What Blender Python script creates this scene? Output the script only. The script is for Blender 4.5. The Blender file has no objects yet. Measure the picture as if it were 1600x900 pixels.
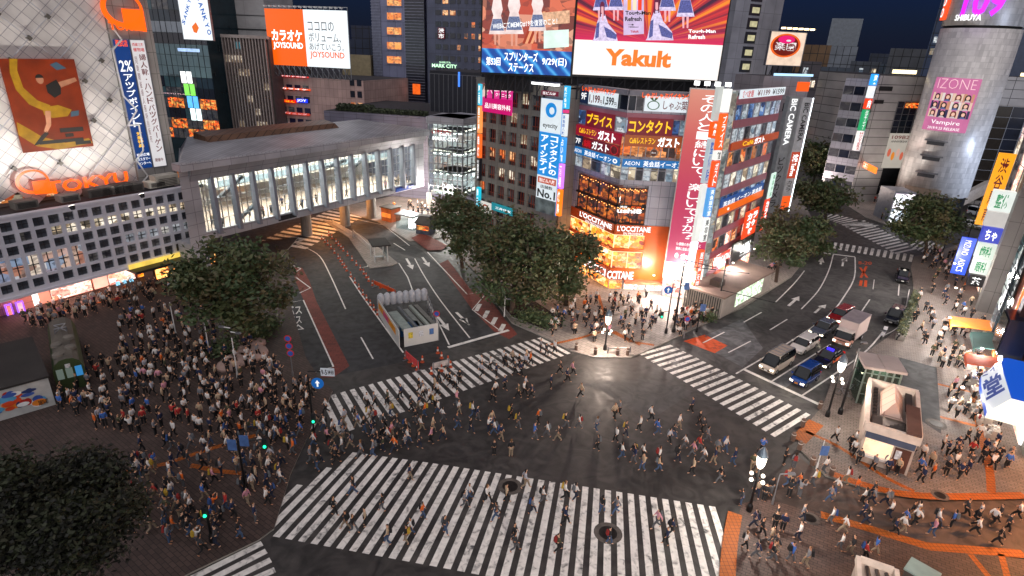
import bpy, math, random
from mathutils import Vector, Matrix
RAD = math.radians
sc = bpy.context.scene
COL = sc.collection
CF, CTH, CRO, CH = 920.0, RAD(22.2), RAD(2.4), 31.0
c_fw = Vector((0, math.cos(CTH), -math.sin(CTH)))
_r0 = Vector((1, 0, 0)); _u0 = _r0.cross(c_fw)
c_rt = _r0 * math.cos(CRO) + _u0 * math.sin(CRO)
c_up = c_rt.cross(c_fw)
CAM = Vector((0, 0, CH))
cd = bpy.data.cameras.new('camera'); cam = bpy.data.objects.new('camera', cd); COL.objects.link(cam)
cam.matrix_world = Matrix(((c_rt.x, c_up.x, -c_fw.x, 0), (c_rt.y, c_up.y, -c_fw.y, 0), (c_rt.z, c_up.z, -c_fw.z, CH), (0, 0, 0, 1)))
cd.sensor_width = 36; cd.lens = CF / 1600 * 36; cd.clip_start = 0.5; cd.clip_end = 6000
sc.camera = cam
SUN_EL, SUN_ROT = RAD(1.0), RAD(250)
w = bpy.data.worlds.new('World'); sc.world = w; w.use_nodes = True
nt = w.node_tree
sky = nt.nodes.new('ShaderNodeTexSky'); sky.sky_type = 'NISHITA'; sky.sun_disc = False
sky.sun_elevation = SUN_EL; sky.sun_rotation = SUN_ROT; sky.ozone_density = 6.0; sky.air_density = 1.0; sky.dust_density = 0.6
tint = nt.nodes.new('ShaderNodeMix'); tint.data_type = 'RGBA'; tint.blend_type = 'MULTIPLY'; tint.inputs[0].default_value = 1
tint.inputs[7].default_value = (0.30, 0.45, 1.0, 1)
nt.links.new(sky.outputs[0], tint.inputs[6])
dk = nt.nodes.new('ShaderNodeMix'); dk.data_type = 'RGBA'; dk.blend_type = 'ADD'; dk.inputs[0].default_value = 1; dk.inputs[7].default_value = (0.10, 0.155, 0.40, 1)   # deep evening blue
nt.links.new(tint.outputs[2], dk.inputs[6]); nt.links.new(dk.outputs[2], nt.nodes['Background'].inputs[0])
nt.nodes['Background'].inputs[1].default_value = 0.05
sl = bpy.data.lights.new('sun', 'SUN'); so = bpy.data.objects.new('sun', sl); COL.objects.link(so)
sl.energy = 1.9; sl.angle = RAD(120); sl.color = (1.0, 0.95, 0.95)     # wide soft fill from behind the camera, for sky and city glow
so.rotation_euler = (RAD(48), 0, RAD(-12)); so.location = (0, 0, 200)
vs = sc.view_settings
sc.display_settings.display_device = 'sRGB'
vs.view_transform = 'Standard'; vs.look = 'None'; vs.exposure = 0.15; vs.gamma = 1.0; vs.use_curve_mapping = False
sc.render.engine = 'CYCLES'
cy = sc.cycles
cy.use_denoising = True; cy.denoiser = 'OPENIMAGEDENOISE'
cy.max_bounces = 5; cy.diffuse_bounces = 2; cy.glossy_bounces = 2; cy.transmission_bounces = 3; cy.transparent_max_bounces = 8
cy.sample_clamp_indirect = 3.0; cy.sample_clamp_direct = 0; cy.use_light_tree = True
cy.caustics_reflective = False; cy.caustics_refractive = False
def ray(px, py):
 return c_fw + c_rt * ((px - 800) / CF) - c_up * ((py - 450) / CF)
def gp(px, py, z=0.0):
 d = ray(px, py); t = (z - CH) / d.z
 p = CAM + d * t; p.z = z
 return p
def byd(px, py, Y):                    # point seen at that pixel, Y metres ahead
 d = ray(px, py); return CAM + d * (Y / d.y)
def zat(p, py):                        # height above a ground point seen at image row py
 lo, hi = -20, 200
 for _ in range(50):
  m = (lo + hi) / 2
  v = Vector((p.x, p.y, m)) - CAM
  y = 450 - CF * v.dot(c_up) / v.dot(c_fw)
  if y > py: lo = m
  else: hi = m
 return lo
def proj(p):
 v = Vector(p) - CAM; d = v.dot(c_fw)
 return 800 + CF * v.dot(c_rt) / d, 450 - CF * v.dot(c_up) / d
def lin(hexs):
 hexs = hexs.lstrip('#'); o = []
 for i in (0, 2, 4):
  c = int(hexs[i:i + 2], 16) / 255
  o.append(c / 12.92 if c < .04045 else ((c + .055) / 1.055) ** 2.4)
 return tuple(o)
MATS = {}
def _new(key):
 m = bpy.data.materials.new(key); m.use_nodes = True
 MATS[key] = m; n = m.node_tree
 return m, n, n.nodes['Principled BSDF']
def _noise(n, scale, detail=4, coord='UV', dist=0):
 tc = n.nodes.new('ShaderNodeTexCoord'); t = n.nodes.new('ShaderNodeTexNoise')
 t.inputs['Scale'].default_value = scale; t.inputs['Detail'].default_value = detail; t.inputs['Distortion'].default_value = dist
 n.links.new(tc.outputs[coord], t.inputs['Vector']); return t
def _ramp(n, src, stops):
 r = n.nodes.new('ShaderNodeValToRGB'); el = r.color_ramp.elements
 while len(el) < len(stops): el.new(0.5)
 for e, (p, c) in zip(el, stops):
  e.position = p; e.color = (*c, 1)
 n.links.new(src, r.inputs[0]); return r
def sc3(c, k): return tuple(min(1, x * k) for x in c)
def M(key, col=None, rough=.6, metal=0.0, var=.16, scale=1.2, bump=0.0, coat=0.0):
 if key in MATS: return MATS[key]
 col = lin(col) if isinstance(col, str) else col
 m, n, b = _new(key)
 t = _noise(n, scale, 6)
 r = _ramp(n, t.outputs[0], [(.3, sc3(col, 1 - var)), (.7, sc3(col, 1 + var))])
 n.links.new(r.outputs[0], b.inputs['Base Color'])
 b.inputs['Roughness'].default_value = rough; b.inputs['Metallic'].default_value = metal
 b.inputs['Coat Weight'].default_value = coat
 if bump:
  bp = n.nodes.new('ShaderNodeBump'); bp.inputs['Strength'].default_value = bump; bp.inputs['Distance'].default_value = .02
  t2 = _noise(n, scale * 12, 5); n.links.new(t2.outputs[0], bp.inputs['Height']); n.links.new(bp.outputs[0], b.inputs['Normal'])
 return m
def E(key, col=None, s=1.0, var=0.0, scale=.6):
 if key in MATS: return MATS[key]
 col = lin(col) if isinstance(col, str) else col
 m, n, b = _new(key)
 b.inputs['Base Color'].default_value = (*sc3(col, .12), 1); b.inputs['Roughness'].default_value = .35
 b.inputs['Emission Color'].default_value = (*col, 1); b.inputs['Emission Strength'].default_value = s
 if var:
  t = _noise(n, scale, 3)
  r = _ramp(n, t.outputs[0], [(.3, sc3(col, 1 - var)), (.65, col)])
  n.links.new(r.outputs[0], b.inputs['Emission Color'])
 return m
def ROOM(key, cols, s=1.0, scale=.9):          # a lit interior behind a pane: shelves, people, lamps as a broken pattern
 if key in MATS: return MATS[key]
 m, n, b = _new(key)
 tc = n.nodes.new('ShaderNodeTexCoord'); mp = n.nodes.new('ShaderNodeMapping'); mp.inputs['Scale'].default_value = (1, 1.6, 1)
 v = n.nodes.new('ShaderNodeTexVoronoi'); v.inputs['Scale'].default_value = scale; v.distance = 'CHEBYCHEV'
 n.links.new(tc.outputs['UV'], mp.inputs[0]); n.links.new(mp.outputs[0], v.inputs['Vector'])
 sp = n.nodes.new('ShaderNodeSeparateColor'); n.links.new(v.outputs['Color'], sp.inputs[0])
 cl = [lin(c) for c in cols]
 r = _ramp(n, sp.outputs[0], [((i + .5) / len(cl), c) for i, c in enumerate(cl)])
 r.color_ramp.interpolation = 'LINEAR'
 v2 = n.nodes.new('ShaderNodeTexVoronoi'); v2.inputs['Scale'].default_value = scale * 3.7; n.links.new(mp.outputs[0], v2.inputs['Vector'])
 s2_ = n.nodes.new('ShaderNodeSeparateColor'); n.links.new(v2.outputs['Color'], s2_.inputs[0]); r2 = _ramp(n, s2_.outputs[1], [(.1, (.25, .25, .25)), (.5, (1, 1, 1)), (.95, (1.0, 1.0, 1.0))])
 mx = n.nodes.new('ShaderNodeMix'); mx.data_type = 'RGBA'; mx.blend_type = 'MULTIPLY'; mx.inputs[0].default_value = .75; n.links.new(r.outputs[0], mx.inputs[6]); n.links.new(r2.outputs[0], mx.inputs[7])
 n.links.new(mx.outputs[2], b.inputs['Emission Color']); b.inputs['Emission Strength'].default_value = s
 b.inputs['Base Color'].default_value = (.05, .05, .06, 1); b.inputs['Roughness'].default_value = .08
 return m
def TILE(key, col, line, w, h, lw=.03, rot=0, rough=.45, off=0.0, metal=0, var=.08):
 if key in MATS: return MATS[key]
 col = lin(col) if isinstance(col, str) else col; line = lin(line) if isinstance(line, str) else line
 m, n, b = _new(key)
 tc = n.nodes.new('ShaderNodeTexCoord'); mp = n.nodes.new('ShaderNodeMapping'); mp.inputs['Rotation'].default_value = (0, 0, rot)
 br = n.nodes.new('ShaderNodeTexBrick'); br.offset = off; br.squash = 1
 br.inputs['Scale'].default_value = 1; br.inputs['Brick Width'].default_value = w; br.inputs['Row Height'].default_value = h
 br.inputs['Mortar Size'].default_value = lw; br.inputs['Mortar Smooth'].default_value = .1
 br.inputs['Color1'].default_value = (*sc3(col, 1 - var), 1); br.inputs['Color2'].default_value = (*sc3(col, 1 + var), 1); br.inputs['Mortar'].default_value = (*line, 1)
 n.links.new(tc.outputs['UV'], mp.inputs[0]); n.links.new(mp.outputs[0], br.inputs['Vector'])
 t = _noise(n, .25, 6)
 mx = n.nodes.new('ShaderNodeMix'); mx.data_type = 'RGBA'; mx.blend_type = 'MULTIPLY'; mx.inputs[0].default_value = 1
 r = _ramp(n, t.outputs[0], [(.3, (.72, .72, .72)), (.62, (1, 1, 1))])
 n.links.new(br.outputs[0], mx.inputs[6]); n.links.new(r.outputs[0], mx.inputs[7]); n.links.new(mx.outputs[2], b.inputs['Base Color'])
 b.inputs['Roughness'].default_value = rough; b.inputs['Metallic'].default_value = metal
 return m
def GLASS(key='clear_glass', col=(.75, .85, .88), clear=.86):
 if key in MATS: return MATS[key]
 m = bpy.data.materials.new(key); m.use_nodes = True; MATS[key] = m; n = m.node_tree
 n.nodes.remove(n.nodes['Principled BSDF'])
 tr = n.nodes.new('ShaderNodeBsdfTransparent'); tr.inputs[0].default_value = (*col, 1)
 g = n.nodes.new('ShaderNodeBsdfGlossy'); g.inputs['Roughness'].default_value = .05; g.inputs[0].default_value = (.8, .8, .8, 1)
 mx = n.nodes.new('ShaderNodeMixShader'); mx.inputs[0].default_value = 1 - clear
 n.links.new(tr.outputs[0], mx.inputs[1]); n.links.new(g.outputs[0], mx.inputs[2])
 n.links.new(mx.outputs[0], n.nodes['Material Output'].inputs[0]); return m
class MB:
 """collects faces in world coordinates; build() links them as ONE mesh object"""
 def __init__(s): s.v = []; s.f = []; s.m = []
 def poly(s, pts, m=0):
  i = len(s.v); s.v += [tuple(p) for p in pts]; s.f.append(tuple(range(i, i + len(pts)))); s.m.append(m)
 def hexa(s, p, m=0):
  i = len(s.v); s.v += [tuple(q) for q in p]
  for f in ((0, 3, 2, 1), (4, 5, 6, 7), (0, 1, 5, 4), (1, 2, 6, 5), (2, 3, 7, 6), (3, 0, 4, 7)):
   s.f.append(tuple(i + k for k in f)); s.m.append(m)
 def box(s, x0, x1, y0, y1, z0, z1, m=0):
  s.hexa([(x0, y0, z0), (x1, y0, z0), (x1, y1, z0), (x0, y1, z0), (x0, y0, z1), (x1, y0, z1), (x1, y1, z1), (x0, y1, z1)], m)
 def prism(s, xy, z0, z1, m=0, mtop=None):
  a = sum(xy[i][0] * xy[(i + 1) % len(xy)][1] - xy[(i + 1) % len(xy)][0] * xy[i][1] for i in range(len(xy)))
  if a < 0: xy = xy[::-1]
  n = len(xy); i = len(s.v)
  s.v += [(p[0], p[1], z0) for p in xy] + [(p[0], p[1], z1) for p in xy]
  for k in range(n):
   j = (k + 1) % n; s.f.append((i + k, i + j, i + n + j, i + n + k)); s.m.append(m)
  s.f.append(tuple(i + n + k for k in range(n))); s.m.append(m if mtop is None else mtop)
  s.f.append(tuple(i + n - 1 - k for k in range(n))); s.m.append(m)
 def tube(s, p, q, r0, r1=None, n=8, m=0, cap=True):
  r1 = r0 if r1 is None else r1; p = Vector(p); q = Vector(q); d = (q - p)
  if d.length < 1e-6: return
  d.normalize(); a = d.orthogonal().normalized(); b = d.cross(a); i = len(s.v)
  for c, r in ((p, r0), (q, r1)):
   for k in range(n):
    t = 2 * math.pi * k / n; s.v.append(tuple(c + a * (r * math.cos(t)) + b * (r * math.sin(t))))
  for k in range(n):
   j = (k + 1) % n; s.f.append((i + k, i + j, i + n + j, i + n + k)); s.m.append(m)
  if cap:
   s.f.append(tuple(i + n - 1 - k for k in range(n))); s.m.append(m)
   s.f.append(tuple(i + n + k for k in range(n))); s.m.append(m)
 def lathe(s, c, prof, n=12, m=0):
  c = Vector(c); i = len(s.v)
  for r, z in prof:
   for k in range(n):
    t = 2 * math.pi * k / n; s.v.append((c.x + r * math.cos(t), c.y + r * math.sin(t), c.z + z))
  for a in range(len(prof) - 1):
   for k in range(n):
    j = (k + 1) % n; s.f.append((i + a * n + k, i + a * n + j, i + (a + 1) * n + j, i + (a + 1) * n + k)); s.m.append(m)
  s.f.append(tuple(i + n - 1 - k for k in range(n))); s.m.append(m)
  e = i + (len(prof) - 1) * n
  s.f.append(tuple(e + k for k in range(n))); s.m.append(m)
 def ball(s, c, r, n=10, m=0, sz=1.0):
  s.lathe(c, [(max(r * math.sin(math.pi * k / 6), .002), -r * sz * math.cos(math.pi * k / 6)) for k in range(7)], n, m)
 def build(s, name, mats, parent=None, origin=None, smooth=False):
  if not isinstance(mats, (list, tuple)): mats = [mats]
  me = bpy.data.meshes.new(name)
  if parent is not None and origin is None: origin = wloc(parent)
  if origin is None:
   xs = [p[0] for p in s.v]; ys = [p[1] for p in s.v]; zs = [p[2] for p in s.v]
   origin = Vector(((min(xs) + max(xs)) / 2, (min(ys) + max(ys)) / 2, min(zs)))
  o = Vector(origin)
  me.from_pydata([(p[0] - o.x, p[1] - o.y, p[2] - o.z) for p in s.v], [], s.f)
  for m in mats: me.materials.append(m)
  me.polygons.foreach_set('material_index', s.m)
  if smooth: me.polygons.foreach_set('use_smooth', [True] * len(s.f))
  uv = me.uv_layers.new(name='UVMap')
  buf = [0.0] * (2 * len(me.loops)); vs_ = s.v
  for p in me.polygons:
   nx, ny, nz = p.normal
   if abs(nz) > .75:
    for li in p.loop_indices:
     q = vs_[me.loops[li].vertex_index]; buf[2 * li] = q[0]; buf[2 * li + 1] = q[1]
   else:
    l = math.hypot(nx, ny) or 1; tx, ty = -ny / l, nx / l
    for li in p.loop_indices:
     q = vs_[me.loops[li].vertex_index]; buf[2 * li] = q[0] * tx + q[1] * ty; buf[2 * li + 1] = q[2]
  uv.data.foreach_set('uv', buf)
  ob = bpy.data.objects.new(name, me); COL.objects.link(ob)
  if parent is not None:
   ob.parent = parent; ob.location = o - wloc(parent)
  else: ob.location = o
  return ob
def wloc(o):
 l = Vector(o.location)
 while o.parent: o = o.parent; l += o.location
 return l
def tag(o, label=None, cat=None, group=None, kind=None):
 if label: o['label'] = label
 if cat: o['category'] = cat
 if group: o['group'] = group
 if kind: o['kind'] = kind
 return o
def thing(name, label, cat, loc=(0, 0, 0), group=None):
 o = bpy.data.objects.new(name, None); COL.objects.link(o); o.location = loc; o.empty_display_size = .3
 return tag(o, label, cat, group)
def copy_tree(o, parent=None, label=None):
 c = o.copy(); COL.objects.link(c); c.parent = parent
 if label: c['label'] = label
 for ch in o.children: copy_tree(ch, c)
 return c
class Face:
 """a vertical plane through ground point A along d; n looks at the crossing"""
 def __init__(s, A, B=None, ang=None):
  s.A = Vector((A[0], A[1]))
  s.d = (Vector((B[0], B[1])) - s.A).normalized() if B is not None else Vector((math.cos(RAD(ang)), math.sin(RAD(ang))))
  s.L = (Vector((B[0], B[1])) - s.A).length if B is not None else 0
  s.n = Vector((s.d.y, -s.d.x))
  if s.n.dot(-s.A) < 0: s.n = -s.n
 def off(s, o): f = Face(s.A + s.n * o, s.A + s.n * o + s.d); f.n = s.n.copy(); f.L = s.L; return f
 def pt(s, u, z, o=0.0):
  p = s.A + s.d * u + s.n * o; return Vector((p.x, p.y, z))
 def hit(s, px, py, o=0.0):
  d = ray(px, py); n3 = Vector((s.n.x, s.n.y, 0)); A3 = Vector((s.A.x + s.n.x * o, s.A.y + s.n.y * o, 0))
  t = (A3 - CAM).dot(n3) / d.dot(n3); p = CAM + d * t
  return (Vector((p.x, p.y)) - s.A).dot(s.d), p.z
 def box(s, mb, u0, u1, z0, z1, o0, o1, m=0):
  P = s.pt
  mb.hexa([P(u0, z0, o1), P(u1, z0, o1), P(u1, z0, o0), P(u0, z0, o0), P(u0, z1, o1), P(u1, z1, o1), P(u1, z1, o0), P(u0, z1, o0)], m)
 def panel(s, mb, u0, u1, z0, z1, o0, o1, m=0): s.box(mb, u0, u1, z0, z1, o0, o1, m)
class Drum:
 """a vertical cylinder with the same interface; u is arc length from the point that faces the camera, growing to screen right"""
 def __init__(s, C, r):
  s.C = Vector((C[0], C[1])); s.r = r; s.a0 = math.atan2(-s.C.y, -s.C.x)
 def pt(s, u, z, o=0.0):
  a = s.a0 + u / s.r; return Vector((s.C.x + (s.r + o) * math.cos(a), s.C.y + (s.r + o) * math.sin(a), z))
 def hit(s, px, py, o=0.0):
  d = ray(px, py); D = Vector((d.x, d.y)); A = Vector((0, 0)) - s.C; R_ = s.r + o
  a = D.dot(D); b = 2 * D.dot(A); c = A.dot(A) - R_ * R_; q = b * b - 4 * a * c
  t = (-b - math.sqrt(max(q, 0))) / (2 * a); p = CAM + d * t
  an = math.atan2(p.y - s.C.y, p.x - s.C.x) - s.a0
  while an > math.pi: an -= 2 * math.pi
  while an < -math.pi: an += 2 * math.pi
  return an * s.r, p.z
 def box(s, mb, u0, u1, z0, z1, o0, o1, m=0):
  k = max(1, int(abs(u1 - u0) / 1.0)); P = s.pt
  for i in range(k):
   a = u0 + (u1 - u0) * i / k; b = u0 + (u1 - u0) * (i + 1) / k
   mb.hexa([P(a, z0, o1), P(b, z0, o1), P(b, z0, o0), P(a, z0, o0), P(a, z1, o1), P(b, z1, o1), P(b, z1, o0), P(a, z1, o0)], m)
 panel = box
_TXT = {}
def textdata(sx, bold=.014):
 k = (sx, bold)
 if k in _TXT: return _TXT[k]
 c = bpy.data.curves.new('lettering', 'FONT'); c.body = sx; c.resolution_u = 2; c.offset = bold; c.align_x = 'LEFT'
 o = bpy.data.objects.new('lettering', c); COL.objects.link(o)
 dg = bpy.context.evaluated_depsgraph_get(); dg.update()
 me = bpy.data.meshes.new_from_object(o.evaluated_get(dg))
 v = [(p.co.x, p.co.y) for p in me.vertices]; f = [tuple(p.vertices) for p in me.polygons]
 bpy.data.objects.remove(o); bpy.data.curves.remove(c); bpy.data.meshes.remove(me)
 if not v: v = [(0, 0), (1, 1)]
 x0 = min(p[0] for p in v); x1 = max(p[0] for p in v); y0 = min(p[1] for p in v); y1 = max(p[1] for p in v)
 v = [((p[0] - x0) / max(x1 - x0, .01), (p[1] - y0) / max(y1 - y0, .01)) for p in v]
 _TXT[k] = (v, f, (x1 - x0) / max(y1 - y0, .01)); return _TXT[k]
def put_text(mb, fn, sx, x0, y0, x1, y1, m=0, mode='h', bold=.014):
 """fn(x, y) -> world; box in sign fractions, y measured up"""
 if mode == 'v':
  ch = [c for c in sx if c != ' ']; n = len(ch); st = (y1 - y0) / n
  for i, c in enumerate(ch):
   yt = y1 - st * i
   if c in '、。':
    put_text(mb, fn, c, x0 + (x1 - x0) * .6, yt - st * .4, x0 + (x1 - x0) * .9, yt - st * .1, m, 'h', bold)
   elif c == 'ー':
    put_text(mb, fn, '|', x0 + (x1 - x0) * .44, yt - st * .9, x0 + (x1 - x0) * .56, yt - st * .1, m, 'h', bold)
   elif c == '・':
    put_text(mb, fn, c, x0 + (x1 - x0) * .4, yt - st * .6, x0 + (x1 - x0) * .6, yt - st * .4, m, 'h', bold)
   else:
    put_text(mb, fn, c, x0, yt - st * .93, x1, yt - st * .05, m, 'h', bold)
  return
 v, f, _ = textdata(sx, bold); i = len(mb.v)
 for (x, y) in v:
  if mode == 'r': x, y = y, 1 - x          # reads downwards
  if mode == 'u': x, y = 1 - y, x          # reads upwards
  mb.v.append(tuple(fn(x0 + (x1 - x0) * x, y0 + (y1 - y0) * y)))
 for q in f: mb.f.append(tuple(i + k for k in q)); mb.m.append(m)
LET = {'w': ('#ffffff', 1.1), 'k': ('#101014', 0), 'r': ('#c81420', .8), 'o': ('#ff5a08', 1.15), 'b': ('#1060c0', .8), 'y': ('#ffc21a', 1.1), 'g': ('#20a060', .7), 'm': ('#d01088', .9), 'n': ('#a02028', .25), 'd': ('#3a3a44', .05), 'W': ('#ffffff', 1.5), 'p': ('#ffd0d8', .9), 'v': ('#b420ff', 2.0), 'G': ('#c8ffd0', 1.6), 'c': ('#20b0d0', .8)}
def letmat(c):
 col, s = LET[c]
 return E('lettering_' + c + ('_bright' if c.isupper() else ''), col, s) if s else M('lettering_dark', col, .5)
def sign(label, face, tl, br, bg, texts=(), off=.15, th=.12, cat='sign', group=None, name='sign_board', art=None, frame=None, uz=None, kind=None):
 """panel placed by the pixels of its top-left and bottom-right corners on a face; texts: (string, x0, ytop, x1, ybottom, colour[, mode])"""
 if uz: u0, u1, z0, z1 = uz
 else:
  u0, z1 = face.hit(*tl, off); u1, z0 = face.hit(*br, off)
 o_ = min(z0, z1); z1 = max(z0, z1); z0 = o_; fl_ = isinstance(face, Face) and face.d.dot(Vector((-face.n.y, face.n.x))) < 0
 if u0 > u1: u0, u1 = u1, u0
 base = face.pt((u0 + u1) / 2, z0, off)
 r = thing(name, label, cat, base, group)
 if bg is not None:
  mb = MB(); face.panel(mb, u0, u1, z0, z1, off - th, off); mb.build('panel', bg, r)
 if frame:
  mb = MB(); t = .12
  for a in ((u0 - t, u1 + t, z1, z1 + t), (u0 - t, u1 + t, z0 - t, z0), (u0 - t, u0, z0, z1), (u1, u1 + t, z0, z1)): face.panel(mb, *a, off - th, off + .06)
  mb.build('frame', frame, r)
 if texts:
  cs = []; mb = MB()
  for t in texts:
   sx, x0, ya, x1, yb, c = t[:6]; mode = t[6] if len(t) > 6 else 'h'; bold = t[7] if len(t) > 7 else .014
   if c not in cs: cs.append(c)
   fn = lambda x, y: face.pt(u0 + (u1 - u0) * (1 - x if fl_ else x), z0 + (z1 - z0) * y, off + .04)
   put_text(mb, fn, sx, x0, 1 - yb, x1, 1 - ya, cs.index(c), mode, bold)
  mb.build('lettering', [letmat(c) for c in cs], r)
 if art: art(r, lambda x, y, o=0.0: face.pt(u0 + (u1 - u0) * (1 - x if fl_ else x), z0 + (z1 - z0) * (1 - y), off + .02 + o))
 return r
def shape(r, fn, pts, mat, o=.01, name='artwork'):
 mb = MB(); mb.poly([fn(x, y, o) for x, y in pts]); return mb.build(name, mat, r)
def ell(cx, cy_, rx, ry, n=20, a0=0, a1=360):
 return [(cx + rx * math.cos(RAD(a0 + (a1 - a0) * k / n)), cy_ + ry * math.sin(RAD(a0 + (a1 - a0) * k / n))) for k in range(n if a1 - a0 == 360 else n + 1)]
def wall_grid(mb, face, u0, u1, z0, z1, holes, depth, m=0, mr=None, o=0.0):
 """front skin with openings (ua, ub, za, zb) and their reveals"""
 us = sorted({u0, u1, *[h[0] for h in holes], *[h[1] for h in holes]}); zs = sorted({z0, z1, *[h[2] for h in holes], *[h[3] for h in holes]})
 us = [u for u in us if u0 - 1e-6 <= u <= u1 + 1e-6]; zs = [z for z in zs if z0 - 1e-6 <= z <= z1 + 1e-6]
 P = face.pt
 for i in range(len(us) - 1):
  for j in range(len(zs) - 1):
   uc = (us[i] + us[i + 1]) / 2; zc = (zs[j] + zs[j + 1]) / 2
   if any(h[0] < uc < h[1] and h[2] < zc < h[3] for h in holes): continue
   if us[i + 1] - us[i] < 1e-4 or zs[j + 1] - zs[j] < 1e-4: continue
   mb.poly([P(us[i], zs[j], o), P(us[i + 1], zs[j], o), P(us[i + 1], zs[j + 1], o), P(us[i], zs[j + 1], o)], m)
 for (a, b, c, d) in holes:
  for q in (((a, c), (b, c)), ((b, c), (b, d)), ((b, d), (a, d)), ((a, d), (a, c))):
   mb.poly([P(*q[0], o), P(*q[1], o), P(*q[1], o - depth), P(*q[0], o - depth)], m if mr is None else mr)
def window(root, face, h, depth, pane, frame, mull=(2, 2), bar=.07, name='window', o=0.0, kind=None):
 a, b, c, d = h; mb = MB()
 face.panel(mb, a, b, c, d, o - depth - .06, o - depth, 0)
 for i in range(1, mull[0]):
  u = a + (b - a) * i / mull[0]; face.panel(mb, u - bar / 2, u + bar / 2, c, d, o - depth, o - depth + .06, 1)
 for j in range(1, mull[1]):
  z = c + (d - c) * j / mull[1]; face.panel(mb, a, b, z - bar / 2, z + bar / 2, o - depth, o - depth + .065, 1)
 return mb.build(name, [pane, frame], root)
def fprism(face, quad, z0, z1, mb, m=0, mtop=None):     # quad: list of (u, o)
 mb.prism([tuple(face.pt(u, 0, o).xy) for u, o in quad], z0, z1, m, mtop)
DARKWIN = lambda: M('dark_window_glass', '#1c2230', .08, 0, .3, .4)
# ================================================================== THE GROUND
def asphalt(key, col, var=.25, rough=.8):
 if key in MATS: return MATS[key]
 m, n, b = _new(key)
 t1 = _noise(n, .12, 8, 'UV', .6); t2 = _noise(n, 1.3, 8); t3 = _noise(n, 25, 2)
 r1 = _ramp(n, t1.outputs[0], [(.32, sc3(col, 1 - var)), (.66, sc3(col, 1 + var))])
 r2 = _ramp(n, t2.outputs[0], [(.3, (.75, .75, .75)), (.7, (1.15, 1.15, 1.15))])
 r3 = _ramp(n, t3.outputs[0], [(.3, (.8, .8, .8)), (.7, (1.2, 1.2, 1.2))])
 a = n.nodes.new('ShaderNodeMix'); a.data_type = 'RGBA'; a.blend_type = 'MULTIPLY'; a.inputs[0].default_value = 1
 c = n.nodes.new('ShaderNodeMix'); c.data_type = 'RGBA'; c.blend_type = 'MULTIPLY'; c.inputs[0].default_value = 1
 n.links.new(r1.outputs[0], a.inputs[6]); n.links.new(r2.outputs[0], a.inputs[7])
 n.links.new(a.outputs[2], c.inputs[6]); n.links.new(r3.outputs[0], c.inputs[7])
 t4 = _noise(n, .45, 10, 'UV', 2.5); t5 = _noise(n, .09, 3, 'UV', 1.5)
 w_ = n.nodes.new('ShaderNodeMath'); w_.operation = 'MULTIPLY_ADD'; w_.inputs[1].default_value = .6; n.links.new(t5.outputs[0], w_.inputs[0]); n.links.new(t4.outputs[0], w_.inputs[2])
 r4 = _ramp(n, w_.outputs[0], [(.52, (1.35, 1.33, 1.3)), (.7, (1, 1, 1)), (.9, (.5, .5, .5)), (.98, (.35, .35, .35))])
 d = n.nodes.new('ShaderNodeMix'); d.data_type = 'RGBA'; d.blend_type = 'MULTIPLY'; d.inputs[0].default_value = .8
 n.links.new(c.outputs[2], d.inputs[6]); n.links.new(r4.outputs[0], d.inputs[7])
 n.links.new(d.outputs[2], b.inputs['Base Color'])
 rr = _ramp(n, t2.outputs[0], [(.3, (rough - .18,) * 3), (.7, (rough + .1,) * 3)]); n.links.new(rr.outputs[0], b.inputs['Roughness'])
 bp = n.nodes.new('ShaderNodeBump'); bp.inputs['Strength'].default_value = .25; bp.inputs['Distance'].default_value = .01
 n.links.new(t3.outputs[0], bp.inputs['Height']); n.links.new(bp.outputs[0], b.inputs['Normal'])
 return m
def paint(key, col, wear=.45):
 """road paint worn through to the asphalt in specks and scuffs"""
 if key in MATS: return MATS[key]
 m, n, b = _new(key); col = lin(col)
 t1 = _noise(n, 2.2, 10, 'UV', .8); t2 = _noise(n, .35, 4)
 ad = n.nodes.new('ShaderNodeMath'); ad.operation = 'MULTIPLY_ADD'; ad.inputs[1].default_value = .5
 n.links.new(t2.outputs[0], ad.inputs[0]); n.links.new(t1.outputs[0], ad.inputs[2])
 r = _ramp(n, ad.outputs[0], [(wear - .06, (.08, .08, .08)), (wear + .05, sc3(col, .5)), (wear + .16, sc3(col, .8)), (1, col)])
 n.links.new(r.outputs[0], b.inputs['Base Color']); b.inputs['Roughness'].default_value = .6
 return m
m_road = asphalt('crossing_asphalt', (.047, .042, .039), .25, .64); m_bus = asphalt('new_asphalt', (.034, .034, .037), .15)
m_grey = asphalt('grey_asphalt', (.15, .15, .155), .15)
m_white = paint('white_road_paint', '#f0ebe4', .56); m_wline = paint('white_line_paint', '#eeeae4', .5); m_orange = paint('orange_road_paint', '#e0561c', .55)
m_tact = TILE('tactile_paving', '#a8560f', '#6a380f', .3, .3, .02, 0, .7)
m_redpave = TILE('red_lane_surface', '#7a3a30', '#522620', .8, .4, .02, 0, .8, .5, 0, .2)
m_plaza = TILE('plaza_pavers', '#4c3c36', '#241d1a', .6, .3, .02, .6, .75, .5, 0, .22)
m_walk = TILE('pale_pavers', '#958b84', '#5c544e', .6, .6, .02, .7, .7, .5, 0, .12)
m_brick = TILE('brick_pavers', '#54413a', '#2c221e', .5, .25, .02, .5, .7, .5, 0, .2)
m_kerb = M('kerb_stone', '#8c8880', .8, 0, .2, 1)
mb = MB(); mb.poly([(-1500, -200, 0), (1500, -200, 0), (1500, 3000, 0), (-1500, 3000, 0)])
tag(mb.build('ground', m_road, None, (0, 0, 0)), 'dark worn asphalt of the crossing', None, None, 'structure')
def gpoly(px, z=0.0): return [tuple(gp(x, y, 0).xy) for x, y in px]
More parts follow.
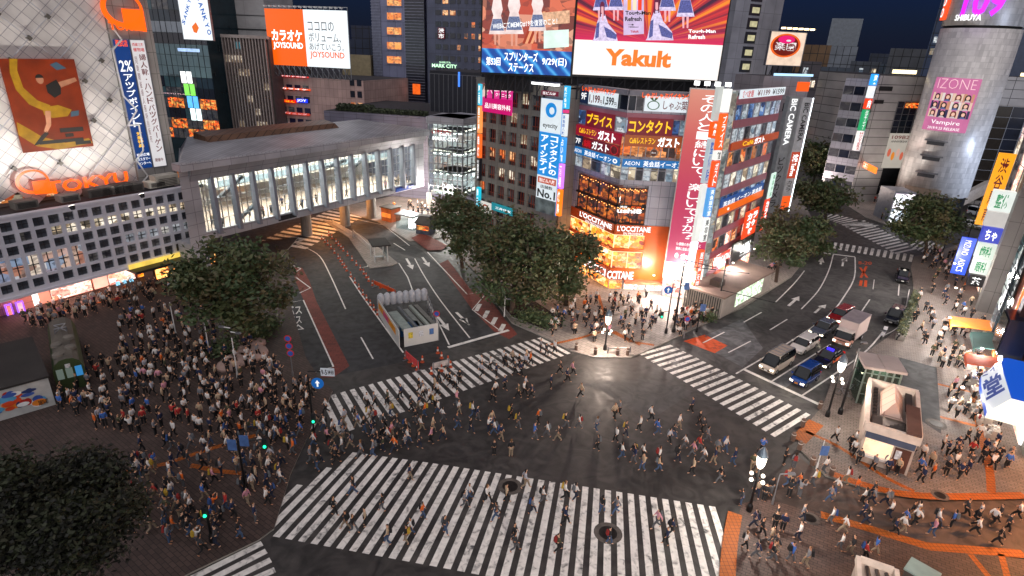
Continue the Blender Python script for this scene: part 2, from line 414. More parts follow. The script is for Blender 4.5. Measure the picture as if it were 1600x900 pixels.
def patch(name, px, z, mat):
 mb = MB(); mb.poly([(x, y, z) for x, y in gpoly(px)]); me = mb.build(name, mat)
 return tag(me, None, None, None, 'structure')
def slab(name, px, mat, z=.13, extra=()):
 xy = gpoly(px) + list(extra); mb = MB(); mb.prism(xy, 0.0, z, 1, 0)
 return tag(mb.build(name, [mat, m_kerb], None, (0, 0, 0)), None, None, None, 'structure')
PLAZA = [(466, 372), (440, 402), (462, 455), (452, 468), (478, 560), (498, 590), (520, 612), (508, 640), (478, 690), (455, 740), (428, 828), (404, 846), (300, 896), (180, 960), (-150, 1010), (-500, 900), (-420, 560), (-60, 480), (160, 420), (330, 385)]
slab('plaza_pavement', PLAZA, m_plaza)
CORNER = [(520, 326), (590, 347), (640, 378), (690, 372), (752, 436), (766, 462), (800, 506), (850, 528), (890, 549), (930, 560), (985, 560), (1030, 541), (1085, 514), (1160, 482), (1236, 434), (1262, 402), (1282, 385), (1284, 365), (1262, 330), (1240, 290), (1100, 300), (900, 300), (700, 290)]
slab('corner_pavement', CORNER, m_walk)
RSIDE = [(1428, 402), (1423, 417), (1427, 452), (1412, 507), (1384, 530), (1357, 549), (1299, 596), (1286, 634), (1246, 682), (1252, 706), (1290, 745), (1370, 770), (1450, 780), (1600, 776), (1800, 770), (1800, 400), (1560, 360), (1470, 392)]
slab('shopping_street_pavement', RSIDE, TILE('street_pavers', '#7c7069', '#4a423d', .5, .25, .02, .5, .7, .5, 0, .16))
NEARC = [(1160, 788), (1196, 782), (1288, 806), (1450, 858), (1600, 876), (1800, 890), (1800, 1060), (1110, 1060), (1128, 905), (1136, 850)]
slab('near_corner_pavement', NEARC, m_brick)
ISLE = [(1352, 340), (1290, 300), (1310, 292), (1370, 312), (1460, 340), (1415, 362)]
slab('traffic_island', ISLE, m_walk)
patch('bus_road', [(441, 383), (520, 345), (590, 352), (660, 392), (735, 462), (800, 520), (700, 545), (610, 570), (505, 590), (480, 560)], .004, m_bus)
patch('bus_lane_bay', [(447, 474), (474, 470), (521, 573), (484, 583)], .008, m_bus)
patch('red_lane_band', [(457, 418), (472, 418), (484, 440), (494, 470), (546, 572), (520, 590), (500, 590), (521, 573), (474, 468), (462, 440)], .008, m_redpave)
patch('red_lane_band', [(686, 412), (700, 406), (735, 452), (762, 462), (788, 498), (808, 522), (796, 530), (772, 518), (738, 484)], .008, m_redpave)
patch('red_brick_crossing', [(642, 373), (660, 365), (700, 385), (690, 392), (668, 392)], .14, m_redpave)
patch('wide_road', [(1030, 541), (1085, 515), (1160, 483), (1236, 435), (1262, 403), (1284, 388), (1428, 404), (1423, 418), (1427, 452), (1412, 507), (1384, 530), (1357, 549), (1299, 596), (1286, 634), (1270, 655)], .004, asphalt('wide_road_asphalt', (.084, .079, .076)))
patch('grey_road_patch', [(1112, 520), (1160, 498), (1192, 544), (1160, 574), (1118, 551), (1137, 540), (1102, 523)], .008, m_grey)
patch('grey_road_patch', [(905, 600), (1010, 592), (1085, 612), (1018, 655), (985, 640), (940, 610)], .004, asphalt('mid_grey_asphalt', (.078, .075, .074)))
patch('grey_road_patch', [(1205, 597), (1262, 558), (1282, 566), (1228, 606)], .008, m_grey)
patch('orange_road_patch', [(1068, 533), (1101, 523), (1137, 540), (1117, 552)], .008, m_orange)
patch('dark_pavement_patch', [(1405, 560), (1463, 576), (1470, 680), (1440, 660), (1405, 618)], .138, m_bus)
patch('shopping_street_road', [(1175, 780), (1250, 715), (1290, 748), (1370, 774), (1450, 784), (1600, 780), (1800, 774), (1800, 886), (1600, 872), (1450, 854), (1290, 803)], .004, asphalt('brick_red_asphalt', (.085, .058, .048)))
def ribbon(mb, px, w, z=.014, m=0):
 p = [Vector(gp(x, y, 0).xy) for x, y in px]; n = len(p); L = []; Rr = []
 for i in range(n):
  d = (p[min(i + 1, n - 1)] - p[max(i - 1, 0)]).normalized(); q = Vector((-d.y, d.x)) * (w / 2)
  L.append(p[i] + q); Rr.append(p[i] - q)
 for i in range(n - 1): mb.poly([(*Rr[i], z), (*Rr[i + 1], z), (*L[i + 1], z), (*L[i], z)], m)
def smooth(px, k=4):
 o = []
 for i in range(len(px) - 1):
  p0 = px[max(i - 1, 0)]; p1 = px[i]; p2 = px[i + 1]; p3 = px[min(i + 2, len(px) - 1)]
  for j in range(k):
   t = j / k
   o.append(tuple(.5 * (2 * p1[a] + (p2[a] - p0[a]) * t + (2 * p0[a] - 5 * p1[a] + 4 * p2[a] - p3[a]) * t * t + (3 * p1[a] - p0[a] - 3 * p2[a] + p3[a]) * t ** 3) for a in (0, 1)))
 return o + [px[-1]]
def mark(name, mb, mat=None, label=None): return tag(mb.build(name, mat or m_wline), label, None, None, 'structure')
def lerp2(a, b, t): return a + (b - a) * t
def zebra(name, T0, T1, B0, B1, n, frac=.52, z=.012, mat=None, drop=()):
 """n stripes between two kerb-to-kerb edge lines (given by their end pixels)"""
 T0, T1, B0, B1 = [Vector(gp(*q).xy) for q in (T0, T1, B0, B1)]
 mb = MB()
 for k in range(n):
  if k in drop: continue
  a = (k) / (n - 1); e = frac / (n - 1) * .5
  P = [lerp2(T0, T1, a - e), lerp2(T0, T1, a + e), lerp2(B0, B1, a + e), lerp2(B0, B1, a - e)]
  mb.poly([(*P[0], z), (*P[1], z), (*P[2], z), (*P[3], z)][::-1])
 return mark(name, mb, mat or m_white)
mb = MB(); t0, t10, t33 = [Vector(gp(*q).xy) for q in ((540, 705), (697, 727), (1094, 788.5))]
b0 = Vector(gp(436, 840).xy); b14 = Vector(gp(699, 889).xy); bd = (b14 - b0).normalized()
V_ = Vector(gp(955, 282).xy)
for k in range(-1, 35):
 def top(k): return lerp2(t0, t10, k / 10) if k < 10 else lerp2(t10, t33, (k - 10) / 23)
 Q = []
 for e in (-.27, .27):
  T = top(k + e); d = (T - V_).normalized()
  den = d.x * bd.y - d.y * bd.x; r = b0 - T; s = (r.x * bd.y - r.y * bd.x) / den
  if k < 1: T = T + d * (2.2 if k == 0 else 4.5)
  if k == 34: s = 4.2
  Q.append((T, (T if k < 1 else T) + d * (s - (0 if k >= 1 else (2.2 if k == 0 else 4.5)))))
 mb.poly([(*Q[0][0], .012), (*Q[1][0], .012), (*Q[1][1], .012), (*Q[0][1], .012)][::-1])
mark('crosswalk', mb, m_white, 'widest striped crossing in front of the camera')
zebra('crosswalk', (505, 621), (842, 528), (533, 678), (889, 553), 28)
zebra('crosswalk', (1050, 540), (1263, 646.5), (1000, 554), (1207, 681), 19, .5)
zebra('crosswalk', (1306, 379), (1425, 398), (1303, 389), (1422, 409), 13, .5)
zebra('crosswalk', (1352, 345), (1432, 388), (1316, 352), (1398, 396), 14, .45)
zebra('crosswalk', (1302, 334), (1372, 352), (1288, 341), (1330, 356), 10, .45)
zebra('crosswalk', (1440, 372), (1482, 388), (1420, 386), (1462, 402), 7, .45)
zebra('crosswalk', (480, 388), (572, 336), (408, 376), (520, 326), 13, .5)
mb = MB()
for a, b in (((409.5, 849), (307, 900)), ((416, 861), (340, 900)), ((423, 875), (372, 900)), ((429.5, 890.5), (407.6, 900))):
 A = Vector(gp(*a).xy); B = Vector(gp(*b).xy); d = (B - A).normalized(); B = A + d * 13; q = Vector((-d.y, d.x)) * .24
 mb.poly([(*(A - q), .012), (*(A + q), .012), (*(B + q), .012), (*(B - q), .012)])
mark('crosswalk', mb, m_white)
mb = MB()
for px, w_ in (([(463, 381), (480, 388), (500, 401), (516, 430), (540, 483)], .16), ([(441, 384), (477, 374)], .4), ([(564, 527), (583, 561)], .16),
   ([(447, 474), (474, 469), (521, 573), (484, 584)], .16), ([(456, 414), (470, 420), (460, 426)], .16), ([(462, 433), (485, 450), (468, 458)], .16),
   ([(546, 432), (565, 461), (630, 551)], .18), ([(623, 411), (637, 433), (651, 471)], .16), ([(648, 404), (664, 433), (690, 472), (734, 528)], .16),
   ([(615, 380), (633, 391)], .16), ([(700, 543), (795, 516)], .45), ([(668, 394), (730, 460), (760, 455)], .16), ([(760, 458), (738, 484), (783, 518)], .14),
   ([(536, 338), (600, 352), (640, 384)], .14), ([(566, 418), (600, 412)], .16), ([(668, 470), (702, 539)], .16), ([(520, 349), (560, 366), (572, 388)], .16)):
 ribbon(mb, smooth(px) if len(px) > 3 and px[0][0] not in (447,) else px, w_)
for i in range(4):
 x = 746 + i * 12.5; y = 482 + i * 10.5; ribbon(mb, [(x - 2, y + 4), (x + 4, y - 7)], .55)
mark('lane_markings', mb)
def arrow(mb, a, b, w=.18, hd=1.9, hw=.55):
 A = Vector(gp(*a).xy); B = Vector(gp(*b).xy); d = (B - A).normalized(); q = Vector((-d.y, d.x)); C = B - d * hd
 z = .014
 mb.poly([(*(A - q * w), z), (*(A + q * w), z), (*(C + q * w), z), (*(C - q * w), z)])
 mb.poly([(*(C - q * hw), z), (*B, z), (*(C + q * hw), z)])
mb = MB(); arrow(mb, (635, 404), (645, 421)); arrow(mb, (660, 402), (671, 417)); arrow(mb, (684, 495), (702, 517)); arrow(mb, (713, 488), (733, 508)); arrow(mb, (733, 508), (722, 497), .12, .6, .5)
mark('road_arrows', mb)
def ground_text(name, tl, tr, br, bl, items, mat, z=.014):
 P = [Vector(gp(*q).xy) for q in (bl, br, tr, tl)]; mb = MB()
 fn = lambda x, y: (*(P[0] * (1 - x) * (1 - y) + P[1] * x * (1 - y) + P[2] * x * y + P[3] * (1 - x) * y), z)
 for it in items: put_text(mb, fn, *it)
 return mark(name, mb, mat)
ground_text('bus_bay_lettering', (446, 473), (472, 470), (478, 514), (453, 517), [('バス', 0, .52, .9, .84), ('バス', .05, .2, .8, .48), ('△', .2, 0, .9, .18)], m_wline)
ground_text('bus_bay_lettering', (569, 408), (590, 404), (598, 414), (572, 419), [('バス', .05, .1, .95, .9)], m_wline)
ground_text('taxi_bay_lettering', (700, 398), (728, 402), (752, 444), (722, 446), [('タクシー', .2, .1, .6, .9, 0, 'v')], M('faded_paint', '#5a5a58', .8))
mb = MB()
for px, w_ in (([(1284, 395), (1336, 401.5)], .45), ([(1302, 398), (1294, 425), (1278, 455), (1252, 483)], .16), ([(1336, 402), (1335, 433), (1321, 460), (1294, 493), (1228, 538), (1150, 584)], .18),
   ([(1257, 423), (1240, 444), (1212, 472)], .16), ([(1230, 499), (1203, 515.6)], .16), ([(1190, 488), (1162, 503.6)], .16), ([(1173, 533), (1138, 551)], .16), ([(1132, 519), (1098, 536)], .16),
   ([(1359, 468), (1344, 490)], .16), ([(1405, 444.5), (1403.6, 462)], .16), ([(1366, 437), (1364, 452)], .1), ([(1398, 478), (1397, 487)], .12), ([(1421, 452), (1408, 505), (1382, 524)], .12),
   ([(1383, 514), (1356, 546), (1315, 577), (1251, 619.6)], .18), ([(1298, 538), (1261, 561), (1205, 596.4)], .17), ([(1162, 577), (1282, 633)], .45)):
 ribbon(mb, smooth(px) if len(px) > 2 else px, w_)
mark('lane_markings', mb)
mb = MB(); arrow(mb, (1282, 413), (1285, 402), .15, 3, .5); arrow(mb, (1232, 478), (1249, 463)); ribbon(mb, [(1316, 416), (1318, 407), (1323, 404)], .3); arrow(mb, (1317, 410), (1323, 402), .1, 2.5, .5); ribbon(mb, [(1273, 489), (1283, 480)], .3); arrow(mb, (1279, 483), (1291, 476), .12, 1.6, .5)
mark('road_arrows', mb)
mb = MB()
ribbon(mb, [(1344, 418), (1355, 434)], .35); ribbon(mb, [(1354, 416), (1345, 434)], .35)
ribbon(mb, [(1346, 438), (1344, 447), (1352, 448), (1353, 438)], .4)
mark('orange_turn_ban_markings', mb, m_orange)
ground_text('orange_hours_lettering', (1341, 408), (1362, 409), (1362, 414), (1341, 413), [('8-20', 0, 0, 1, 1)], m_orange)
mb = MB()
for px, w_ in (([(187, 742), (258, 727), (330, 703), (400, 682)], .45), ([(298, 729), (340, 738), (382, 742)], .45), ([(80, 492), (140, 478), (200, 463)], .4)):
 ribbon(mb, px, w_, .136)
for px, w_ in (([(860, 540), (905, 530), (950, 517), (940, 480), (935, 462)], .4), ([(950, 517), (985, 535), (1022, 541)], .45), ([(960, 519), (1000, 541)], .3)): ribbon(mb, px, w_, .136)
for px, w_ in (([(1247, 690), (1275, 662)], 1.3), ([(1258, 676), (1310, 700), (1380, 746), (1428, 770)], .4), ([(1302, 743), (1345, 758), (1400, 772), (1470, 778), (1600, 776)], .75), ([(1408, 588), (1524, 616)], .42), ([(1440, 646), (1527, 668)], .42), ([(1520, 610), (1530, 668), (1545, 735), (1548, 772)], .6)): ribbon(mb, smooth(px) if len(px) > 3 else px, w_, .136)
for px, w_ in (([(1148, 804), (1140, 850), (1136, 900), (1130, 980)], 1.0), ([(1282, 806), (1350, 826), (1450, 856), (1600, 868)], .75), ([(1515, 868), (1545, 905)], .4), ([(1563, 868), (1580, 930)], .4)): ribbon(mb, px, w_, .136)
mark('tactile_strips', mb, m_tact)
for x, y, r_ in ((797, 760, .75), (950, 833, .8), (1462, 664, .7), (1265, 812, .55), (1468, 776, .5)):
 p = gp(x, y); mb = MB(); z = .016 if x < 1000 else .142
 mb.lathe((p.x, p.y, z - .012), [(r_ * 1.25, 0), (r_ * 1.25, .012)], 20, 1); mb.lathe((p.x, p.y, z), [(r_ * .8, 0), (r_ * .8, .008)], 20, 0)
 tag(mb.build('manhole_cover', [M('cast_iron', '#2c2826', .5, .6, .3, 4), M('manhole_collar', '#57504b', .9, 0, .3, 3)]), None, None, None, 'structure')
# ================================================================== BUILDINGS
m_white_wall = M('white_painted_frame', '#dcdae2', .55, 0, .08, .5)
m_conc = M('weathered_concrete', '#8b867f', .85, 0, .2, .6, .1)
m_lav = TILE('grey_metal_cladding', '#bab9be', '#7c7b80', 2.6, 1.6, .03, 0, .5, 0, .2)
m_roofmetal = TILE('standing_seam_roof', '#bcbabc', '#989698', .6, 60, .05, 0, .45, 0, .3)
m_darkmetal = M('dark_metal', '#2a2a2e', .5, .5, .2, 2); m_steel = M('grey_steel', '#8d8f94', .4, .7, .12, 2); m_black = M('black_paint', '#121214', .4, .2, .2, 3)
m_roofdark = M('dark_flat_roof', '#3a383c', .9, 0, .25, .5); m_whitemetal = M('white_enamel_metal', '#d6d4d2', .4, 0, .07, 1)
m_lit_white = E('white_lit_interior', '#fff0dc', 1.6, .25, .8); m_lit_warm = ROOM('warm_lit_office', ['#3a2418', '#ff9a4a', '#ffc890', '#a0561e', '#ff7a30'], 1.0, .7)
m_lit_office = ROOM('white_lit_office', ['#5a5040', '#f4e2c0', '#fff4e0', '#c8b090', '#8a7860'], 1.1, .6)
m_dim_office = ROOM('dim_office', ['#141418', '#2a2a30', '#4a4640', '#20242c', '#5c5a58'], .55, .8)
m_lit_orange = ROOM('orange_lit_restaurant', ['#1c0a04', '#ff7a14', '#5a2408', '#ffb050', '#3a1606', '#ff5a10'], 1.5, 1.6)
m_shop_white = ROOM('bright_shop_interior', ['#ffffff', '#ffe8d0', '#e0b090', '#fff6ec', '#c87a58', '#ffffff'], 2.6, 1.1)
m_shop_pink = ROOM('pink_shop_interior', ['#ffd8c4', '#ff9a78', '#ffe8dc', '#c85a3a', '#ffb89a'], 2.2, .9)
m_shop_orange = ROOM('orange_shop_interior', ['#ff7a10', '#ffb040', '#c84a08', '#ffd890', '#8a2c04'], 2.2, 1.3)
CG = GLASS()
def box_building(name, label, face, u0, u1, z1, depth, mat, z0=0.0, cat='building', o=0.0, mtop=None):
 r = thing(name, label, cat, face.pt((u0 + u1) / 2, z0, o - depth / 2))
 mb = MB(); fprism(face, [(u0, o), (u1, o), (u1, o - depth), (u0, o - depth)], z0, z1, mb, 0, 1); mb.build('wall', [mat, mtop or m_roofdark], r)
 return r
F1 = Face(gp(0, 515), ang=58.3)
zb1 = F1.hit(155, 429)[1]; zt1 = F1.hit(150, 318)[1]; uR1 = F1.hit(306, 350)[0]; uL1 = -26
r = thing('gridded_building', 'low white building with a deep grid of square windows above the plaza shopfronts', 'building', F1.pt(8, 0, -6))
c0 = F1.hit(9, 352)[0]; c13 = F1.hit(285, 305)[0]; pit = (c13 - c0) / 13; rh = (zt1 - zb1 - .5) / 6
holes = []; info = []
rnd = random.Random(4)
for i in range(-9, 14):
 for j in range(6):
  zc = zt1 - .25 - rh * (j + .5); uc = c0 + pit * i
  if -2 <= i <= 4 and j in (3, 4):
   if j == 4: continue
   h = (uc - pit * .37, uc + pit * .37, zc - rh * 1.38, zc + rh * .38)
  else: h = (uc - pit * .36, uc + pit * .36, zc - rh * .38, zc + rh * .38)
  holes.append(h); info.append((i, j))
mb = MB(); wall_grid(mb, F1, uL1, uR1, zb1, zt1, holes, .32)
fprism(F1, [(uL1, -.4), (uR1, -.4), (uR1, -14), (uL1, -14)], zb1, zt1 - .25, mb, 1, 2)
F1.panel(mb, uL1, uR1, zt1, zt1 + .25, -.7, .12, 0); F1.panel(mb, uL1, uR1, zb1 - .3, zb1, -.9, .15, 0)
F1.panel(mb, uR1 - .01, uR1 + .35, zb1 - .3, zt1 + .2, -14, .2, 0)
mb.build('wall', [m_white_wall, m_conc, m_roofdark], r)
for h, (i, j) in zip(holes, info):
 if i < -4: continue
 if j == 1 and i >= 3: p = m_lit_office
 elif j == 1 and i == 1: p = m_dim_office
 elif j in (3, 4) and i <= 4: p = ROOM('cafe_upstairs_room', ['#f0dcc8', '#b87860', '#f8ece0', '#6a8ab0', '#e8b8a0', '#2a2024'], .75, .55)
 elif j == 3 and i > 7: p = ROOM('grey_lit_office', ['#9aa0a8', '#d0d4d8', '#6a6e74', '#e0dcd4'], .6, .5)
 elif j in (3, 4): p = m_dim_office
 else: p = M('grid_window_glass', '#4c5058', .25, 0, .4, 1.2)
 window(r, F1, h, .3, p, M('window_bar_dark', '#2c2c32', .5), (2, 2), .1)
F1s = F1.off(-3.5)
mb = MB(); F1s.panel(mb, uL1, uR1, 0.13, zb1 - .3, -.3, 0, 0); mb.build('shopfront', TILE('pink_lit_stone', '#c08a78', '#8a5a4a', 1.5, .9, .03), r)
for px0, px1, mt in ((82, 145, m_shop_pink), (148, 170, E('pink_backlit_panel', '#ffb8a0', 1.6, .3)), (172, 212, m_shop_pink), (53, 62, E('white_backlit_panel', '#fff4ec', 2.6)), (62, 80, E('salmon_backlit_panel', '#ff9a80', 1.3, .3)), (216, 300, m_shop_orange)):
 y = 512 - px0 * .235; a = F1s.hit(px0, y - 25)[0]; b = F1s.hit(px1, y - 25 - (px1 - px0) * .2)[0]
 mb = MB(); F1s.panel(mb, a, b, .3, zb1 - .6, 0.02, .12, 0); mb.build('shop_window', mt, r)
mb = MB(); a = F1.hit(203, 432)[0]; F1.panel(mb, a, uR1 + 2, zb1 - .62, zb1 - .32, -3.3, 1.8, 0); mb.build('canopy', m_darkmetal, r)
mb = MB(); F1.panel(mb, a, uR1 + 2, zb1 - .3, zb1 + .3, .2, .3, 0); mb.build('lit_fascia', E('yellow_fascia_light', '#ffd860', 1.1, .4), r)
for k, (x0, x1) in enumerate(((9, 22), (26, 40))):
 sign(['red and white poster screen in a purple lit frame, closer to the corner', 'blue edged poster screen in a purple lit frame beside a white pillar'][k], F1s, (x0, 478 - k * 4), (x1, 497 - k * 4), E(['poster_red', 'poster_pink'][k], ['#ff8a80', '#ffb0b8'][k], 1.4, .6, 2), (), .4, .1, 'screen', 'poster screens by the store entrance', 'poster_screen', None, E('purple_neon', '#8a50ff', 2.0))
for k, x in enumerate((181, 191, 202)):
 sign(f'{["blue", "pale", "small bright"][k]} menu screen under the black canopy, {["closest to the pink shop window", "between two other menu screens", "closest to the orange food counter"][k]}', F1s, (x, 441 - k * 2.4), (x + 8, 449 - k * 2.4), E('menu_screen', '#9adcff', 1.6, .4, 3), (), .5, .1, 'screen', 'menu screens under the canopy', 'menu_screen')
random.seed(5)
for k, (x, y, w_, h_, cc) in enumerate(((40, 326, 2.2, 1.6, '#6a6660'), (107, 312, 2.0, 1.5, '#8a8680'), (153, 301, 2.6, 1.8, '#55524e'), (172, 297, 2.4, 1.9, '#77736d'), (190, 295, 2.2, 2.0, '#3c3a38'), (205, 291, 2.4, 1.8, '#62605c'), (257, 278, 3.0, 2.6, '#b8b2a4'), (243, 290, 2.2, 1.4, '#e8e2d0'))):
 u = F1.hit(x, y, -2.5)[0]; base = F1.pt(u, zt1, -2.5)
 t = thing('rooftop_unit', ['squat brown grey plant box at the dark end of the low roof', 'pale plant box on the low roof below the orange letters', 'dark plant box on the low roof, wide and plain', 'mid grey plant box with a fan grille on the low roof', 'black tall plant box on the low roof', 'grey plant box beside the black one on the low roof', 'tall cream plant box at the corner of the low roof', 'glowing white cabinet at the corner of the low roof'][k], 'air conditioner', base, 'plant boxes on the low roof')
 mb = MB(); h_ *= .55; F1.box(mb, u - w_ / 2, u + w_ / 2, zt1 + .25, zt1 + .25 + h_, -3.4, -1.8, 0); mb.build('casing', M('plant_' + cc, cc, .7, 0, .2, 1), t)
 mb = MB(); q = F1.pt(u, zt1 + .25 + h_ / 2, -1.8)
 for g in range(5): F1.box(mb, u - w_ * .4, u + w_ * .4, zt1 + .4 + g * h_ / 7, zt1 + .45 + g * h_ / 7, -1.8, -1.74, 0)
 mb.build('grille', m_darkmetal, t)
F2 = F1.off(-5.5)
uS = F2.hit(203, 180)[0]; uE = F2.hit(250, 125)[0]
st = thing('department_store', 'tall white department store with diamond panels and a lattice, behind the gridded building', 'building', F2.pt(10, 0, -10))
m_dia = TILE('diamond_panels', '#d8d4d0', '#98969a', 1.15, 1.15, .035, RAD(45), .4)
mb = MB()
tips = [(-30, 330), (0, 316), (28, 300), (57, 322), (80, 297), (101, 303), (120, 313), (133, 293), (150, 300), (172, 306), (196, 288), (217, 292)]
low = [F2.hit(x, y) for x, y in tips]; top_z = 46
Lft = -30
poly = [(Lft, low[0][1])] + low + [(F2.hit(217, 270)[0], low[-1][1]), (F2.hit(217, 270)[0], top_z), (Lft, top_z)]
poly = [poly[0]] + [p for p in poly[1:]]
ustop = max(p[0] for p in low); body = [(u, z) for u, z in [(Lft, low[0][1])] + sorted(low[1:]) + [(ustop, top_z), (Lft, top_z)]]
mb.poly([F2.pt(u, z, .0) for u, z in body], 0); mb.poly([F2.pt(u, z, -.3) for u, z in body][::-1], 0)
n = len(body)
for i in range(n):
 a, b = body[i], body[(i + 1) % n]; mb.poly([F2.pt(*a, 0), F2.pt(*a, -.3), F2.pt(*b, -.3), F2.pt(*b, 0)], 0)
mb.build('panel_screen', m_dia, st)
mb = MB(); fprism(F2, [(Lft, -1.2), (uE, -1.2), (uE, -30), (Lft, -30)], 0, top_z, mb, 0, 1); mb.build('wall', [m_conc, m_roofdark], st)
mb = MB(); F2.panel(mb, Lft, ustop, zt1 + .2, zt1 + 3.4, -1.1, -1.0); mb.build('lit_floor', ROOM('floor_behind_panels', ['#1a1008', '#ff9a50', '#fff0d0', '#2a1a10', '#e0602a', '#140c08'], 1.2, 1.2), st)
mb = MB(); F2.panel(mb, ustop + .1, uE, 6, top_z, -1.15, .25, 0); mb.build('corner_pier', TILE('pier_stone', '#a39f9a', '#65625f', 1.3, 2.6, .03), st)
mb = MB()   # raised diagonal lattice with little square lamps at the crossings
sp = 4.6; u_lo, u_hi, z_lo, z_hi = Lft, ustop, zt1 + 2.2, top_z
for sgn in (1, -1):
 for k in range(-30, 40):
  c = k * sp
  pts = []
  for u in (u_lo, u_hi):
   z = sgn * u + c
   pts.append((u, z))
  (ua, za), (ub, zb) = pts
  if sgn > 0:
   if zb < z_lo or za > z_hi: continue
   if za < z_lo: ua += (z_lo - za); za = z_lo
   if zb > z_hi: ub -= (zb - z_hi); zb = z_hi
  else:
   if za < z_lo or zb > z_hi: continue
   if zb < z_lo: ub -= (z_lo - zb); zb = z_lo
   if za > z_hi: ua += (za - z_hi); za = z_hi
  if ub - ua > .5: mb.tube(F2.pt(ua, za, .35 + sgn * .03), F2.pt(ub, zb, .35 + sgn * .03), .055, .055, 6, 0)
lat = mb.build('lattice', M('white_lattice_tube', '#b8b8be', .4, .3, .05), st)
mb = MB()
for k in range(-12, 30):
 for q in range(-12, 30):
  z = (k + q) * sp / 2; u = (q - k) * sp / 2
  if u_lo < u < u_hi and z_lo < z < z_hi and (k * 7 + q * 3) % 3: mb.hexa([F2.pt(u + a, z + b, o) for o in (.5, .12) for a, b in ((-.3, 0), (0, -.3), (.3, 0), (0, .3))], 0)
mb.build('lamp_box', M('lamp_box_grey', '#58554f', .5), st)
mb = MB(); za = F2.hit(176, 58)[1]      # white zigzag edge of the screen
zz = [(F2.hit(x, y, .6)) for x, y in ((174, 40), (190, 62), (176, 78), (193, 150), (214, 172), (200, 196), (217, 195), (224, 235), (213, 250), (231, 275), (217, 292))]
for a, b in zip(zz, zz[1:]): mb.tube(F2.pt(*a, .6), F2.pt(*b, .6), .1, .1, 6)
mb.build('zigzag_edge', m_whitemetal, st)
def emblem(r, face, c, rr, mat, off):
 mb = MB(); u0, z0 = c; P = lambda u, z: face.pt(u0 + u * rr, z0 + z * rr, off)
 ou = ell(0, 0, .95, .8, 28); inn = ell(.05, .03, .76, .63, 28)
 for i in range(28):
  j = (i + 1) % 28; mb.poly([P(*ou[i]), P(*ou[j]), P(*inn[j]), P(*inn[i])])
 mb.poly([P(*q) for q in ((-.05, -.85), (.95, -.95), (.95, .02), (-.05, .02))])
 mb.build('emblem', mat, r)
m_neon = E('orange_neon', '#ff5a0a', 1.5)
r = thing('store_sign', 'orange illuminated store name letters with a ring emblem, low on the diamond panelled wall', 'sign', F2.pt(*F2.hit(110, 290), 1))
mb = MB(); a = F2.hit(68, 284, .8); b = F2.hit(199, 270, .8); zb_ = F2.hit(133, 296, .8)[1]; zt_ = F2.hit(133, 276, .8)[1]
put_text(mb, lambda x, y: F2.pt(a[0] + (b[0] - a[0]) * x, zb_ + (zt_ - zb_) * y, .8), 'TOKYU', 0, 0, 1, 1, 0, 'h', .03); mb.build('lettering', m_neon, r); emblem(r, F2, F2.hit(51, 284, .8), 1.75, m_neon, .8)
r = thing('store_sign', 'orange illuminated ring emblem and store name high at the corner of the white store', 'sign', F2.pt(*F2.hit(198, 40), 1))
mb = MB(); a = F2.hit(170, 41, .8); b = F2.hit(227, 41, .8)
put_text(mb, lambda x, y: F2.pt(a[0] + (b[0] - a[0]) * x, a[1] - .4 + .95 * y, .8), 'TOKYU', 0, 0, 1, 1, 0, 'h', .03); mb.build('lettering', m_neon, r); emblem(r, F2, F2.hit(191, 14, .8), 2.6, m_neon, .8)
def poster_art(r, fn):
 Y = E('poster_yellow', '#d8a020', .5, .5, 1); D = M('poster_black', '#141210', .6); S = M('poster_skin', '#b07a5c', .6); G_ = E('poster_grey_blue', '#5a7a90', .35)
 sw = [(.14, .0), (.24, 0), (.2, .12), (.22, .3), (.36, .44), (.52, .5), (.42, .56), (.24, .48), (.12, .32), (.1, .14)]
 shape(r, fn, sw, Y); shape(r, fn, [(.02, .66), (.12, .72), (.3, .84), (.6, .93), (.95, .9), (1, .96), (.5, 1), (.2, .94), (0, .8)], Y)
 shape(r, fn, [(.4, .52), (.62, .5), (.8, .56), (.72, .63), (.5, .64), (.4, .6)], Y, .02)
 shape(r, fn, [(.52, .28), (.68, .22), (.72, .3), (.7, .38), (.6, .42), (.52, .36)], D, .03); shape(r, fn, ell(.46, .215, .05, .05), S, .03); shape(r, fn, ell(.46, .2, .055, .04, 14, 180, 360), D, .04)
 shape(r, fn, [(.7, .25), (.95, .2), (.97, .24), (.72, .31)], S, .03); shape(r, fn, [(.42, .56), (.5, .56), (.46, .72), (.38, .8), (.34, .78), (.4, .7)], S, .03)
 shape(r, fn, [(.3, .82), (.38, .78), (.4, .81), (.24, .92), (.16, .93)], D, .03); shape(r, fn, [(.64, .06), (.74, .03), (.86, .1), (.72, .12)], G_, .03); shape(r, fn, [(.78, .58), (.9, .57), (.88, .63), (.76, .64)], G_, .03)
 for bx in ((.56, .76, .9, .81), (.62, .825, .74, .865), (.24, .885, .87, .925), (.74, .925, .97, .965)): shape(r, fn, [(bx[0], bx[1]), (bx[2], bx[1]), (bx[2], bx[3]), (bx[0], bx[3])], D, .05)
pu0 = F2.hit(16, 164, .7)[0]; pu1 = F2.hit(131, 160, .7)[0]; pz1 = F2.hit(58, 92, .7)[1]; pz0 = F2.hit(88, 234, .7)[1]
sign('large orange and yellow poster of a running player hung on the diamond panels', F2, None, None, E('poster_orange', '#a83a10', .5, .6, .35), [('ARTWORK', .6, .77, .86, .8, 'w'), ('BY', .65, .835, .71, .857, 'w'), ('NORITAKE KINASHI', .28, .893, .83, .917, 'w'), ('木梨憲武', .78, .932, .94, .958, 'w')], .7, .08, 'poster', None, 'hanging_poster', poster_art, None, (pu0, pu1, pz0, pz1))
bl = E('banner_blue', '#0e4a9a', .55, .2, .3); wh = E('banner_white', '#f2eef0', .72, .1, .3)
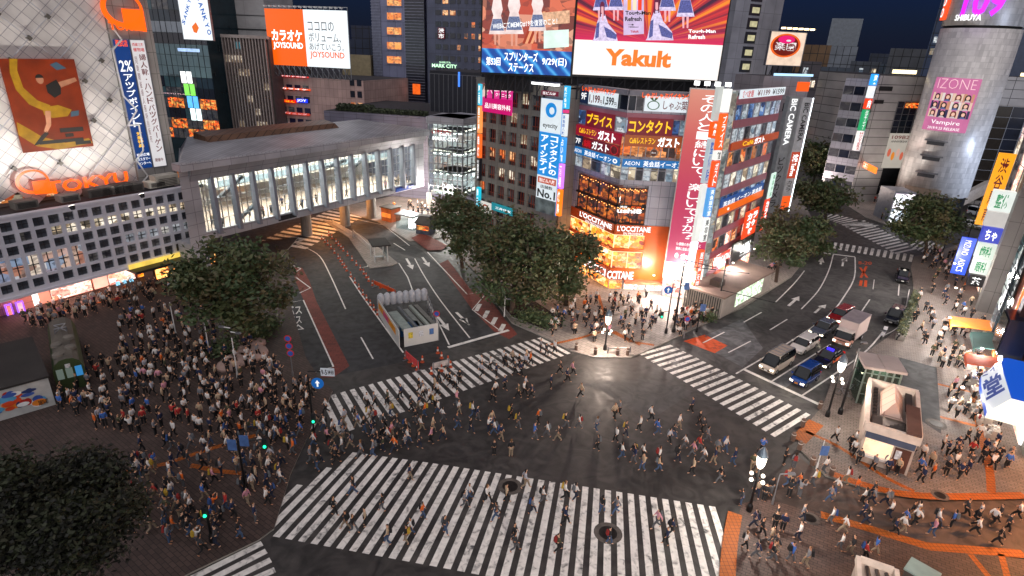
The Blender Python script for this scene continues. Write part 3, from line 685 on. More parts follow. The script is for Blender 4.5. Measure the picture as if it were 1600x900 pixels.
z1b, z0b = F2.hit(188, 62, .5)[1], F2.hit(232, 262, .5)[1]
ua, ub, uc, ud = F2.hit(196, 160, .5)[0], F2.hit(219, 160, .5)[0], F2.hit(221, 159, .5)[0], F2.hit(242, 158, .5)[0]
sign('tall blue banner with white characters on the store corner, beside a white one', F2, None, None, bl, [('西武店', .1, .0, .9, .05, 'o'), ('2%', .08, .15, .92, .235, 'w'), ('アップポイント', .22, .25, .82, .665, 'w', 'v'), ('対象特典', .3, .7, .7, .83, 'y', 'v'), ('特別広場', .05, .875, .95, .9, 'w'), ('カスタマー', .05, .91, .95, .935, 'w'), ('センターへ', .05, .945, .95, .97, 'w')], .5, .1, 'banner', None, 'vertical_banner', None, None, (ua, ub, z0b, z1b))
sign('tall white banner with dark red characters on the store corner', F2, None, None, wh, [('西館三階', .1, .02, .9, .045, 'r'), ('催物場', .1, .055, .9, .085, 'r'), ('婦人靴・ハンドバッグバーゲン', .42, .1, .9, .88, 'n', 'v'), ('同時開催婦人服特別販売', .1, .12, .26, .8, 'n', 'v', .0), ('開催中', .2, .93, .8, .96, 'n')], .5, .1, 'banner', None, 'vertical_banner', None, m_steel, (uc, ud, z0b, z1b))
ZBR = 5.5; A3 = gp(415, 353, 5.5); F3 = Face(A3, gp(665, 290, 5.5))
uL, uR = F3.hit(298, 300)[0], F3.hit(662, 250)[0]
zb = 5.5; zw0 = F3.hit(341, 358.5)[1]; zw1 = F3.hit(331, 279)[1]; ze0 = F3.hit(480, 237)[1] ; ze0 = max(ze0, zw1 + 1.2); ze1 = ze0 + .9; DEP = 15
br_ = thing('pedestrian_bridge', 'glazed grey bridge building crossing above the bus road', 'bridge', F3.pt((uL + uR) / 2, 0, -DEP / 2))
mb = MB()
F3.panel(mb, uL, uR, zb, zw0, -.6, 0, 0)                       # sill band
P = F3.pt
for k in range(1):
 mb.hexa([P(uL, zw1, .0), P(uR, zw1, .0), P(uR, zw1, -.6), P(uL, zw1, -.6), P(uL, ze0, .9), P(uR, ze0, .9), P(uR, ze0, -.6), P(uL, ze0, -.6)], 0)
SK_ = 9.0; F3.panel(mb, uL - 1.5, uR + .3, ze0, ze1, -.6, 1.3, 0)
uW = F3.hit(316, 320)[0]
F3.panel(mb, uL, uW, zw0, zw1, -1.2, .0, 0); fprism(F3, [(uL - 1.2, .1), (uL, .1), (uL + SK_, -DEP), (uL + SK_ - 1.2, -DEP)], zb - 2, ze0, mb, 0); F3.panel(mb, uL - 1.2, uL + 1.2, .1, zb, -3, -.1, 0); F3.panel(mb, F3.hit(649, 262)[0], uR, zw0, zw1, -.8, 0, 0)
fprism(F3, [(uL, -.6), (uR, -.6), (uR, -DEP), (uL + SK_, -DEP)], zb, zb + .5, mb, 0)
F3.panel(mb, uL + SK_, uR, zb + .5, ze0, -DEP - .4, -DEP, 0)
mb.build('shell', m_lav, br_)
mb = MB()                                                      # roof: low pitched metal, falling towards the crossing
mb.hexa([P(uL - 1.5, ze1, 1.3), P(uR + .3, ze1, 1.3), P(uR + .3, ze0, -DEP), P(uL + SK_ - 1, ze0, -DEP), P(uL - 1.5, ze1 + .15, 1.2), P(uR + .3, ze1 + .15, 1.2), P(uR - 2, ze1 + .7, -DEP + .5), P(uL + SK_, ze1 + .7, -DEP + .5)], 0)
mb.build('roof', m_roofmetal, br_)
mb = MB(); ur0 = uL + 9; ur1 = F3.hit(518, 203, -11)[0]
mb.hexa([P(ur0, ze1 + .5, -9), P(ur1, ze1 + .5, -9), P(ur1, ze1 + .5, -13), P(ur0, ze1 + .5, -13), P(ur0, ze1 + 1.2, -10), P(ur1, ze1 + 1.2, -10), P(ur1, ze1 + 1.6, -12.6), P(ur0, ze1 + 1.6, -12.6)], 0)
mb.build('roof_light', TILE('bronze_roof_light', '#7a5c48', '#4a382c', .8, 4, .06, 0, .4), br_)
colx = [(336, 314), (647, 261)]; cu0 = F3.hit(*colx[0], .2)[0]; cu1 = F3.hit(*colx[1], .2)[0]
for k in range(14):
 u = cu0 + (cu1 - cu0) * k / 13
 mb = MB(); mb.hexa([P(u - .22, zw0 - .5, .75), P(u + .22, zw0 - .5, .75), P(u + .22, zw0 - .5, -.5), P(u - .22, zw0 - .5, -.5), P(u - .22, zw1 + .3, .35), P(u + .22, zw1 + .3, .35), P(u + .22, zw1 + .3, -.5), P(u - .22, zw1 + .3, -.5)], 0)
 mb.build('fin', M('bridge_fin_grey', '#8a8d98', .45, .3, .08, 1), br_)
for k in range(-1, 13):
 a = cu0 + (cu1 - cu0) * k / 13 + .22; b = cu0 + (cu1 - cu0) * (k + 1) / 13 - .22
 if k < 0: a = uW
 mb = MB(); F3.panel(mb, a, b, zw0, zw1, -.36, -.33, 0)
 for i in range(1, 3): F3.panel(mb, a + (b - a) * i / 3 - .05, a + (b - a) * i / 3 + .05, zw0, zw1, -.33, -.25, 1)
 for j in range(1, 5): F3.panel(mb, a, b, zw0 + (zw1 - zw0) * j / 5 - .04, zw0 + (zw1 - zw0) * j / 5 + .04, -.33, -.245, 1)
 mb.build('window', [CG, m_steel], br_)
mb = MB(); fprism(F3, [(uW, -.7), (uR, -.7), (uR, -DEP + .1), (uL + SK_ + .2, -DEP + .1)], zw1 - .1, zw1, mb); mb.build('ceiling', M('bridge_ceiling', '#d8d4cc', .7), br_)
mb = MB()
for k in range(26):
 u = uW + (uR - uW) * (k + .5) / 26; F3.panel(mb, u - .25, u + .25, zw1 - .2, zw1 - .12, max(-DEP + 2, -(u - uL) * DEP / SK_ + 1), -1.0, 0)
mb.build('ceiling_lights', E('bridge_ceiling_light', '#ffeede', 42.0), br_)
mb = MB(); F3.panel(mb, uL + SK_, uR, zb + .5, zw1 - .1, -DEP + .02, -DEP + .3, 0); mb.build('inner_wall', M('bridge_inner_wall', '#e0d4cc', .7, 0, .25, .3), br_)
mb = MB(); fprism(F3, [(uW, -.62), (uR, -.62), (uR, -DEP + .3), (uL + SK_ + .2, -DEP + .3)], zb + .5, zb + .58, mb); mb.build('inner_floor', M('bridge_inner_floor', '#c8b0a0', .4, 0, .2, .4), br_)
mb = MB()                                                       # sloping inner balcony and ramps
zm = (zw0 + zw1) / 2
F3.panel(mb, uL + SK_ + .3, uR, zm - .5, zm - .2, -DEP + .3, -9, 0); F3.panel(mb, uL + SK_ + .3, uR, zm - .2, zm + .8, -9.1, -9, 1)
mb.build('inner_gallery', [M('gallery_slab', '#b8b0a6', .6), M('gallery_glass', '#8a98a0', .2)], br_)
mb = MB()
for a, b in ((.04, .3), (.3, .04)): pass
for i, (x0, y0, x1, y1) in enumerate(((340, 312, 378, 275), (376, 340, 400, 318), (545, 268, 568, 247), (500, 265, 540, 250))):
 a = F3.hit(x0, y0, -1.2); b = F3.hit(x1, y1, -1.2); mb.tube(P(*a, -1.2), P(*b, -1.2), .32, .32, 8)
mb.build('brace', M('brace_grey', '#5c6068', .5, .3), br_)
mb = MB()
for x0, x1 in ((393, 430), (440, 466)):
 a = F3.hit(x0, 275)[0]; b = F3.hit(x1, 268)[0]
 for k in range(5): F3.panel(mb, a - 3 + (b - a) * k / 5, a - 3 + (b - a) * (k + .7) / 5, zw1 - 2.2 - (k % 2) * .3, zw1 - .4, -DEP + .35, -DEP + .42, k % 2)
mb.build('inner_mural', [E('mural_red', '#d03a1c', .8, .4, 2), E('mural_orange', '#f08a30', .8, .4, 2)], br_)
for k, (x, y) in enumerate(((480, 367), (581, 341), (540, 352))):
 p = gp(x, y); mb = MB(); mb.tube((p.x, p.y, 0), (p.x, p.y, zb + .1), .9, .9, 16); mb.build('pier', m_conc, br_)
mb = MB(); F3.panel(mb, F3.hit(436, 352)[0], F3.hit(464, 347)[0], zb + .2, zb + .9, 0, .05); mb.build('vent', m_darkmetal, br_)
sign('small blue and white station sign on the underside edge of the bridge', F3, (618, 300), (650, 297), M('blue_enamel', '#1c3a9a', .4), [('渋谷駅 SHIBUYA', .03, .2, .6, .85, 'b'), ('井の頭線', .65, .2, .97, .8, 'w')], .12, .1, uz=(F3.hit(618, 303)[0], F3.hit(648, 296)[0], zb + .15, zb + .95))
g0 = gp(671, 331); g1 = gp(722, 337); g2 = gp(762, 324)
zg0 = zat(g0, 301); zg1 = zat(g0, 192)
for kk, (A, B) in enumerate(((g0, g1), (g1, g2))):
 f = Face(A, B)
 if kk == 0:
  gl = thing('glass_entrance_hall', 'brightly lit glass entrance hall with a square grid, between bridge and office block', 'building', f.pt(f.L / 2, 0, -4)); FG = f
  m_hall = E('hall_light', '#fff2e0', 45.0)
 nx = 7 if kk == 0 else 6; mb = MB(); f.panel(mb, 0, f.L, zg0, zg1, -.06, -.03, 0); mb.build('glazing', [CG], gl)
 mb = MB()
 for i in range(nx + 1): u = f.L * i / nx; f.panel(mb, u - .09, u + .09, zg0, zg1, -.03, .15, 0)
 for j in range(10): z = zg0 + (zg1 - zg0) * j / 9; f.panel(mb, 0, f.L, z - .08, z + .08, -.03, .12, 0)
 mb.build('grid_frame', m_steel, gl)
 mb = MB();
 for j in range(4): z = zg0 + (zg1 - zg0) * j / 3.4; f.panel(mb, .2, f.L - .2, z, z + .35, -7, -.5, 0)
 mb.build('floor_slab', M('hall_slab', '#d0c8bc', .6), gl)
 mb = MB()
 for j in range(1, 5):
  z = zg0 + (zg1 - zg0) * min(j / 3.4, 1) - .12
  for i in range(5): u = f.L * (i + .5) / 5; f.panel(mb, u - .15, u + .15, z - .08, z, -6, -1, 0)
 mb.build('ceiling_lights', m_hall, gl)
 mb = MB(); f.panel(mb, 0, f.L, zg0, zg1 + 0.1, -7.4, -7, 0); mb.build('back_wall', ROOM('hall_back_wall', ['#f4e8d8', '#e0ccb8', '#fff6ea', '#c8805a', '#d8d0c4'], .9, .45) if kk else ROOM('hall_back_wall_pale', ['#f4ece0', '#e8dccc', '#fff8ee', '#d0a890'], .8, .35), gl)
 mb = MB(); f.panel(mb, -.3, f.L + .3, zg1, zg1 + 1.2, -7.5, .3, 0); mb.build('roof', m_lav, gl)
for g in (g0, g1, g2):
 mb = MB(); mb.tube((g.x, g.y, 0), (g.x, g.y, zg0), .55, .55, 14); mb.build('column', m_conc, gl)
sign('white station mall name in letters behind the entrance hall glass', FG, (676, 207), (716, 222), None, [('SHIBUYA', .25, 0, .75, .35, 'W'), ('MARK CITY', 0, .48, 1, 1, 'W')], .3, .05)
sign('small red lettering above the white name on the glass hall', FG, (678, 207), (706, 214), None, [('しぶそば カフェ', 0, 0, 1, 1, 'r')], .35, .05, uz=(FG.hit(676, 205)[0], FG.hit(706, 205)[0], FG.hit(690, 209)[1], FG.hit(690, 203)[1]))
F4 = Face(gp(741, 374), ang=-46.5)
u0 = 0.0; u1 = F4.hit(879, 200)[0]; z1 = F4.hit(800, 129)[1]
r = ob_ = thing('office_block', 'grey concrete office block with red framed windows and a tall blue eye clinic sign', 'building', F4.pt(u1 / 2, 0, -6))
m_off = TILE('office_concrete', '#87837c', '#5e5a55', 1.4, 3.1, .03, 0, .8)
cols = 6; rows = 9; holes = []
rh = z1 / 9.15; cw = (F4.hit(842, 250)[0] - u0 - .5) / cols
for i in range(cols):
 for j in range(rows - 1):
  a = u0 + .5 + cw * i + cw * .16; z = z1 - .75 - rh * (j + 1) + .1; holes.append((a, a + cw * .7, z + rh * .02, z + rh * .74))
mb = MB(); wall_grid(mb, F4, u0, u1, 0, z1, holes, .4); fprism(F4, [(u0, -.45), (u1, -.45), (u1, -16), (u0, -16)], 0, z1 - .2, mb, 0, 1)
F4.panel(mb, u0 - .1, u1, z1, z1 + .25, -16, .1, 0); mb.build('wall', [m_off, m_roofdark], r)
litO = {(1, 3), (2, 3), (3, 3), (0, 5)}; litW = {(3, 1), (2, 4), (3, 4), (4, 0), (4, 2), (4, 6), (5, 3)}
for q, h in enumerate(holes):
 i, j = q // (rows - 1), q % (rows - 1); a, b, c, d = h
 p = m_lit_warm if (i, j) in litO else (m_lit_office if (i, j) in litW else (m_dim_office if (i + j) % 3 else DARKWIN()))
 mb = MB(); F4.panel(mb, a, b, c, d, -.45, -.38, 0); F4.panel(mb, a, b, c, c + (d - c) * .25, -.38, -.33, 1)
 for uu in (a + (b - a) * .35, a + (b - a) * .66): F4.panel(mb, uu - .06, uu + .06, c, d, -.38, -.28, 2)
 F4.panel(mb, a, b, c + (d - c) * .25, c + (d - c) * .31, -.33, -.27, 2)
 mb.build('window', [p, M('window_apron_dark', '#26262a', .4), M('red_window_frame', '#8a3a26', .5)], r)
sign('pink clinic billboard at the top corner of the grey office block', F4, (752, 130), (799, 181), E('pink_billboard', '#f03a98', .85, .25, .5), [('品川スキン', .42, .1, .97, .23, 'w'), ('クリニック', .48, .27, .97, .4, 'w'), ('♡', .32, .14, .43, .32, 'w'), ('品川美容外科', .14, .66, .97, .86, 'w')], .25, .15, 'billboard', None, 'wall_billboard',
 lambda r, fn: (shape(r, fn, [(0, .5), (1, .46), (1, 1), (0, 1)], E('billboard_magenta', '#d01070', .85), -.015), shape(r, fn, [(0, 0), (.16, 0), (.24, .12), (.26, .24), (.2, .3), (.22, .38), (.1, .46), (0, .5)], E('billboard_skin', '#ffd8cc', .8, .3, 2), .005), shape(r, fn, [(0, 0), (.14, 0), (.08, .2), (0, .3)], E('billboard_hair', '#8a5a40', .6), .012)))
def eye_art(r, fn):
 shape(r, fn, [(0, 0), (1, 0), (1, .28), (0, .28)], E('sign_white', '#e8f2f8', .85, .1), -.01)
 shape(r, fn, [(0, .66), (1, .66), (1, .87), (0, .87)], E('sign_white', '#e8f2f8', .85, .1), -.01)
 shape(r, fn, ell(.5, .09, .26, .062), E('sign_blue2', '#1488d8', .9)); shape(r, fn, ell(.54, .095, .12, .03), E('sign_white', None, 1), .02)
 shape(r, fn, [(0, .87), (1, .87), (1, 1), (0, 1)], M('sign_photo_grey', '#7a8a8c', .5, 0, .5, 1), -.005)
 shape(r, fn, [(.05, .675), (.95, .675), (.95, .73), (.05, .73)], E('sign_redbrown', '#c85030', .8), .005)
sign('tall blue and white eye clinic sign on the grey office block', F4, (846, 153), (867, 338), E('sign_blue', '#1a8ee0', .9, .1), [('eyecity', .15, .2, .85, .25, 'd'), ('コンタクトの', .56, .3, .92, .645, 'w', 'v', .03), ('アイシティ', .1, .3, .46, .645, 'w', 'v', .03), ('当ビル八階', .12, .685, .9, .72, 'w'), ('店舗数', .2, .745, .8, .775, 'k'), ('No.1', .06, .785, .95, .86, 'k', 'h', .03)], .9, .25, 'sign', None, 'vertical_sign', eye_art)
sign('dark red floor sign above the blue eye clinic sign', F4, (846, 141), (871, 151), E('dark_red_panel', '#7a1834', .7), [('当ビル5F', .1, .15, .9, .85, 'w')], .95, .2)
mb = MB()
t = thing('rooftop_floodlights', 'row of white floodlights shining down over the blue eye clinic sign', 'floodlight', F4.pt(F4.hit(855, 140)[0], z1, 1))
for k in range(4):
 u = F4.hit(838 + k * 10, 135, 1)[0]; mb = MB(); F4.box(mb, u - .4, u + .4, z1 + .2, z1 + .5, .6, 1.6, 0); mb.build('lamp_head', E('floodlight_white', '#ffffff', 3.0), t)
mb = MB(); F4.panel(mb, F4.hit(833, 135, 1)[0], F4.hit(874, 135, 1)[0], z1 + .5, z1 + .62, .4, 1.8, 0); mb.build('frame', m_steel, t)
sign('teal bank sign low on the grey office block, partly hidden by trees', F4, (768, 316), (800, 338), E('teal_panel', '#0a98a8', .7, .2), [('三井住友', .2, .35, .95, .7, 'w')], .3, .15)
sign('white square with an orange bear emblem beside the teal bank sign', F4, (750, 313), (767, 336), E('cream_panel', '#f0ece4', .7), [], .3, .15, 'sign', None, 'sign_board', lambda r, fn: (shape(r, fn, ell(.5, .5, .28, .3), M('emblem_red_brown', '#c84a28', .5)), shape(r, fn, ell(.5, .54, .18, .2), E('cream_panel', None, 1), .02)))
def light_stack(nm, face, px_bottom, px_top, w_px, items, off, group, depth=.5):
 """items from top: (fraction, colour, strength, text, textcolour, label)"""
 ub, zb_ = face.hit(*px_bottom, off); ut, zt_ = face.hit(*px_top, off); uw = abs(face.hit(px_top[0] + w_px, px_top[1], off)[0] - ut)
 f0 = 0
 for fr, colr, s, tx, tc_, lab in items:
  za = zt_ - (zt_ - zb_) * f0 - .08; zb2 = zt_ - (zt_ - zb_) * (f0 + fr) + .08; f0 += fr
  if colr is None: continue
  sign(lab, face, None, None, E('lightbox_' + colr + str(s), colr, s, .15, .5), [(tx, .2, .04, .8, .96, tc_, 'v', .02)] if tx else [], off, depth, 'sign', group, 'light_box', None, None, (ut, ut + uw, zb2, za))
light_stack('a', F4, (744, 322), (747, 130), 4.5, [(.17, '#40c0e0', 1.1, '薬局', 'w', 'thin pale blue light box topmost between glass hall and office block'), (.22, '#ff9a50', 1.1, '居酒屋', 'w', 'thin orange light box second from the top beside the glass hall'), (.2, '#f06a28', 1.1, '串焼', 'w', 'thin deep orange light box midway down the stack beside the glass hall'), (.19, '#282830', .3, '個室居酒屋', 'w', 'thin black light box with white characters beside the glass hall'), (.05, None, 1, '', 'w', ''), (.17, '#18b0c8', 1.3, '歯科', 'w', 'thin teal light box at the bottom of the stack beside the glass hall')], .6, 'light boxes on the left edge of the office block')
light_stack('b', F4, (864, 338), (882, 133), 6.5, [(.17, '#30b4e8', 1.1, '新宿会館', 'w', 'slim sky blue light box at the top between office block and corner building'), (.03, '#e04080', 1, '', 'w', 'tiny pink light box below the sky blue one'), (.17, '#e8f0f4', .95, '英会話 八階', 'b', 'slim white light box with blue characters between office and corner building'), (.2, '#3a9ae8', 1.1, '占い館', 'w', 'slim mid blue light box between office block and corner building'), (.2, '#c878f0', 1.4, '酒場', 'w', 'slim violet light box between office block and corner building'), (.22, '#ff7a1a', 1.4, '焼鳥', 'w', 'slim orange light box at the foot of the stack beside the trees')], .9, 'light boxes between office block and corner building')
q0 = gp(884, 414); q1 = gp(950, 452.5); q2 = gp(1036, 457)
FL = Face(q0, q1); FR = Face(q1, q2); zt = FR.hit(1000, 141)[1]
cb = thing('corner_building', 'brightly signed corner building with restaurants, orange lit shop floors and two facets', 'building', ((q0.x + q2.x) / 2, (q0.y + q2.y) / 2 + 8, 0))
FS0 = gp(1098, 466); FS1 = gp(1168, 418); FS = Face(FS0, FS1)
back = FS.pt(FS.L, 0, -16); back2 = FL.pt(-.5, 0, -18)
m_sil = TILE('silver_panel', '#a9a9b4', '#6a6a74', 1.2, 1.5, .03, 0, .35, 0, .3)
mb = MB(); mb.prism([tuple(FL.pt(0, 0, -.8).xy), tuple(FL.pt(FL.L, 0, -.8).xy), tuple(FR.pt(FR.L, 0, -.8).xy), tuple(FS.pt(0, 0, -.8).xy), tuple(FS.pt(FS.L, 0, -.8).xy), tuple(back.xy), tuple(back2.xy)], 0, zt - .4, 0, 1)
mb.build('core', [m_sil, m_roofdark], cb)
def zpx(face, x, y): return face.hit(x, y)[1]
zz = {k: FR.hit(1000, y)[1] for k, y in dict(top=141, s9t=149, s9b=173, s8t=177, w8=185, s8b=209, cafet=214, cafeb=231, cafew=245, aeont=249, aeonb=261, off6=282, sil=290, r5t=295, r5b=322, r4t=325, r4b=350, loct=352, l3t=368, l3b=389, l2t=394, l2b=420, loc1=424, sh=438).items()}
m_mull = M('mullion_grey', '#9a9aa2', .4, .3, .1)
def glazed(face, ua, ub, za, zb_, n, pane, root=cb, name='window', rows=1, o=0.0, frame=None):
 for k in range(n):
  a = ua + (ub - ua) * k / n; b = ua + (ub - ua) * (k + 1) / n; mb = MB()
  p = pane[k % len(pane)] if isinstance(pane, (list, tuple)) else pane
  face.panel(mb, a + .04, b - .04, za, zb_, o - .12, o - .06, 0); face.panel(mb, a - .05, a + .05, za, zb_, o - .1, o + .06, 1); face.panel(mb, a + .05, b - .05, zb_ - .1, zb_, o - .06, o + .03, 1)
  for q in range(1, rows): face.panel(mb, a + .05, b - .05, za + (zb_ - za) * q / rows - .04, za + (zb_ - za) * q / rows + .04, o - .06, o + .02, 1)
  mb.build(name, [p, frame or m_mull], root)
m_pinkband = M('pink_spandrel', '#a86a78', .5, 0, .12, .6); m_cool = ROOM('cool_lit_office', ['#8aa0b0', '#e8f0f4', '#4a5a6a', '#f4f8fa', '#c0ccd4'], .75, .7); m_bluewin = ROOM('blue_tinted_rooms', ['#1a2a50', '#3a6ab0', '#182038', '#5a8ad0', '#c0d8f0'], .7, .8)
m_barroom = ROOM('dim_orange_bar', ['#140804', '#8a3a10', '#ff8a2a', '#2a1208', '#5a2408', '#c85a18', '#1c0c06'], 1.0, 1.4)
for f, L_, nn in ((FL, FL.L, 5), (FR, FR.L, 8)):
 mb = MB(); f.panel(mb, -.02, L_, zz['s8t'], zz['s9b'] , -.8, 0, 0); f.panel(mb, -.02, L_, zz['w8'], zz['s8t'], -.8, .02, 1); f.panel(mb, 0, L_, zz['cafet'], zz['s8b'], -.8, .02, 1)
 f.panel(mb, 0, L_, zz['sil'], zz['off6'], -.8, .05, 0); f.panel(mb, 0, L_, zz['s9t'], zt, -.8, .3, 2)
 mb.build('spandrel', [m_sil, m_pinkband, M('grey_fascia', '#7a7a84', .5)], cb)
 glazed(f, 0, L_, zz['s9b'], zz['s9t'], nn, [DARKWIN(), m_dim_office]); glazed(f, 0, L_, zz['s8b'], zz['w8'], nn, [m_bluewin, m_cool, m_dim_office]); glazed(f, 0, L_, zz['cafew'], zz['cafet'], nn, m_lit_warm)
 glazed(f, 0, L_, zz['off6'], zz['aeont'], nn, [m_cool, m_lit_office, m_dim_office], rows=2)
mb = MB(); ua_ = FR.hit(1012, 305)[0]
FR.panel(mb, ua_, FR.L + 1.2, zz['loct'], zz['sil'], -.8, .05, 0); FL.panel(mb, -.3, FL.L * .12, zz['loct'], zz['sil'], -.8, .05, 0)
FR.panel(mb, 0, ua_, zz['r4t'], zz['r5b'], -.8, .1, 1); FL.panel(mb, FL.L * .12, FL.L, zz['r4t'], zz['r5b'], -.8, .1, 1); FR.panel(mb, 0, ua_, zz['loct'], zz['r4b'], -.8, .1, 1); FL.panel(mb, FL.L * .12, FL.L, zz['loct'], zz['r4b'], -.8, .1, 1); mb.build('silver_bay', [m_sil, m_black], cb)
for a, b in (('r5b', 'r5t'), ('r4b', 'r4t')):
 glazed(FR, 0, ua_, zz[a], zz[b], 4, m_barroom, rows=1, frame=m_darkmetal, o=-.3); glazed(FL, FL.L * .12, FL.L, zz[a], zz[b], 4, m_barroom, frame=m_darkmetal, o=-.3)
for f, a, b in ((FL, FL.L * .14, FL.L), (FR, .1, ua_ - .2)):
 for s_ in ('r5t', 'r4t'):
  mb = MB()
  for k in range(16): u = a + (b - a) * (k + .5) / 16; f.box(mb, u - .05, u + .05, zz[s_] - .22 - .12 * (k % 3), zz[s_] - .14 - .12 * (k % 3), -.34, -.27, 0)
  mb.build('lamp_string', E('warm_bulbs', '#ffb060', 4), cb)
m_orangeface = E('orange_lit_facing', '#d8480a', .45, .3, .35)
mb = MB()
for f, L_ in ((FL, FL.L), (FR, FR.L + .6)):
 f.panel(mb, 0, L_, zz['l3t'], zz['loct'], -.8, .12, 0); f.panel(mb, 0, L_, zz['l2t'], zz['l3b'], -.8, .12, 0); f.panel(mb, 0, L_, zz['sh'], zz['l2b'], -.8, .12, 0)
ub_ = FR.hit(1004, 400)[0]
FR.panel(mb, ub_, FR.L + .6, zz['l3b'], zz['l3t'], -.8, .12, 0); FR.panel(mb, ub_, FR.L + .6, zz['l2b'], zz['l2t'], -.8, .12, 0)
mb.build('orange_facing', M('orange_cladding', '#b04a18', .35, .1, .15, .6), cb)
for a, b in (('l3b', 'l3t'), ('l2b', 'l2t')):
 glazed(FR, .1, ub_, zz[a], zz[b], 2, m_shop_orange, name='shop_window', frame=E('warm_white_strip', '#ffe0b0', 1.5)); glazed(FL, .2, FL.L, zz[a], zz[b], 2, m_shop_orange, name='shop_window', frame=E('warm_white_strip', None, 1))
glazed(FL, .2, FL.L, .2, zz['sh'], 2, m_shop_orange, name='shop_window'); glazed(FR, 0, FR.hit(972, 445)[0], .2, zz['sh'], 1, m_shop_orange, name='shop_window')
glazed(FR, FR.hit(974, 445)[0], FR.hit(1008, 445)[0], .2, zz['sh'] - .3, 2, m_shop_white, name='shop_window'); glazed(FR, FR.hit(1009, 445)[0], FR.L, .2, zz['sh'] - .3, 2, m_shop_white, name='shop_window')
mb = MB(); FR.panel(mb, FR.hit(974, 440)[0], FR.L, zz['sh'] - .2, zz['sh'] + .15, .1, 1.2, 0); mb.build('awning', M('red_brown_awning', '#a85a3c', .8), cb)
def on(face, za, zb_, ua, ub): return (face.L * ua, face.L * ub, zz[zb_], zz[za])
gy = M('grey_fascia', None)
sign('orange restaurant lettering along the roof edge of the facet beside the office block', FL, None, None, None, [('しゃぶしゃぶバイキング', 0, 0, 1, 1, 'o', 'h', .03)], .4, uz=(FL.L * .12, FL.L * .8, zt - .85, zt - .15))
sign('orange restaurant lettering along the roof edge beside the giant red banner', FR, None, None, None, [('しゃぶしゃぶバイキング', 0, 0, 1, 1, 'o', 'h', .03)], .4, uz=(FR.L * .2, FR.L * .97, zt - .85, zt - .15))
sw = E('sign_white', None)
sign('white price board reading 1,199 and 1,599 beside a blue floor number', FL, None, None, sw, [('1,199', .04, .3, .42, .95, 'n', 'h', .03), ('円', .43, .6, .5, .9, 'n'), ('1,599', .54, .3, .9, .95, 'k', 'h', .03), ('円', .91, .6, .99, .9, 'k'), ('ランチ', .1, .02, .3, .22, 'r'), ('ディナー', .6, .02, .86, .22, 'b')], .2, uz=(FL.L * .24, FL.L * .82, zz['s9b'], zz['s9t']))
sign('dark blue square reading 9F', FL, None, None, E('navy_panel', '#14284a', .6), [('9F', .15, .25, .85, .75, 'w')], .2, uz=(FL.L * .06, FL.L * .22, zz['s9b'], zz['s9t']))
sign('white board with brown brush characters and a green turnip drawing', FR, None, None, sw, [('しゃぶ葉', .42, .25, .97, .85, 'n', 'h', .01)], .2, uz=(FR.L * .26, FR.L * .97, zz['s9b'], zz['s9t']), art=lambda r, fn: (shape(r, fn, ell(.2, .6, .14, .3), M('turnip_outline', '#2a6a3a', .5)), shape(r, fn, ell(.2, .6, .115, .25), sw, .02), shape(r, fn, [(.19, .35), (.1, .12), (.17, .1), (.2, .3), (.23, .08), (.29, .14), (.21, .36)], M('turnip_outline', None), .02)))
dr = E('dark_red_banner', '#8a1428', .55, .15)
sign('dark red board with beige characters on the facet beside the office block', FL, None, None, dr, [('プライス', .05, .15, .95, .85, 'y', 'h', .03)], .2, uz=(FL.L * .22, FL.L * .8, zz['s8b'] - .1, zz['w8'] + .1))
sign('dark red board with beige characters beside the giant red banner', FR, None, None, dr, [('コンタクト', .04, .12, .96, .88, 'y', 'h', .03)], .2, uz=(FR.L * .02, FR.L * .76, zz['s8b'] - .1, zz['w8'] + .1))
for f, lab in ((FL, 'cafe sign with yellow and white lettering on a dark red strip'), (FR, 'cafe sign with yellow and white lettering on a brown orange strip')):
 sign(lab, f, None, None, E('cafe_strip_red', '#a01430', .7) if f is FL else E('cafe_strip_brown', '#b0562a', .6), [('Caféレストラン', .12 if f is FL else .08, .2, .5, .75, 'y', 'h', .02), ('ガスト', .54, .08, .9, .95, 'W', 'h', .04)], .35, uz=(0, f.L * (.98 if f is FL else 1.0), zz['cafeb'] + .2, zz['cafet'] + .25))
sign('dark red cafe board with large white characters and a round badge', FL, None, None, E('cafe_board_red', '#7a1018', .6), [('鍋', .03, .2, .24, .9, 'r', 'h', .02), ('ガスト', .27, .15, .74, .9, 'w', 'h', .04)], .25, uz=(FL.L * .2, FL.L * .96, zz['cafew'] - .2, zz['cafeb'] + .1), art=lambda r, fn: (shape(r, fn, ell(.87, .5, .1, .42), E('badge_red', '#c81420', .9), .01), shape(r, fn, ell(.87, .5, .085, .36), E('badge_dark', '#5a0a10', .7), .02)))
sign('dark blue square reading 7F', FL, None, None, E('navy_panel', None), [('7F', .15, .25, .85, .75, 'w')], .25, uz=(FL.L * .02, FL.L * .18, zz['cafew'] - .2, zz['cafeb'] + .1))
sign('round brown cafe badge in the lit window row', FR, None, None, None, [('ガスト', .2, .4, .8, .6, 'w')], .2, uz=(FR.L * .44, FR.L * .57, zz['cafew'] + .1, zz['cafeb']), art=lambda r, fn: (shape(r, fn, ell(.5, .5, .5, .5), E('badge_grey', '#8a7a70', .6), -.01), shape(r, fn, ell(.5, .5, .4, .4), E('badge_brown', '#5a2a1a', .6), .005)))
sb = E('school_strip_blue', '#1a78c0', .75, .1)
sign('blue language school strip on the facet beside the office block', FL, None, None, sb, [('AEON', .04, .25, .2, .75, 'w', 'h', 0), ('英会話イーオン', .27, .15, .84, .85, 'w'), ('◎', .87, .2, .96, .8, 'w')], .3, uz=(0, FL.L * .99, zz['aeonb'], zz['aeont']))
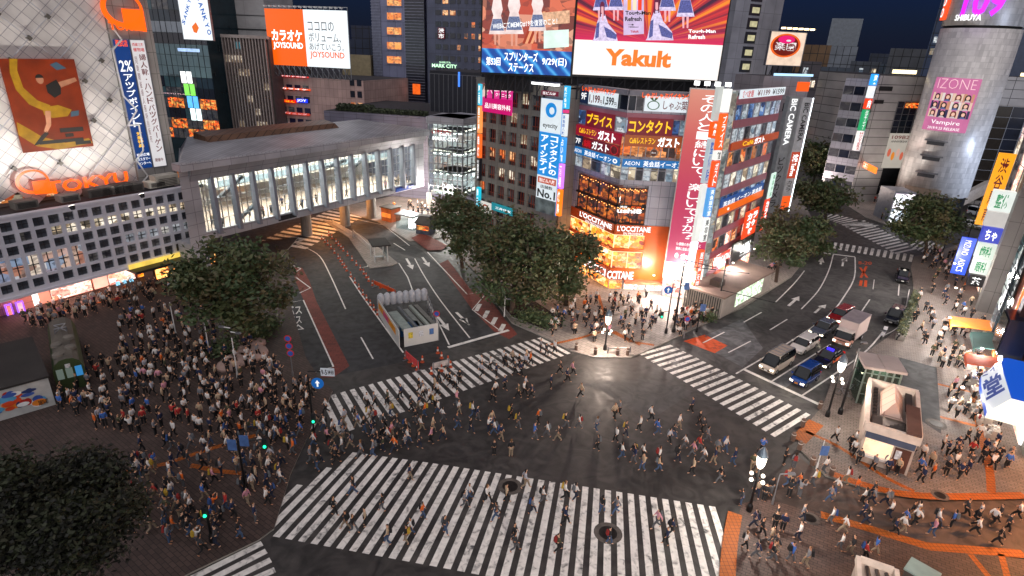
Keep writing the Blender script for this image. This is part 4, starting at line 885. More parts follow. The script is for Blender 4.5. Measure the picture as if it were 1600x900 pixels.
sign('blue language school strip on the facet beside the giant red banner', FR, None, None, sb, [('AEON', .03, .25, .28, .75, 'w', 'h', 0), ('英会話イーオン', .34, .12, .98, .88, 'w')], .3, uz=(.05, FR.L * 1.02, zz['aeonb'], zz['aeont']))
sign('white script restaurant name on the dark bar windows', FR, (965, 321), (1002, 334), None, [('ushi8', 0, .35, 1, 1, 'W', 'h', .03), ('渋谷', .1, 0, .4, .28, 'W'), ('焼肉', .55, 0, .95, .28, 'o')], .25)
for f, a, b, za, lab in ((FL, .28, .98, 'loct', 'white shop name over the orange third floor windows beside the trees'), (FR, .04, .62, 'loct', 'white shop name over the orange third floor windows beside the red banner')):
 sign(lab, f, None, None, None, [("L'OCCITANE", 0, 0, 1, .62, 'W', 'h', .02), ('EN PROVENCE', .2, .72, .8, 1, 'w')], .3, uz=(f.L * a, f.L * b, zz['l3t'] + .1, zz['loct'] - .1))
sign('white shop name curved round the corner above the orange ground floor', FR, None, None, None, [('CCITANE', 0, 0, 1, 1, 'W', 'h', .03)], .3, uz=(-.4, FR.L * .42, zz['sh'] + .15, zz['loc1']))
sign('white shop name end letters above the orange ground floor, beside the tree', FL, None, None, None, [("L'OCCI", 0, 0, 1, 1, 'W', 'h', .03)], .3, uz=(FL.L * .45, FL.L * .95, zz['sh'] + .15, zz['loc1']))
FT = Face(gp(1032, 462), gp(1087, 469)); zA = FT.hit(1090, 139)[1]; zB = FT.hit(1058, 408)[1]
m_tind = None
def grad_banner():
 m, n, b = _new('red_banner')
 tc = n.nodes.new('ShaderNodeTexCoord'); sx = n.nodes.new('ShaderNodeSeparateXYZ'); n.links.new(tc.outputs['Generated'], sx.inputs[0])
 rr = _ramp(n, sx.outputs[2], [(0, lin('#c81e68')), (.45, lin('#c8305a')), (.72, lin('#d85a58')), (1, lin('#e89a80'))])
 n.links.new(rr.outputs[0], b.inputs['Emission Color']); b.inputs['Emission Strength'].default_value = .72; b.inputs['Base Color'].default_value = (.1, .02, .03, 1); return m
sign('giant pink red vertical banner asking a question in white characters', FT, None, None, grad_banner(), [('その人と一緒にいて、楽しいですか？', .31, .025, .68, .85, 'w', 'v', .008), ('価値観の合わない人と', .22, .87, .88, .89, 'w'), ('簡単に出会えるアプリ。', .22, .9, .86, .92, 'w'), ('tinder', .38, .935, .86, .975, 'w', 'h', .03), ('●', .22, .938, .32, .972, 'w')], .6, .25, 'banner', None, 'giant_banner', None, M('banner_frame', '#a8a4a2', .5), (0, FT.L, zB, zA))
t = thing('banner_floodlights', 'row of white floodlights above the giant red banner', 'floodlight', FT.pt(FT.L / 2, zA, 1.2))
for k in range(4):
 u = FT.L * (k + .5) / 4; mb = MB(); FT.box(mb, u - .3, u + .3, zA + .5, zA + .95, .9, 1.8, 0); mb.build('lamp_head', E('floodlight_white', None), t)
 mb = MB(); mb.tube(FT.pt(u, zA, .3), FT.pt(u, zA + .7, 1.2), .06); mb.build('arm', m_steel, t)
r = cb
mb = MB(); FT.panel(mb, 0, FT.L, 0, zB - 2.2, -.8, .25, 0); FT.panel(mb, -.1, FT.L + .3, zB - 2.4, zB - .2, -.5, .5, 1); FT.panel(mb, 0, FT.L, zB, zA, -.8, .3, 0); mb.build('entrance_bay', [m_sil, E('bright_soffit_strip', '#fff0e4', 1.5, .35, .8)], r)
glazed(FT, .2, FT.L - .2, .2, 3.4, 2, [m_shop_pink, m_shop_white], name='shop_window', o=.4)
sign('small lit shop poster by the entrance under the giant banner', FT, (1066, 440), (1086, 452), E('poster_pale_blue', '#d0e0f0', 1.3, .5, 2), [], .7, .1, 'poster', None, 'shop_poster')
FE = Face(gp(1089, 469), gp(1097, 467)); mb = MB(); FE.panel(mb, 0, FE.L + .3, 0, zA, -1.2, -.2, 0); mb.build('glass_edge', ROOM('edge_glass', ['#c0c8c8', '#f0f4f0', '#8a9898', '#ffe0b0', '#5a6a70'], .55, .5), cb)
light_stack('c', FE, (1067, 448), (1124, 134), 8, [(.16, '#d8dcd8', .7, '', 'w', 'pale column box at the top of the banner edge'), (.08, '#f05018', 1.3, '祭', 'w', 'small orange box high beside the giant red banner'), (.22, '#c8d8e0', .7, '整体院', 'b', 'pale grey blue light box beside the giant red banner'), (.3, '#f0f0ea', .9, '', 'w', 'long white light strip beside the giant red banner'), (.24, '#e8f4ff', 2.0, '', 'w', 'very bright white light strip at the foot of the banner edge')], .7, 'light boxes beside the giant banner')
light_stack('d', FE, (1092, 452), (1136, 138), 9, [(.11, '#f4f4ee', 1.1, '', 'w', 'white light box at the top of the outer stack beside the street face'), (.17, '#f06020', 1.2, 'ブライス', 'w', 'orange light box with white characters high on the outer stack'), (.05, '#f8f4ee', 1.0, '館', 'k', 'small white square light box between two orange ones'), (.13, '#e8501c', 1.2, 'ガスト', 'w', 'deep orange cafe light box on the outer stack'), (.15, '#58a0e0', 1.0, '英会話教室', 'w', 'sky blue light box midway down the outer stack'), (.13, '#f0f2ee', 1.0, '美容室', 'd', 'white light box midway down the outer stack'), (.04, None, 1, '', '', ''), (.22, '#f05a28', 1.1, '居酒屋天国', 'w', 'long orange red light box at the foot of the outer stack')], 1.6, 'light boxes on the outer stack of the corner building')
LZ = FS.L; zs0 = zat(FS0, 141); hh = zs0 / 9.6
mb = MB(); FS.panel(mb, 0, LZ, zs0 - .3, zs0, -.8, .1, 0)
for j in range(9): z = hh * j + 1.0; FS.panel(mb, 0, LZ, z + hh * .66, z + hh, -.8, .05, 1)
FS.panel(mb, 0, LZ, 0, .3, -.8, .1, 0); mb.build('street_spandrel', [m_sil, m_pinkband], cb)
panes = {8: [m_bluewin, m_cool], 7: [m_cool, m_cool, m_dim_office], 6: [m_lit_warm, m_dim_office], 5: [m_cool, m_lit_office], 4: [m_bluewin], 3: [m_lit_office, m_dim_office], 2: [m_lit_warm, m_dim_office, m_shop_pink], 1: [m_lit_office, m_shop_white], 0: [m_shop_white, m_shop_pink]}
for j in range(9): glazed(FS, 0, LZ, hh * j + 1.0 if j else .3, hh * j + 1.0 + hh * .66, 8, panes[j], rows=1 if j else 1)
def srow(j, a, b, up=0.0, k=1.0): return (LZ * a, LZ * b, hh * j + 1.0 + hh * .66 + up, hh * (j + 1) + 1.0 + up)
sign('white roof edge board with small red price numbers on the street face', FS, None, None, sw, [('食べ放題', .03, .1, .26, .9, 'r'), ('¥1199', .34, .15, .62, .85, 'n'), ('¥1599', .68, .15, .97, .85, 'k')], .25, uz=(0, LZ, zs0 - 1.0, zs0 + .05))
sign('orange cafe strip with yellow and white lettering on the street face', FS, None, None, E('street_cafe_strip', '#b84a1e', .7), [('Café', .2, .2, .42, .8, 'y'), ('ガスト', .44, .1, .66, .95, 'W', 'h', .03)], .3, uz=srow(6, 0, 1.06, .2))
sign('plain bright orange strip along the street face', FS, None, None, E('orange_strip', '#f06a10', .9, .1), [('●', .16, .3, .2, .7, 'w')], .3, uz=srow(3, -.02, .96, .35))
sign('blue glass banner row of a school on the street face', FS, None, None, E('school_row_blue', '#2a60b0', .6, .4, 1), [('英会話 イーオン 英会話', .05, .25, .95, .75, 'w')], .2, uz=(LZ * .0, LZ * .95, hh * 4 + 1.0, hh * 4 + 1 + hh * .5))
sign('large orange discount shop board with white characters on the street face', FS, None, None, E('discount_orange', '#f0481c', 1.1, .1), [('カラ', .1, .08, .9, .34, 'W', 'h', .04), ('オケ', .1, .38, .9, .64, 'W', 'h', .04), ('館', .35, .68, .65, .94, 'W', 'h', .04)], .9, .2, uz=(LZ * .52, LZ * .82, hh * 2 + 1.0, hh * 3 + 2.1))
sign('narrow orange vertical board beside the large orange discount board', FS, None, None, E('discount_orange2', '#e8401c', 1.1, .1), [('カラオケ', .15, .04, .85, .96, 'W', 'v', .03)], 1.4, .2, uz=(LZ * .86, LZ * .97, hh * 2 + 1.2, hh * 4 + .2))
sign('pale green white vertical light box above the narrow orange board', FS, None, None, E('pale_green_box', '#d8f0e4', 1.0, .1), [('美容外科', .25, .04, .75, .96, 'g', 'v')], 1.4, .2, uz=(LZ * .9, LZ * 1.0, hh * 4 + .3, hh * 5 + 1.2))
sign('black shop sign with glowing white name on the street face', FS, None, None, M('black_sign', '#16161a', .4), [('LUSH', .38, .3, .82, .7, 'W', 'h', .04), ('FRESH HANDMADE', .38, .78, .82, .86, 'w')], .8, .25, uz=(LZ * .36, LZ * .86, hh * 1 + .6, hh * 2 + 1.0))
sign('red shop sign with white lettering above the pale shop windows', FS, None, None, E('shop_sign_red', '#d83a28', 1.0), [('SMBCATM', .08, .2, .92, .8, 'w')], .5, uz=(LZ * .02, LZ * .36, hh * 1.2 + .9, hh * 1.75 + .9))
sign('long red and white shop sign low on the street face', FS, None, None, E('shop_sign_red2', '#e05848', 1.0, .2), [('銀だこ たこ焼', .06, .2, .94, .8, 'w')], .7, uz=(LZ * .02, LZ * .4, hh * .42 + .9, hh * .75 + .9))
t = thing('shop_canopy', 'orange red shop canopy over the pavement at the foot of the street face', 'canopy', FS.pt(LZ * .5, 3, .5)); mb = MB()
mb.hexa([FS.pt(LZ * .1, 3.2, .2), FS.pt(LZ * .62, 3.2, .2), FS.pt(LZ * .62, 2.7, 2.6), FS.pt(LZ * .1, 2.7, 2.6), FS.pt(LZ * .1, 3.3, .2), FS.pt(LZ * .62, 3.3, .2), FS.pt(LZ * .62, 2.8, 2.6), FS.pt(LZ * .1, 2.8, 2.6)], 0); mb.build('cloth', M('canopy_cloth', '#c05a38', .8), t)
def screen_ray_mat(key, cx, cz, A, B_, s):
 m, n, b = _new(key)
 tc = n.nodes.new('ShaderNodeTexCoord'); mp = n.nodes.new('ShaderNodeMapping'); mp.inputs['Location'].default_value = (-cx, 0, -cz)
 sx = n.nodes.new('ShaderNodeSeparateXYZ'); n.links.new(tc.outputs['Generated'], mp.inputs[0]); n.links.new(mp.outputs[0], sx.inputs[0])
 at = n.nodes.new('ShaderNodeMath'); at.operation = 'ARCTAN2'; n.links.new(sx.outputs[2], at.inputs[0]); n.links.new(sx.outputs[0], at.inputs[1])
 cb_ = n.nodes.new('ShaderNodeCombineXYZ'); n.links.new(at.outputs[0], cb_.inputs[0])
 nz = n.nodes.new('ShaderNodeTexNoise'); nz.inputs['Scale'].default_value = 7; nz.inputs['Detail'].default_value = 4; n.links.new(cb_.outputs[0], nz.inputs['Vector'])
 r1 = _ramp(n, nz.outputs[0], [(.4, lin(A[0])), (.5, lin(A[1])), (.6, lin(A[2]))])
 r2 = _ramp(n, sx.outputs[2], [(.0, lin(B_[0])), (.3, lin(B_[1]))])
 st_ = _ramp(n, sx.outputs[2], [(.0, (0, 0, 0)), (.28, (1, 1, 1))])
 mx = n.nodes.new('ShaderNodeMix'); mx.data_type = 'RGBA'; n.links.new(st_.outputs[0], mx.inputs[0]); n.links.new(r2.outputs[0], mx.inputs[6]); n.links.new(r1.outputs[0], mx.inputs[7])
 n.links.new(mx.outputs[2], b.inputs['Emission Color']); b.inputs['Emission Strength'].default_value = s; b.inputs['Base Color'].default_value = (.02, .02, .02, 1); return m
YS = 84.0
A = byd(894.5, 116, YS); B = byd(1122, 117, YS - 1.5); FY = Face(A, B)
zy0 = A.z; zy1 = FY.hit(1010, 66)[1]; zy2 = FY.hit(1010, -70)[1]
scr = thing('giant_screen', 'giant screen showing dancers in white dresses over orange and magenta rays, above a white strip', 'screen', FY.pt(FY.L / 2, zy0, -.5))
mb = MB(); FY.panel(mb, 0, FY.L, zy1, zy2, -.6, 0); mb.build('display', screen_ray_mat('screen_rays', .5, .0, ['#3c0430', '#d02430', '#ff8c1a'], ['#e01858', '#48083c'], .95), scr)
mb = MB(); FY.panel(mb, 0, FY.L, zy0, zy1, -.6, 0); mb.build('white_strip', E('screen_white', '#fff6f0', .96), scr)
mb = MB(); FY.panel(mb, -.3, FY.L + .3, zy0 - .3, zy2 + .3, -1.6, -.62); mb.build('cabinet', m_black, scr)
mb = MB(); fy = lambda o: (lambda x, y: FY.pt(FY.L * x, zy0 + (zy1 - zy0) * y, o))
put_text(mb, fy(.06), 'Yakult', .215, .3, .67, .78, 0, 'h', .045); mb.build('lettering', E('logo_orange', '#f07a14', .95), scr)
def fz(x, y, o=0.0): u, z = FY.hit(894 + x * 236, y, .06 + o); return FY.pt(u, z, .06 + o)
def dancer(x, yb, h, mats, lean=0.0, sit=False, root=scr, f=fz, kw=.0008):
 w_ = h * kw
 S = lambda pts, m, o: shape(root, lambda a, b, oo=0.0: f(x + a * w_ + lean * (1 - b) * w_, yb - h * (1 - b), oo), pts, m, o, 'dancer_image')
 if sit:
  S([(-1.2, .95), (-.7, .5), (-.3, .3), (.35, .3), (.8, .55), (1.9, .8), (2.1, 1), (-1.4, 1)], mats[0], .01)
  S([(.2, .62), (1.2, .72), (2.0, .84), (1.9, .96), (.6, .9)], mats[1], .02); S([(-.8, .55), (-.4, .5), (-.5, .9), (-1, .95)], mats[1], .02)
  S(ell(0, .16, .24, .13), mats[2], .02); S(ell(0, .1, .32, .13, 16, 180, 360), mats[3], .03); S([(-.3, .1), (-.16, .1), (-.18, .38), (-.36, .36)], mats[3], .03); S([(.3, .1), (.16, .1), (.18, .36), (.34, .34)], mats[3], .03)
 else:
  S([(-.3, .18), (.3, .18), (.5, .4), (.34, .5), (.75, .82), (-.75, .82), (-.34, .5), (-.5, .4)], mats[0], .01); S([(-.4, .56), (.4, .56), (.62, .76), (-.62, .76)], mats[1], .02)
  S([(-.28, .82), (-.08, .82), (-.1, 1), (-.24, 1)], mats[2], .01); S([(.08, .82), (.28, .82), (.24, 1), (.1, 1)], mats[2], .01)
  S(ell(0, .1, .2, .08), mats[2], .02); S(ell(0, .06, .27, .09, 16, 180, 360), mats[3], .03)
md = [E('dress_white', '#ecdcff', .95, .45, 3), E('dress_blue', '#6a70c0', .75, .7, 6), E('image_skin', '#ffb8c0', .8), E('image_hair', '#7a1048', .6)]
for x, yb, h, sit in ((.2, 64, 60, True), (.56, 63, 66, True), (.19, 32, 88, False), (.29, 32, 90, False), (.63, 34, 96, False), (.75, 44, 100, False)): dancer(x, yb, h, md, 0, sit)
shape(scr, fz, [(.34, 55), (.475, 53), (.475, -45), (.34, -45)], E('bottle_image', '#e0c8f0', .9, .3, .6), .005, 'bottle_image')
for k, c in enumerate(('#ff9a20', '#ffe0c0', '#f03a18')): shape(scr, fz, [(.365 + k * .035, 16), (.39 + k * .035, 16), (.395 + k * .035, -45), (.37 + k * .035, -45)], E('bottle_band' + str(k), c, .95), .012, 'bottle_image')
mb = MB()
for tx, x0, y0, x1, y1, m_ in (('Tough-Man', .352, 25, .52, 17, 0), ('Refresh', .35, 33, .46, 26, 0), ('Yakult', .385, 51, .44, 47, 1), ('一本', .37, 40, .41, 37, 2), ('1000mg', .375, 44, .44, 41, 2), ('Tough-Man', .77, 53, .95, 46, 3), ('Refresh', .77, 61, .88, 54, 3)):
 put_text(mb, lambda a, b: fz(x0 + (x1 - x0) * a, y0 + (y1 - y0) * b, .05), tx, 0, 0, 1, 1, m_, 'h', .03)
mb.build('screen_lettering', [letmat('k'), letmat('r'), letmat('k'), letmat('w')], scr)
A = byd(752.5, 112.5, 86); B = byd(893, 112, 84.8); FZ = Face(A, B); zq0 = A.z; zq1 = FZ.hit(825, 78)[1]; zq2 = FZ.hit(825, -70)[1]
s2 = thing('giant_screen', 'giant screen showing blurred people by an orange shop, above a blue race date strip', 'screen', FZ.pt(FZ.L / 2, zq0, -.5))
mb = MB(); FZ.panel(mb, 0, FZ.L, zq1, zq2, -.6, 0); mb.build('display', ROOM('screen_orange_street', ['#e05a30', '#ff9a70', '#a83418', '#f0b090', '#d84a20', '#7a2814'], .85, .28), s2)
mb = MB(); FZ.panel(mb, -.3, FZ.L + .1, zq0 - .3, zq2 + .3, -1.6, -.62); mb.build('cabinet', m_black, s2)
def blue_mat():
 m, n, b = _new('screen_blue_strip')
 tc = n.nodes.new('ShaderNodeTexCoord'); wv = n.nodes.new('ShaderNodeTexWave'); wv.bands_direction = 'DIAGONAL'; wv.inputs['Scale'].default_value = .35; wv.inputs['Distortion'].default_value = 2.5
 n.links.new(tc.outputs['UV'], wv.inputs['Vector']); r_ = _ramp(n, wv.outputs[0], [(.3, lin('#0848a0')), (.8, lin('#1478d0')), (1, lin('#50b0f0'))])
 n.links.new(r_.outputs[0], b.inputs['Emission Color']); b.inputs['Emission Strength'].default_value = .9; b.inputs['Base Color'].default_value = (.02, .03, .05, 1); return m
mb = MB(); FZ.panel(mb, 0, FZ.L, zq0, zq1, -.6, .03); mb.build('blue_strip', blue_mat(), s2)
mb = MB(); ft = lambda x, y: FZ.pt(FZ.L * x, zq0 + (zq1 - zq0) * y, .1)
for tx, x0, y0, x1, y1 in (('第53回', .05, .3, .21, .65), ('スプリンターズ', .25, .52, .62, .9), ('ステークス', .3, .08, .58, .46), ('9/29(日)', .67, .35, .94, .72)): put_text(mb, ft, tx, x0, y0, x1, y1, 0, 'h', .015)
mb.build('lettering', letmat('W'), s2)
def fq(x, y, o=0.0): u, z = FZ.hit(753 + x * 140, y, .06 + o); return FZ.pt(u, z, .06 + o)
mz = [E('shirt_white_image', '#ffe8e4', .95, .3, 1), E('check_image', '#8a9ac8', .7, .7, 6), E('image_skin2', '#f0a890', .8), E('image_hair2', '#8a4a40', .5)]
for x, yb, h in ((.17, 70, 92), (.36, 72, 105), (.62, 66, 98)): dancer(x, yb, h, mz, 0, False, s2, fq, .00135)
for k in range(5): shape(s2, fq, [(.45 + .03 * k, 68), (.48 + .03 * k, 68), (.62 + .03 * k, 18), (.59 + .03 * k, 18)], E('stair_image' + str(k % 2), ['#b03a1c', '#ffb080'][k % 2], .8), .004, 'street_image')
shape(s2, fq, [(.69, 76), (.97, 73), (.97, 46), (.69, 48)], E('signboard_image', '#e8fff4', .95, .2), .012, 'street_image'); shape(s2, fq, [(.66, 40), (.98, 36), (.98, 16), (.66, 20)], E('window_image', '#ffc8a0', .9, .6, 2), .008, 'street_image')
mb = MB(); put_text(mb, lambda a, b: fq(.12 + .72 * a, 46 - 10 * b - 8 * a, .05), 'WEBにてMEMO#19を復習のこと！', 0, 0, 1, 1, 0, 'h', .01); mb.build('screen_lettering', letmat('w'), s2)
t = thing('roof_scaffold', 'dark steel roof structure carrying the giant screens', 'scaffold', FR.pt(0, zt, -4)); mb = MB()
for f, L_, zt_, z2 in ((FZ, FZ.L, z1, zq0), (FY, FY.L, zt, zy0)):
 for k in range(12):
  u = L_ * (k + .5) / 12; mb.tube(f.pt(u, zt_ - 2, -1), f.pt(u, z2, -1), .12); mb.tube(f.pt(u, zt_ - 1, -1), f.pt(u + L_ / 12, z2 - .3, -1), .07)
 f.panel(mb, 0, L_, zt_ - 1, z2 - .3, -3.4, -3, 0)
mb.build('truss', m_darkmetal, t)
# ================================================================== BUILDINGS BEHIND
def tower(name, label, pl, pr, ytop, Yl, Yr, depth, mat, cat='building', zmin=0.0, ym=None):
 """a block whose front spans two pixel columns, its ends Yl and Yr metres ahead"""
 ym = ytop if ym is None else ym
 A = byd(pl, ym, Yl); B = byd(pr, ym, Yr); f = Face(A, B); zt_ = f.hit((pl + pr) / 2, ytop)[1]
 r = box_building(name, label, f, 0, f.L, zt_, depth, mat, zmin, cat)
 return r, f, zt_
r, f, zt_ = tower('glass_plaza_building', 'dark blue glass shopping block carrying a tilted white billboard, behind the white store', 232, 332, -40, 150, 146, 25, M('curtain_wall_teal', '#22343c', .12, .2, .3, .3), ym=120)
rnd = random.Random(9)
zlo = f.hit(280, 215)[1]
rowsz = [zlo + (zt_ - zlo) * k / 15 for k in range(16)]
mg = [M('glass_teal', '#3c5a62', .1, 0, .3, .3), DARKWIN(), M('glass_slate', '#2a3a48', .1, 0, .3, .3), m_dim_office]
for j in range(15):
 if j in (0, 1, 3): panes_ = [m_lit_orange, m_dim_office]
 elif j in (6, 7, 8): panes_ = [M('pale_glass_band', '#6a8288', .3, 0, .15, .3)]
 elif j == 9: panes_ = [DARKWIN()]
 elif j == 10: panes_ = [M('pale_band', '#98a0a8', .5, 0, .1, .4)]
 elif j == 11: panes_ = [m_lit_warm, DARKWIN(), mg[2], mg[2]]
 else: panes_ = mg
 for i in range(4):
  a = f.L * i / 4; b = f.L * (i + 1) / 4; mb = MB(); f.panel(mb, a + .06, b - .06, rowsz[j] + .05, rowsz[j + 1] - .05, 0, .12, 0)
  for q in range(1, 3): f.panel(mb, a + (b - a) * q / 3 - .05, a + (b - a) * q / 3 + .05, rowsz[j] + .05, rowsz[j + 1] - .05, .12, .2, 1)
  mb.build('window', [panes_[(i * 3 + j) % len(panes_)], m_darkmetal], r)
sign('pale lettering on the dark glass of the shopping block', f, (250, 144), (300, 149), None, [('TOKYU PLAZA', 0, 0, 1, 1, 'p', 'h', .0)], .35)
sign('faint dark lettering on the pale glass band of the shopping block', f, (260, 115), (288, 121), None, [('FUKURAS', 0, 0, 1, 1, 'd', 'h', .0)], .35)
f2 = f.off(6)
def sankyo(r, fn):
 def tx(s_, p, q, wd, m_):           # letters strung along a line on the board
  mb = MB(); n = len(s_)
  for i, c in enumerate(s_):
   a = Vector(p) + (Vector(q) - Vector(p)) * (i / n); b = Vector(p) + (Vector(q) - Vector(p)) * ((i + .8) / n); d = b - a; nn = Vector((d.y, -d.x)).normalized() * wd
   put_text(mb, lambda x, y: fn(*(a + d * x + nn * y), .03), c, 0, 0, 1, 1, 0, 'h', .03)
  mb.build('lettering', m_, r)
 tx('SANKYO', (.1, .7), (.55, .02), .1, letmat('b')); tx('SANKYO', (.64, .06), (.86, .93), .14, letmat('b'))
 shape(r, fn, [(.34, .72), (.5, .62), (.58, .74), (.48, .86), (.38, .84)], E('mascot_orange_shape', '#f07020', .9), .02)
 shape(r, fn, [(.05, .0), (.34, .0), (.34, .12), (.06, .12)], M('clock_black', '#181818', .4), .02)
 mb = MB(); put_text(mb, lambda x, y: fn(.09 + .22 * x, .1 - .08 * y, .05), '26℃', 0, 0, 1, 1); mb.build('temperature_digits', letmat('o'), r)
FSK = Face(byd(279, 62, 143), byd(334, 62, 141))
sign('tilted bright white billboard with blue slanting letters and a small orange figure', FSK, (276, -12), (333, 63), E('billboard_white', '#f4fbff', 1.0), [], .0, .5, 'billboard', None, 'roof_billboard', sankyo, m_steel)
t = thing('light_column', 'slim dark tower with stacked white, green and blue light boxes beside the finned building', 'tower', byd(312, 190, 145) * 1)
FC = Face(byd(286, 120, 141), byd(318, 120, 140)); mb = MB(); FC.panel(mb, 0, FC.L, 0, FC.hit(300, 78)[1], -3, 0); mb.build('shaft', M('slim_tower_dark', '#20242c', .3), t)
t.location = (0, 0, 0);
for k, (y0, y1, c, s_) in enumerate(((112, 130, '#ffffff', 1.8), (131, 149, '#8ae860', 1.2), (150, 168, '#58b0ff', 1.5), (169, 187, '#e8ffff', 1.8), (207, 214, '#3090ff', 1.4))):
 for q in (0, 1):
  mb = MB(); a = FC.hit(289 + q * 9 + k * 2, 150)[0]; FC.panel(mb, a, a + 1.05, FC.hit(295, y1)[1], FC.hit(295, y0)[1], 0, .3); mb.build('light_box', E('column_' + c, c, s_, .2, 1), t)
mb = MB(); FC.panel(mb, 0, FC.L, FC.hit(300, 81)[1], FC.hit(300, 76)[1], 0, .3); mb.build('top_light', E('column_blue_top', '#b0d0ff', 1.3, .5, 1), t)
r, f, zt_ = tower('finned_building', 'brown grey office building ribbed with tall vertical fins, behind the bridge', 330, 426, 56, 152, 150, 22, M('finned_wall_dark', '#544c4a', .7), ym=130)
f_b = f; zl = f.hit(380, 222)[1]
mb = MB()
for k in range(21):
 u = f.L * (k + .3) / 21; f.panel(mb, u - .13, u + .13, zl - 4, zt_ - .4, 0.1, .75)
f.panel(mb, -.3, f.L + .3, zt_ - .5, zt_ + .2, 0, .9); f.panel(mb, -.5, .9, zl - 4, zt_, 0, 1.0); mb.build('fins', M('fin_bronze', '#aa9a94', .5, .2, .1), r)
rnd = random.Random(3)
for j in range(8):
 z0_ = zl + (zt_ - zl) * (j + .25) / 8.2; z1_ = z0_ + (zt_ - zl) / 8.2 * .5
 for i in range(10):
  a = f.L * (i * 2 + 1.3) / 21 + .13 - f.L / 21; b = a + f.L / 21 * 2 - .26
  if a < .9: continue
  L_ = (j == 6 and i in (3, 4, 5)) or (j == 5 and i in (5, 6)) or (j == 2 and i in (1, 2, 7)) or (j == 1 and i in (0, 2, 4, 7, 8)) or rnd.random() < .12
  mb = MB(); f.panel(mb, a, b, z0_, z1_, 0, .06); mb.build('window', m_lit_office if L_ else (E('cyan_window', '#50b0c8', .7, .5, 2) if (j, i) == (7, 5) else DARKWIN()), r)
mb = MB(); a = f.hit(323, 100)[0]; f.panel(mb, a - 4.4, a - .4, 0, f.hit(323, 76)[1], -8, 1.0); mb.build('stair_shaft', M('stair_shaft_grey', '#7a7676', .5), r)
r2, f2, zt2 = tower('roof_plant_block', 'plain pale grey windowless block at the top edge, above the finned building', 336, 416, -60, 158, 156, 14, TILE('plain_grey_panels', '#a8a4a4', '#8e8a8a', 6, 3, .04, 0, .6), zmin=zt_ + .1, ym=40)
mb = MB(); f2.panel(mb, -.2, f2.L + .8, zt_ + 1.4, zt_ + 1.7, -6, .2); f2.panel(mb, -.2, f2.L + .5, zt_ + 4.6, zt_ + 4.75, -6, .1); mb.build('ledge', m_darkmetal, r2)
r, f, zt_ = tower('karaoke_building', 'pinkish tiled building stacked with karaoke shop signs under an orange and white billboard', 431, 569, 122, 156, 148, 24, TILE('pink_tile_wall', '#c4a49c', '#8a706a', 1.2, 2.0, .03, 0, .7), ym=150)
zl = f.hit(470, 212)[1]
for j in range(5):
 z0_ = f.hit(455, 128 + j * 17.5 + 13)[1]; z1_ = f.hit(455, 128 + j * 17.5 + 4)[1]
 for i in range(4):
  a = f.hit(437 + i * 12.5, 150)[0]; mb = MB(); f.panel(mb, a, a + 1.7, z0_, z1_, .02, .1); mb.build('window', M('violet_window', '#2c2a48', .15) if (i + j) % 3 else m_dim_office, r)
for j in range(3):
 for i in range(2):
  a = f.hit(548 + i * 11, 150)[0]; mb = MB(); z0_ = f.hit(552, 134 + j * 18)[1]; f.panel(mb, a, a + 1.2, z0_, f.hit(552, 124 + j * 18)[1], .02, .1); mb.build('window', DARKWIN() if j < 2 else m_lit_warm, r)
for k, (y0, y1, x0, x1, c, tx, tc_, lab) in enumerate(((117, 122, 436, 481, '#e83028', 'カラオケ JOYSOUND', 'W', 'red lit karaoke strip at the top of the pinkish building'), (136, 142, 436, 484, '#f05018', 'カラオケ', 'W', 'orange lit strip with white characters, second on the pinkish building'), (155, 161, 438, 462, '#f02010', 'ごはん', 'y', 'red lit strip beside a glowing blue one on the pinkish building'), (154, 161, 463, 480, '#1838ff', 'JOY', 'W', 'glowing blue sign on the pinkish building'), (174, 181, 438, 483, '#c03a28', 'ダイニング', 'p', 'dull red strip below the glowing blue sign'), (192, 199, 443, 488, '#d8d4e0', '美容 クリニック', 'm', 'pale strip with magenta characters low on the pinkish building'))):
 sign(lab, f, (x0, y0), (x1, y1), E('strip_' + c, c, 1.1, .2, .6), [(tx, .06, .1, .94, .9, tc_)], .4, .3, 'sign', 'karaoke building signs')
light_stack('k', f, (437, 206), (424, 118), 7, [(.2, '#f04a1c', 1.2, 'カラオケ', 'W', 'orange vertical box at the corner of the pinkish building, topmost'), (.18, '#f06a30', 1.0, '歌広場', 'w', 'paler orange vertical box below the topmost one on the pinkish building'), (.24, '#f0f0ff', 1.6, '', 'w', 'white vertical light box on the corner of the pinkish building'), (.2, '#e86a20', .9, '', 'w', 'dim orange vertical light box low on the corner of the pinkish building')], .8, 'karaoke corner boxes')
mk_or = E('billboard_orange', '#f5600c', 1.0); mk_wh = E('billboard_white', None)
FJ = Face(byd(423, 104, 152), byd(545, 105, 147)); fu0 = 0; fzb = FJ.hit(484, 104)[1]; fzt = FJ.hit(480, 15)[1]
def joy(r, fn): shape(r, fn, [(0, 0), (.485, 0), (.485, 1), (0, 1)], mk_or, .0)
sign('large rooftop billboard, half orange and half white, advertising karaoke', FJ, None, None, mk_wh, [('カラオケ', .06, .36, .45, .56, 'W', 'h', .035), ('JOYSOUND', .07, .58, .45, .72, 'W', 'h', .03), ('ココロの', .53, .2, .85, .36, 'd', 'h', 0), ('ボリューム、', .53, .39, .93, .55, 'd', 'h', 0), ('あげていこう。', .53, .57, .96, .7, 'd', 'h', 0), ('JOYSOUND', .53, .72, .96, .86, 'o', 'h', .02)], .1, .8, 'billboard', None, 'roof_billboard', joy, None, (0, FJ.L, fzb, fzt))
t = thing('billboard_scaffold', 'steel lattice and lamps holding the orange and white billboard', 'scaffold', FJ.pt(FJ.L / 2, zt_, -1)); mb = MB()
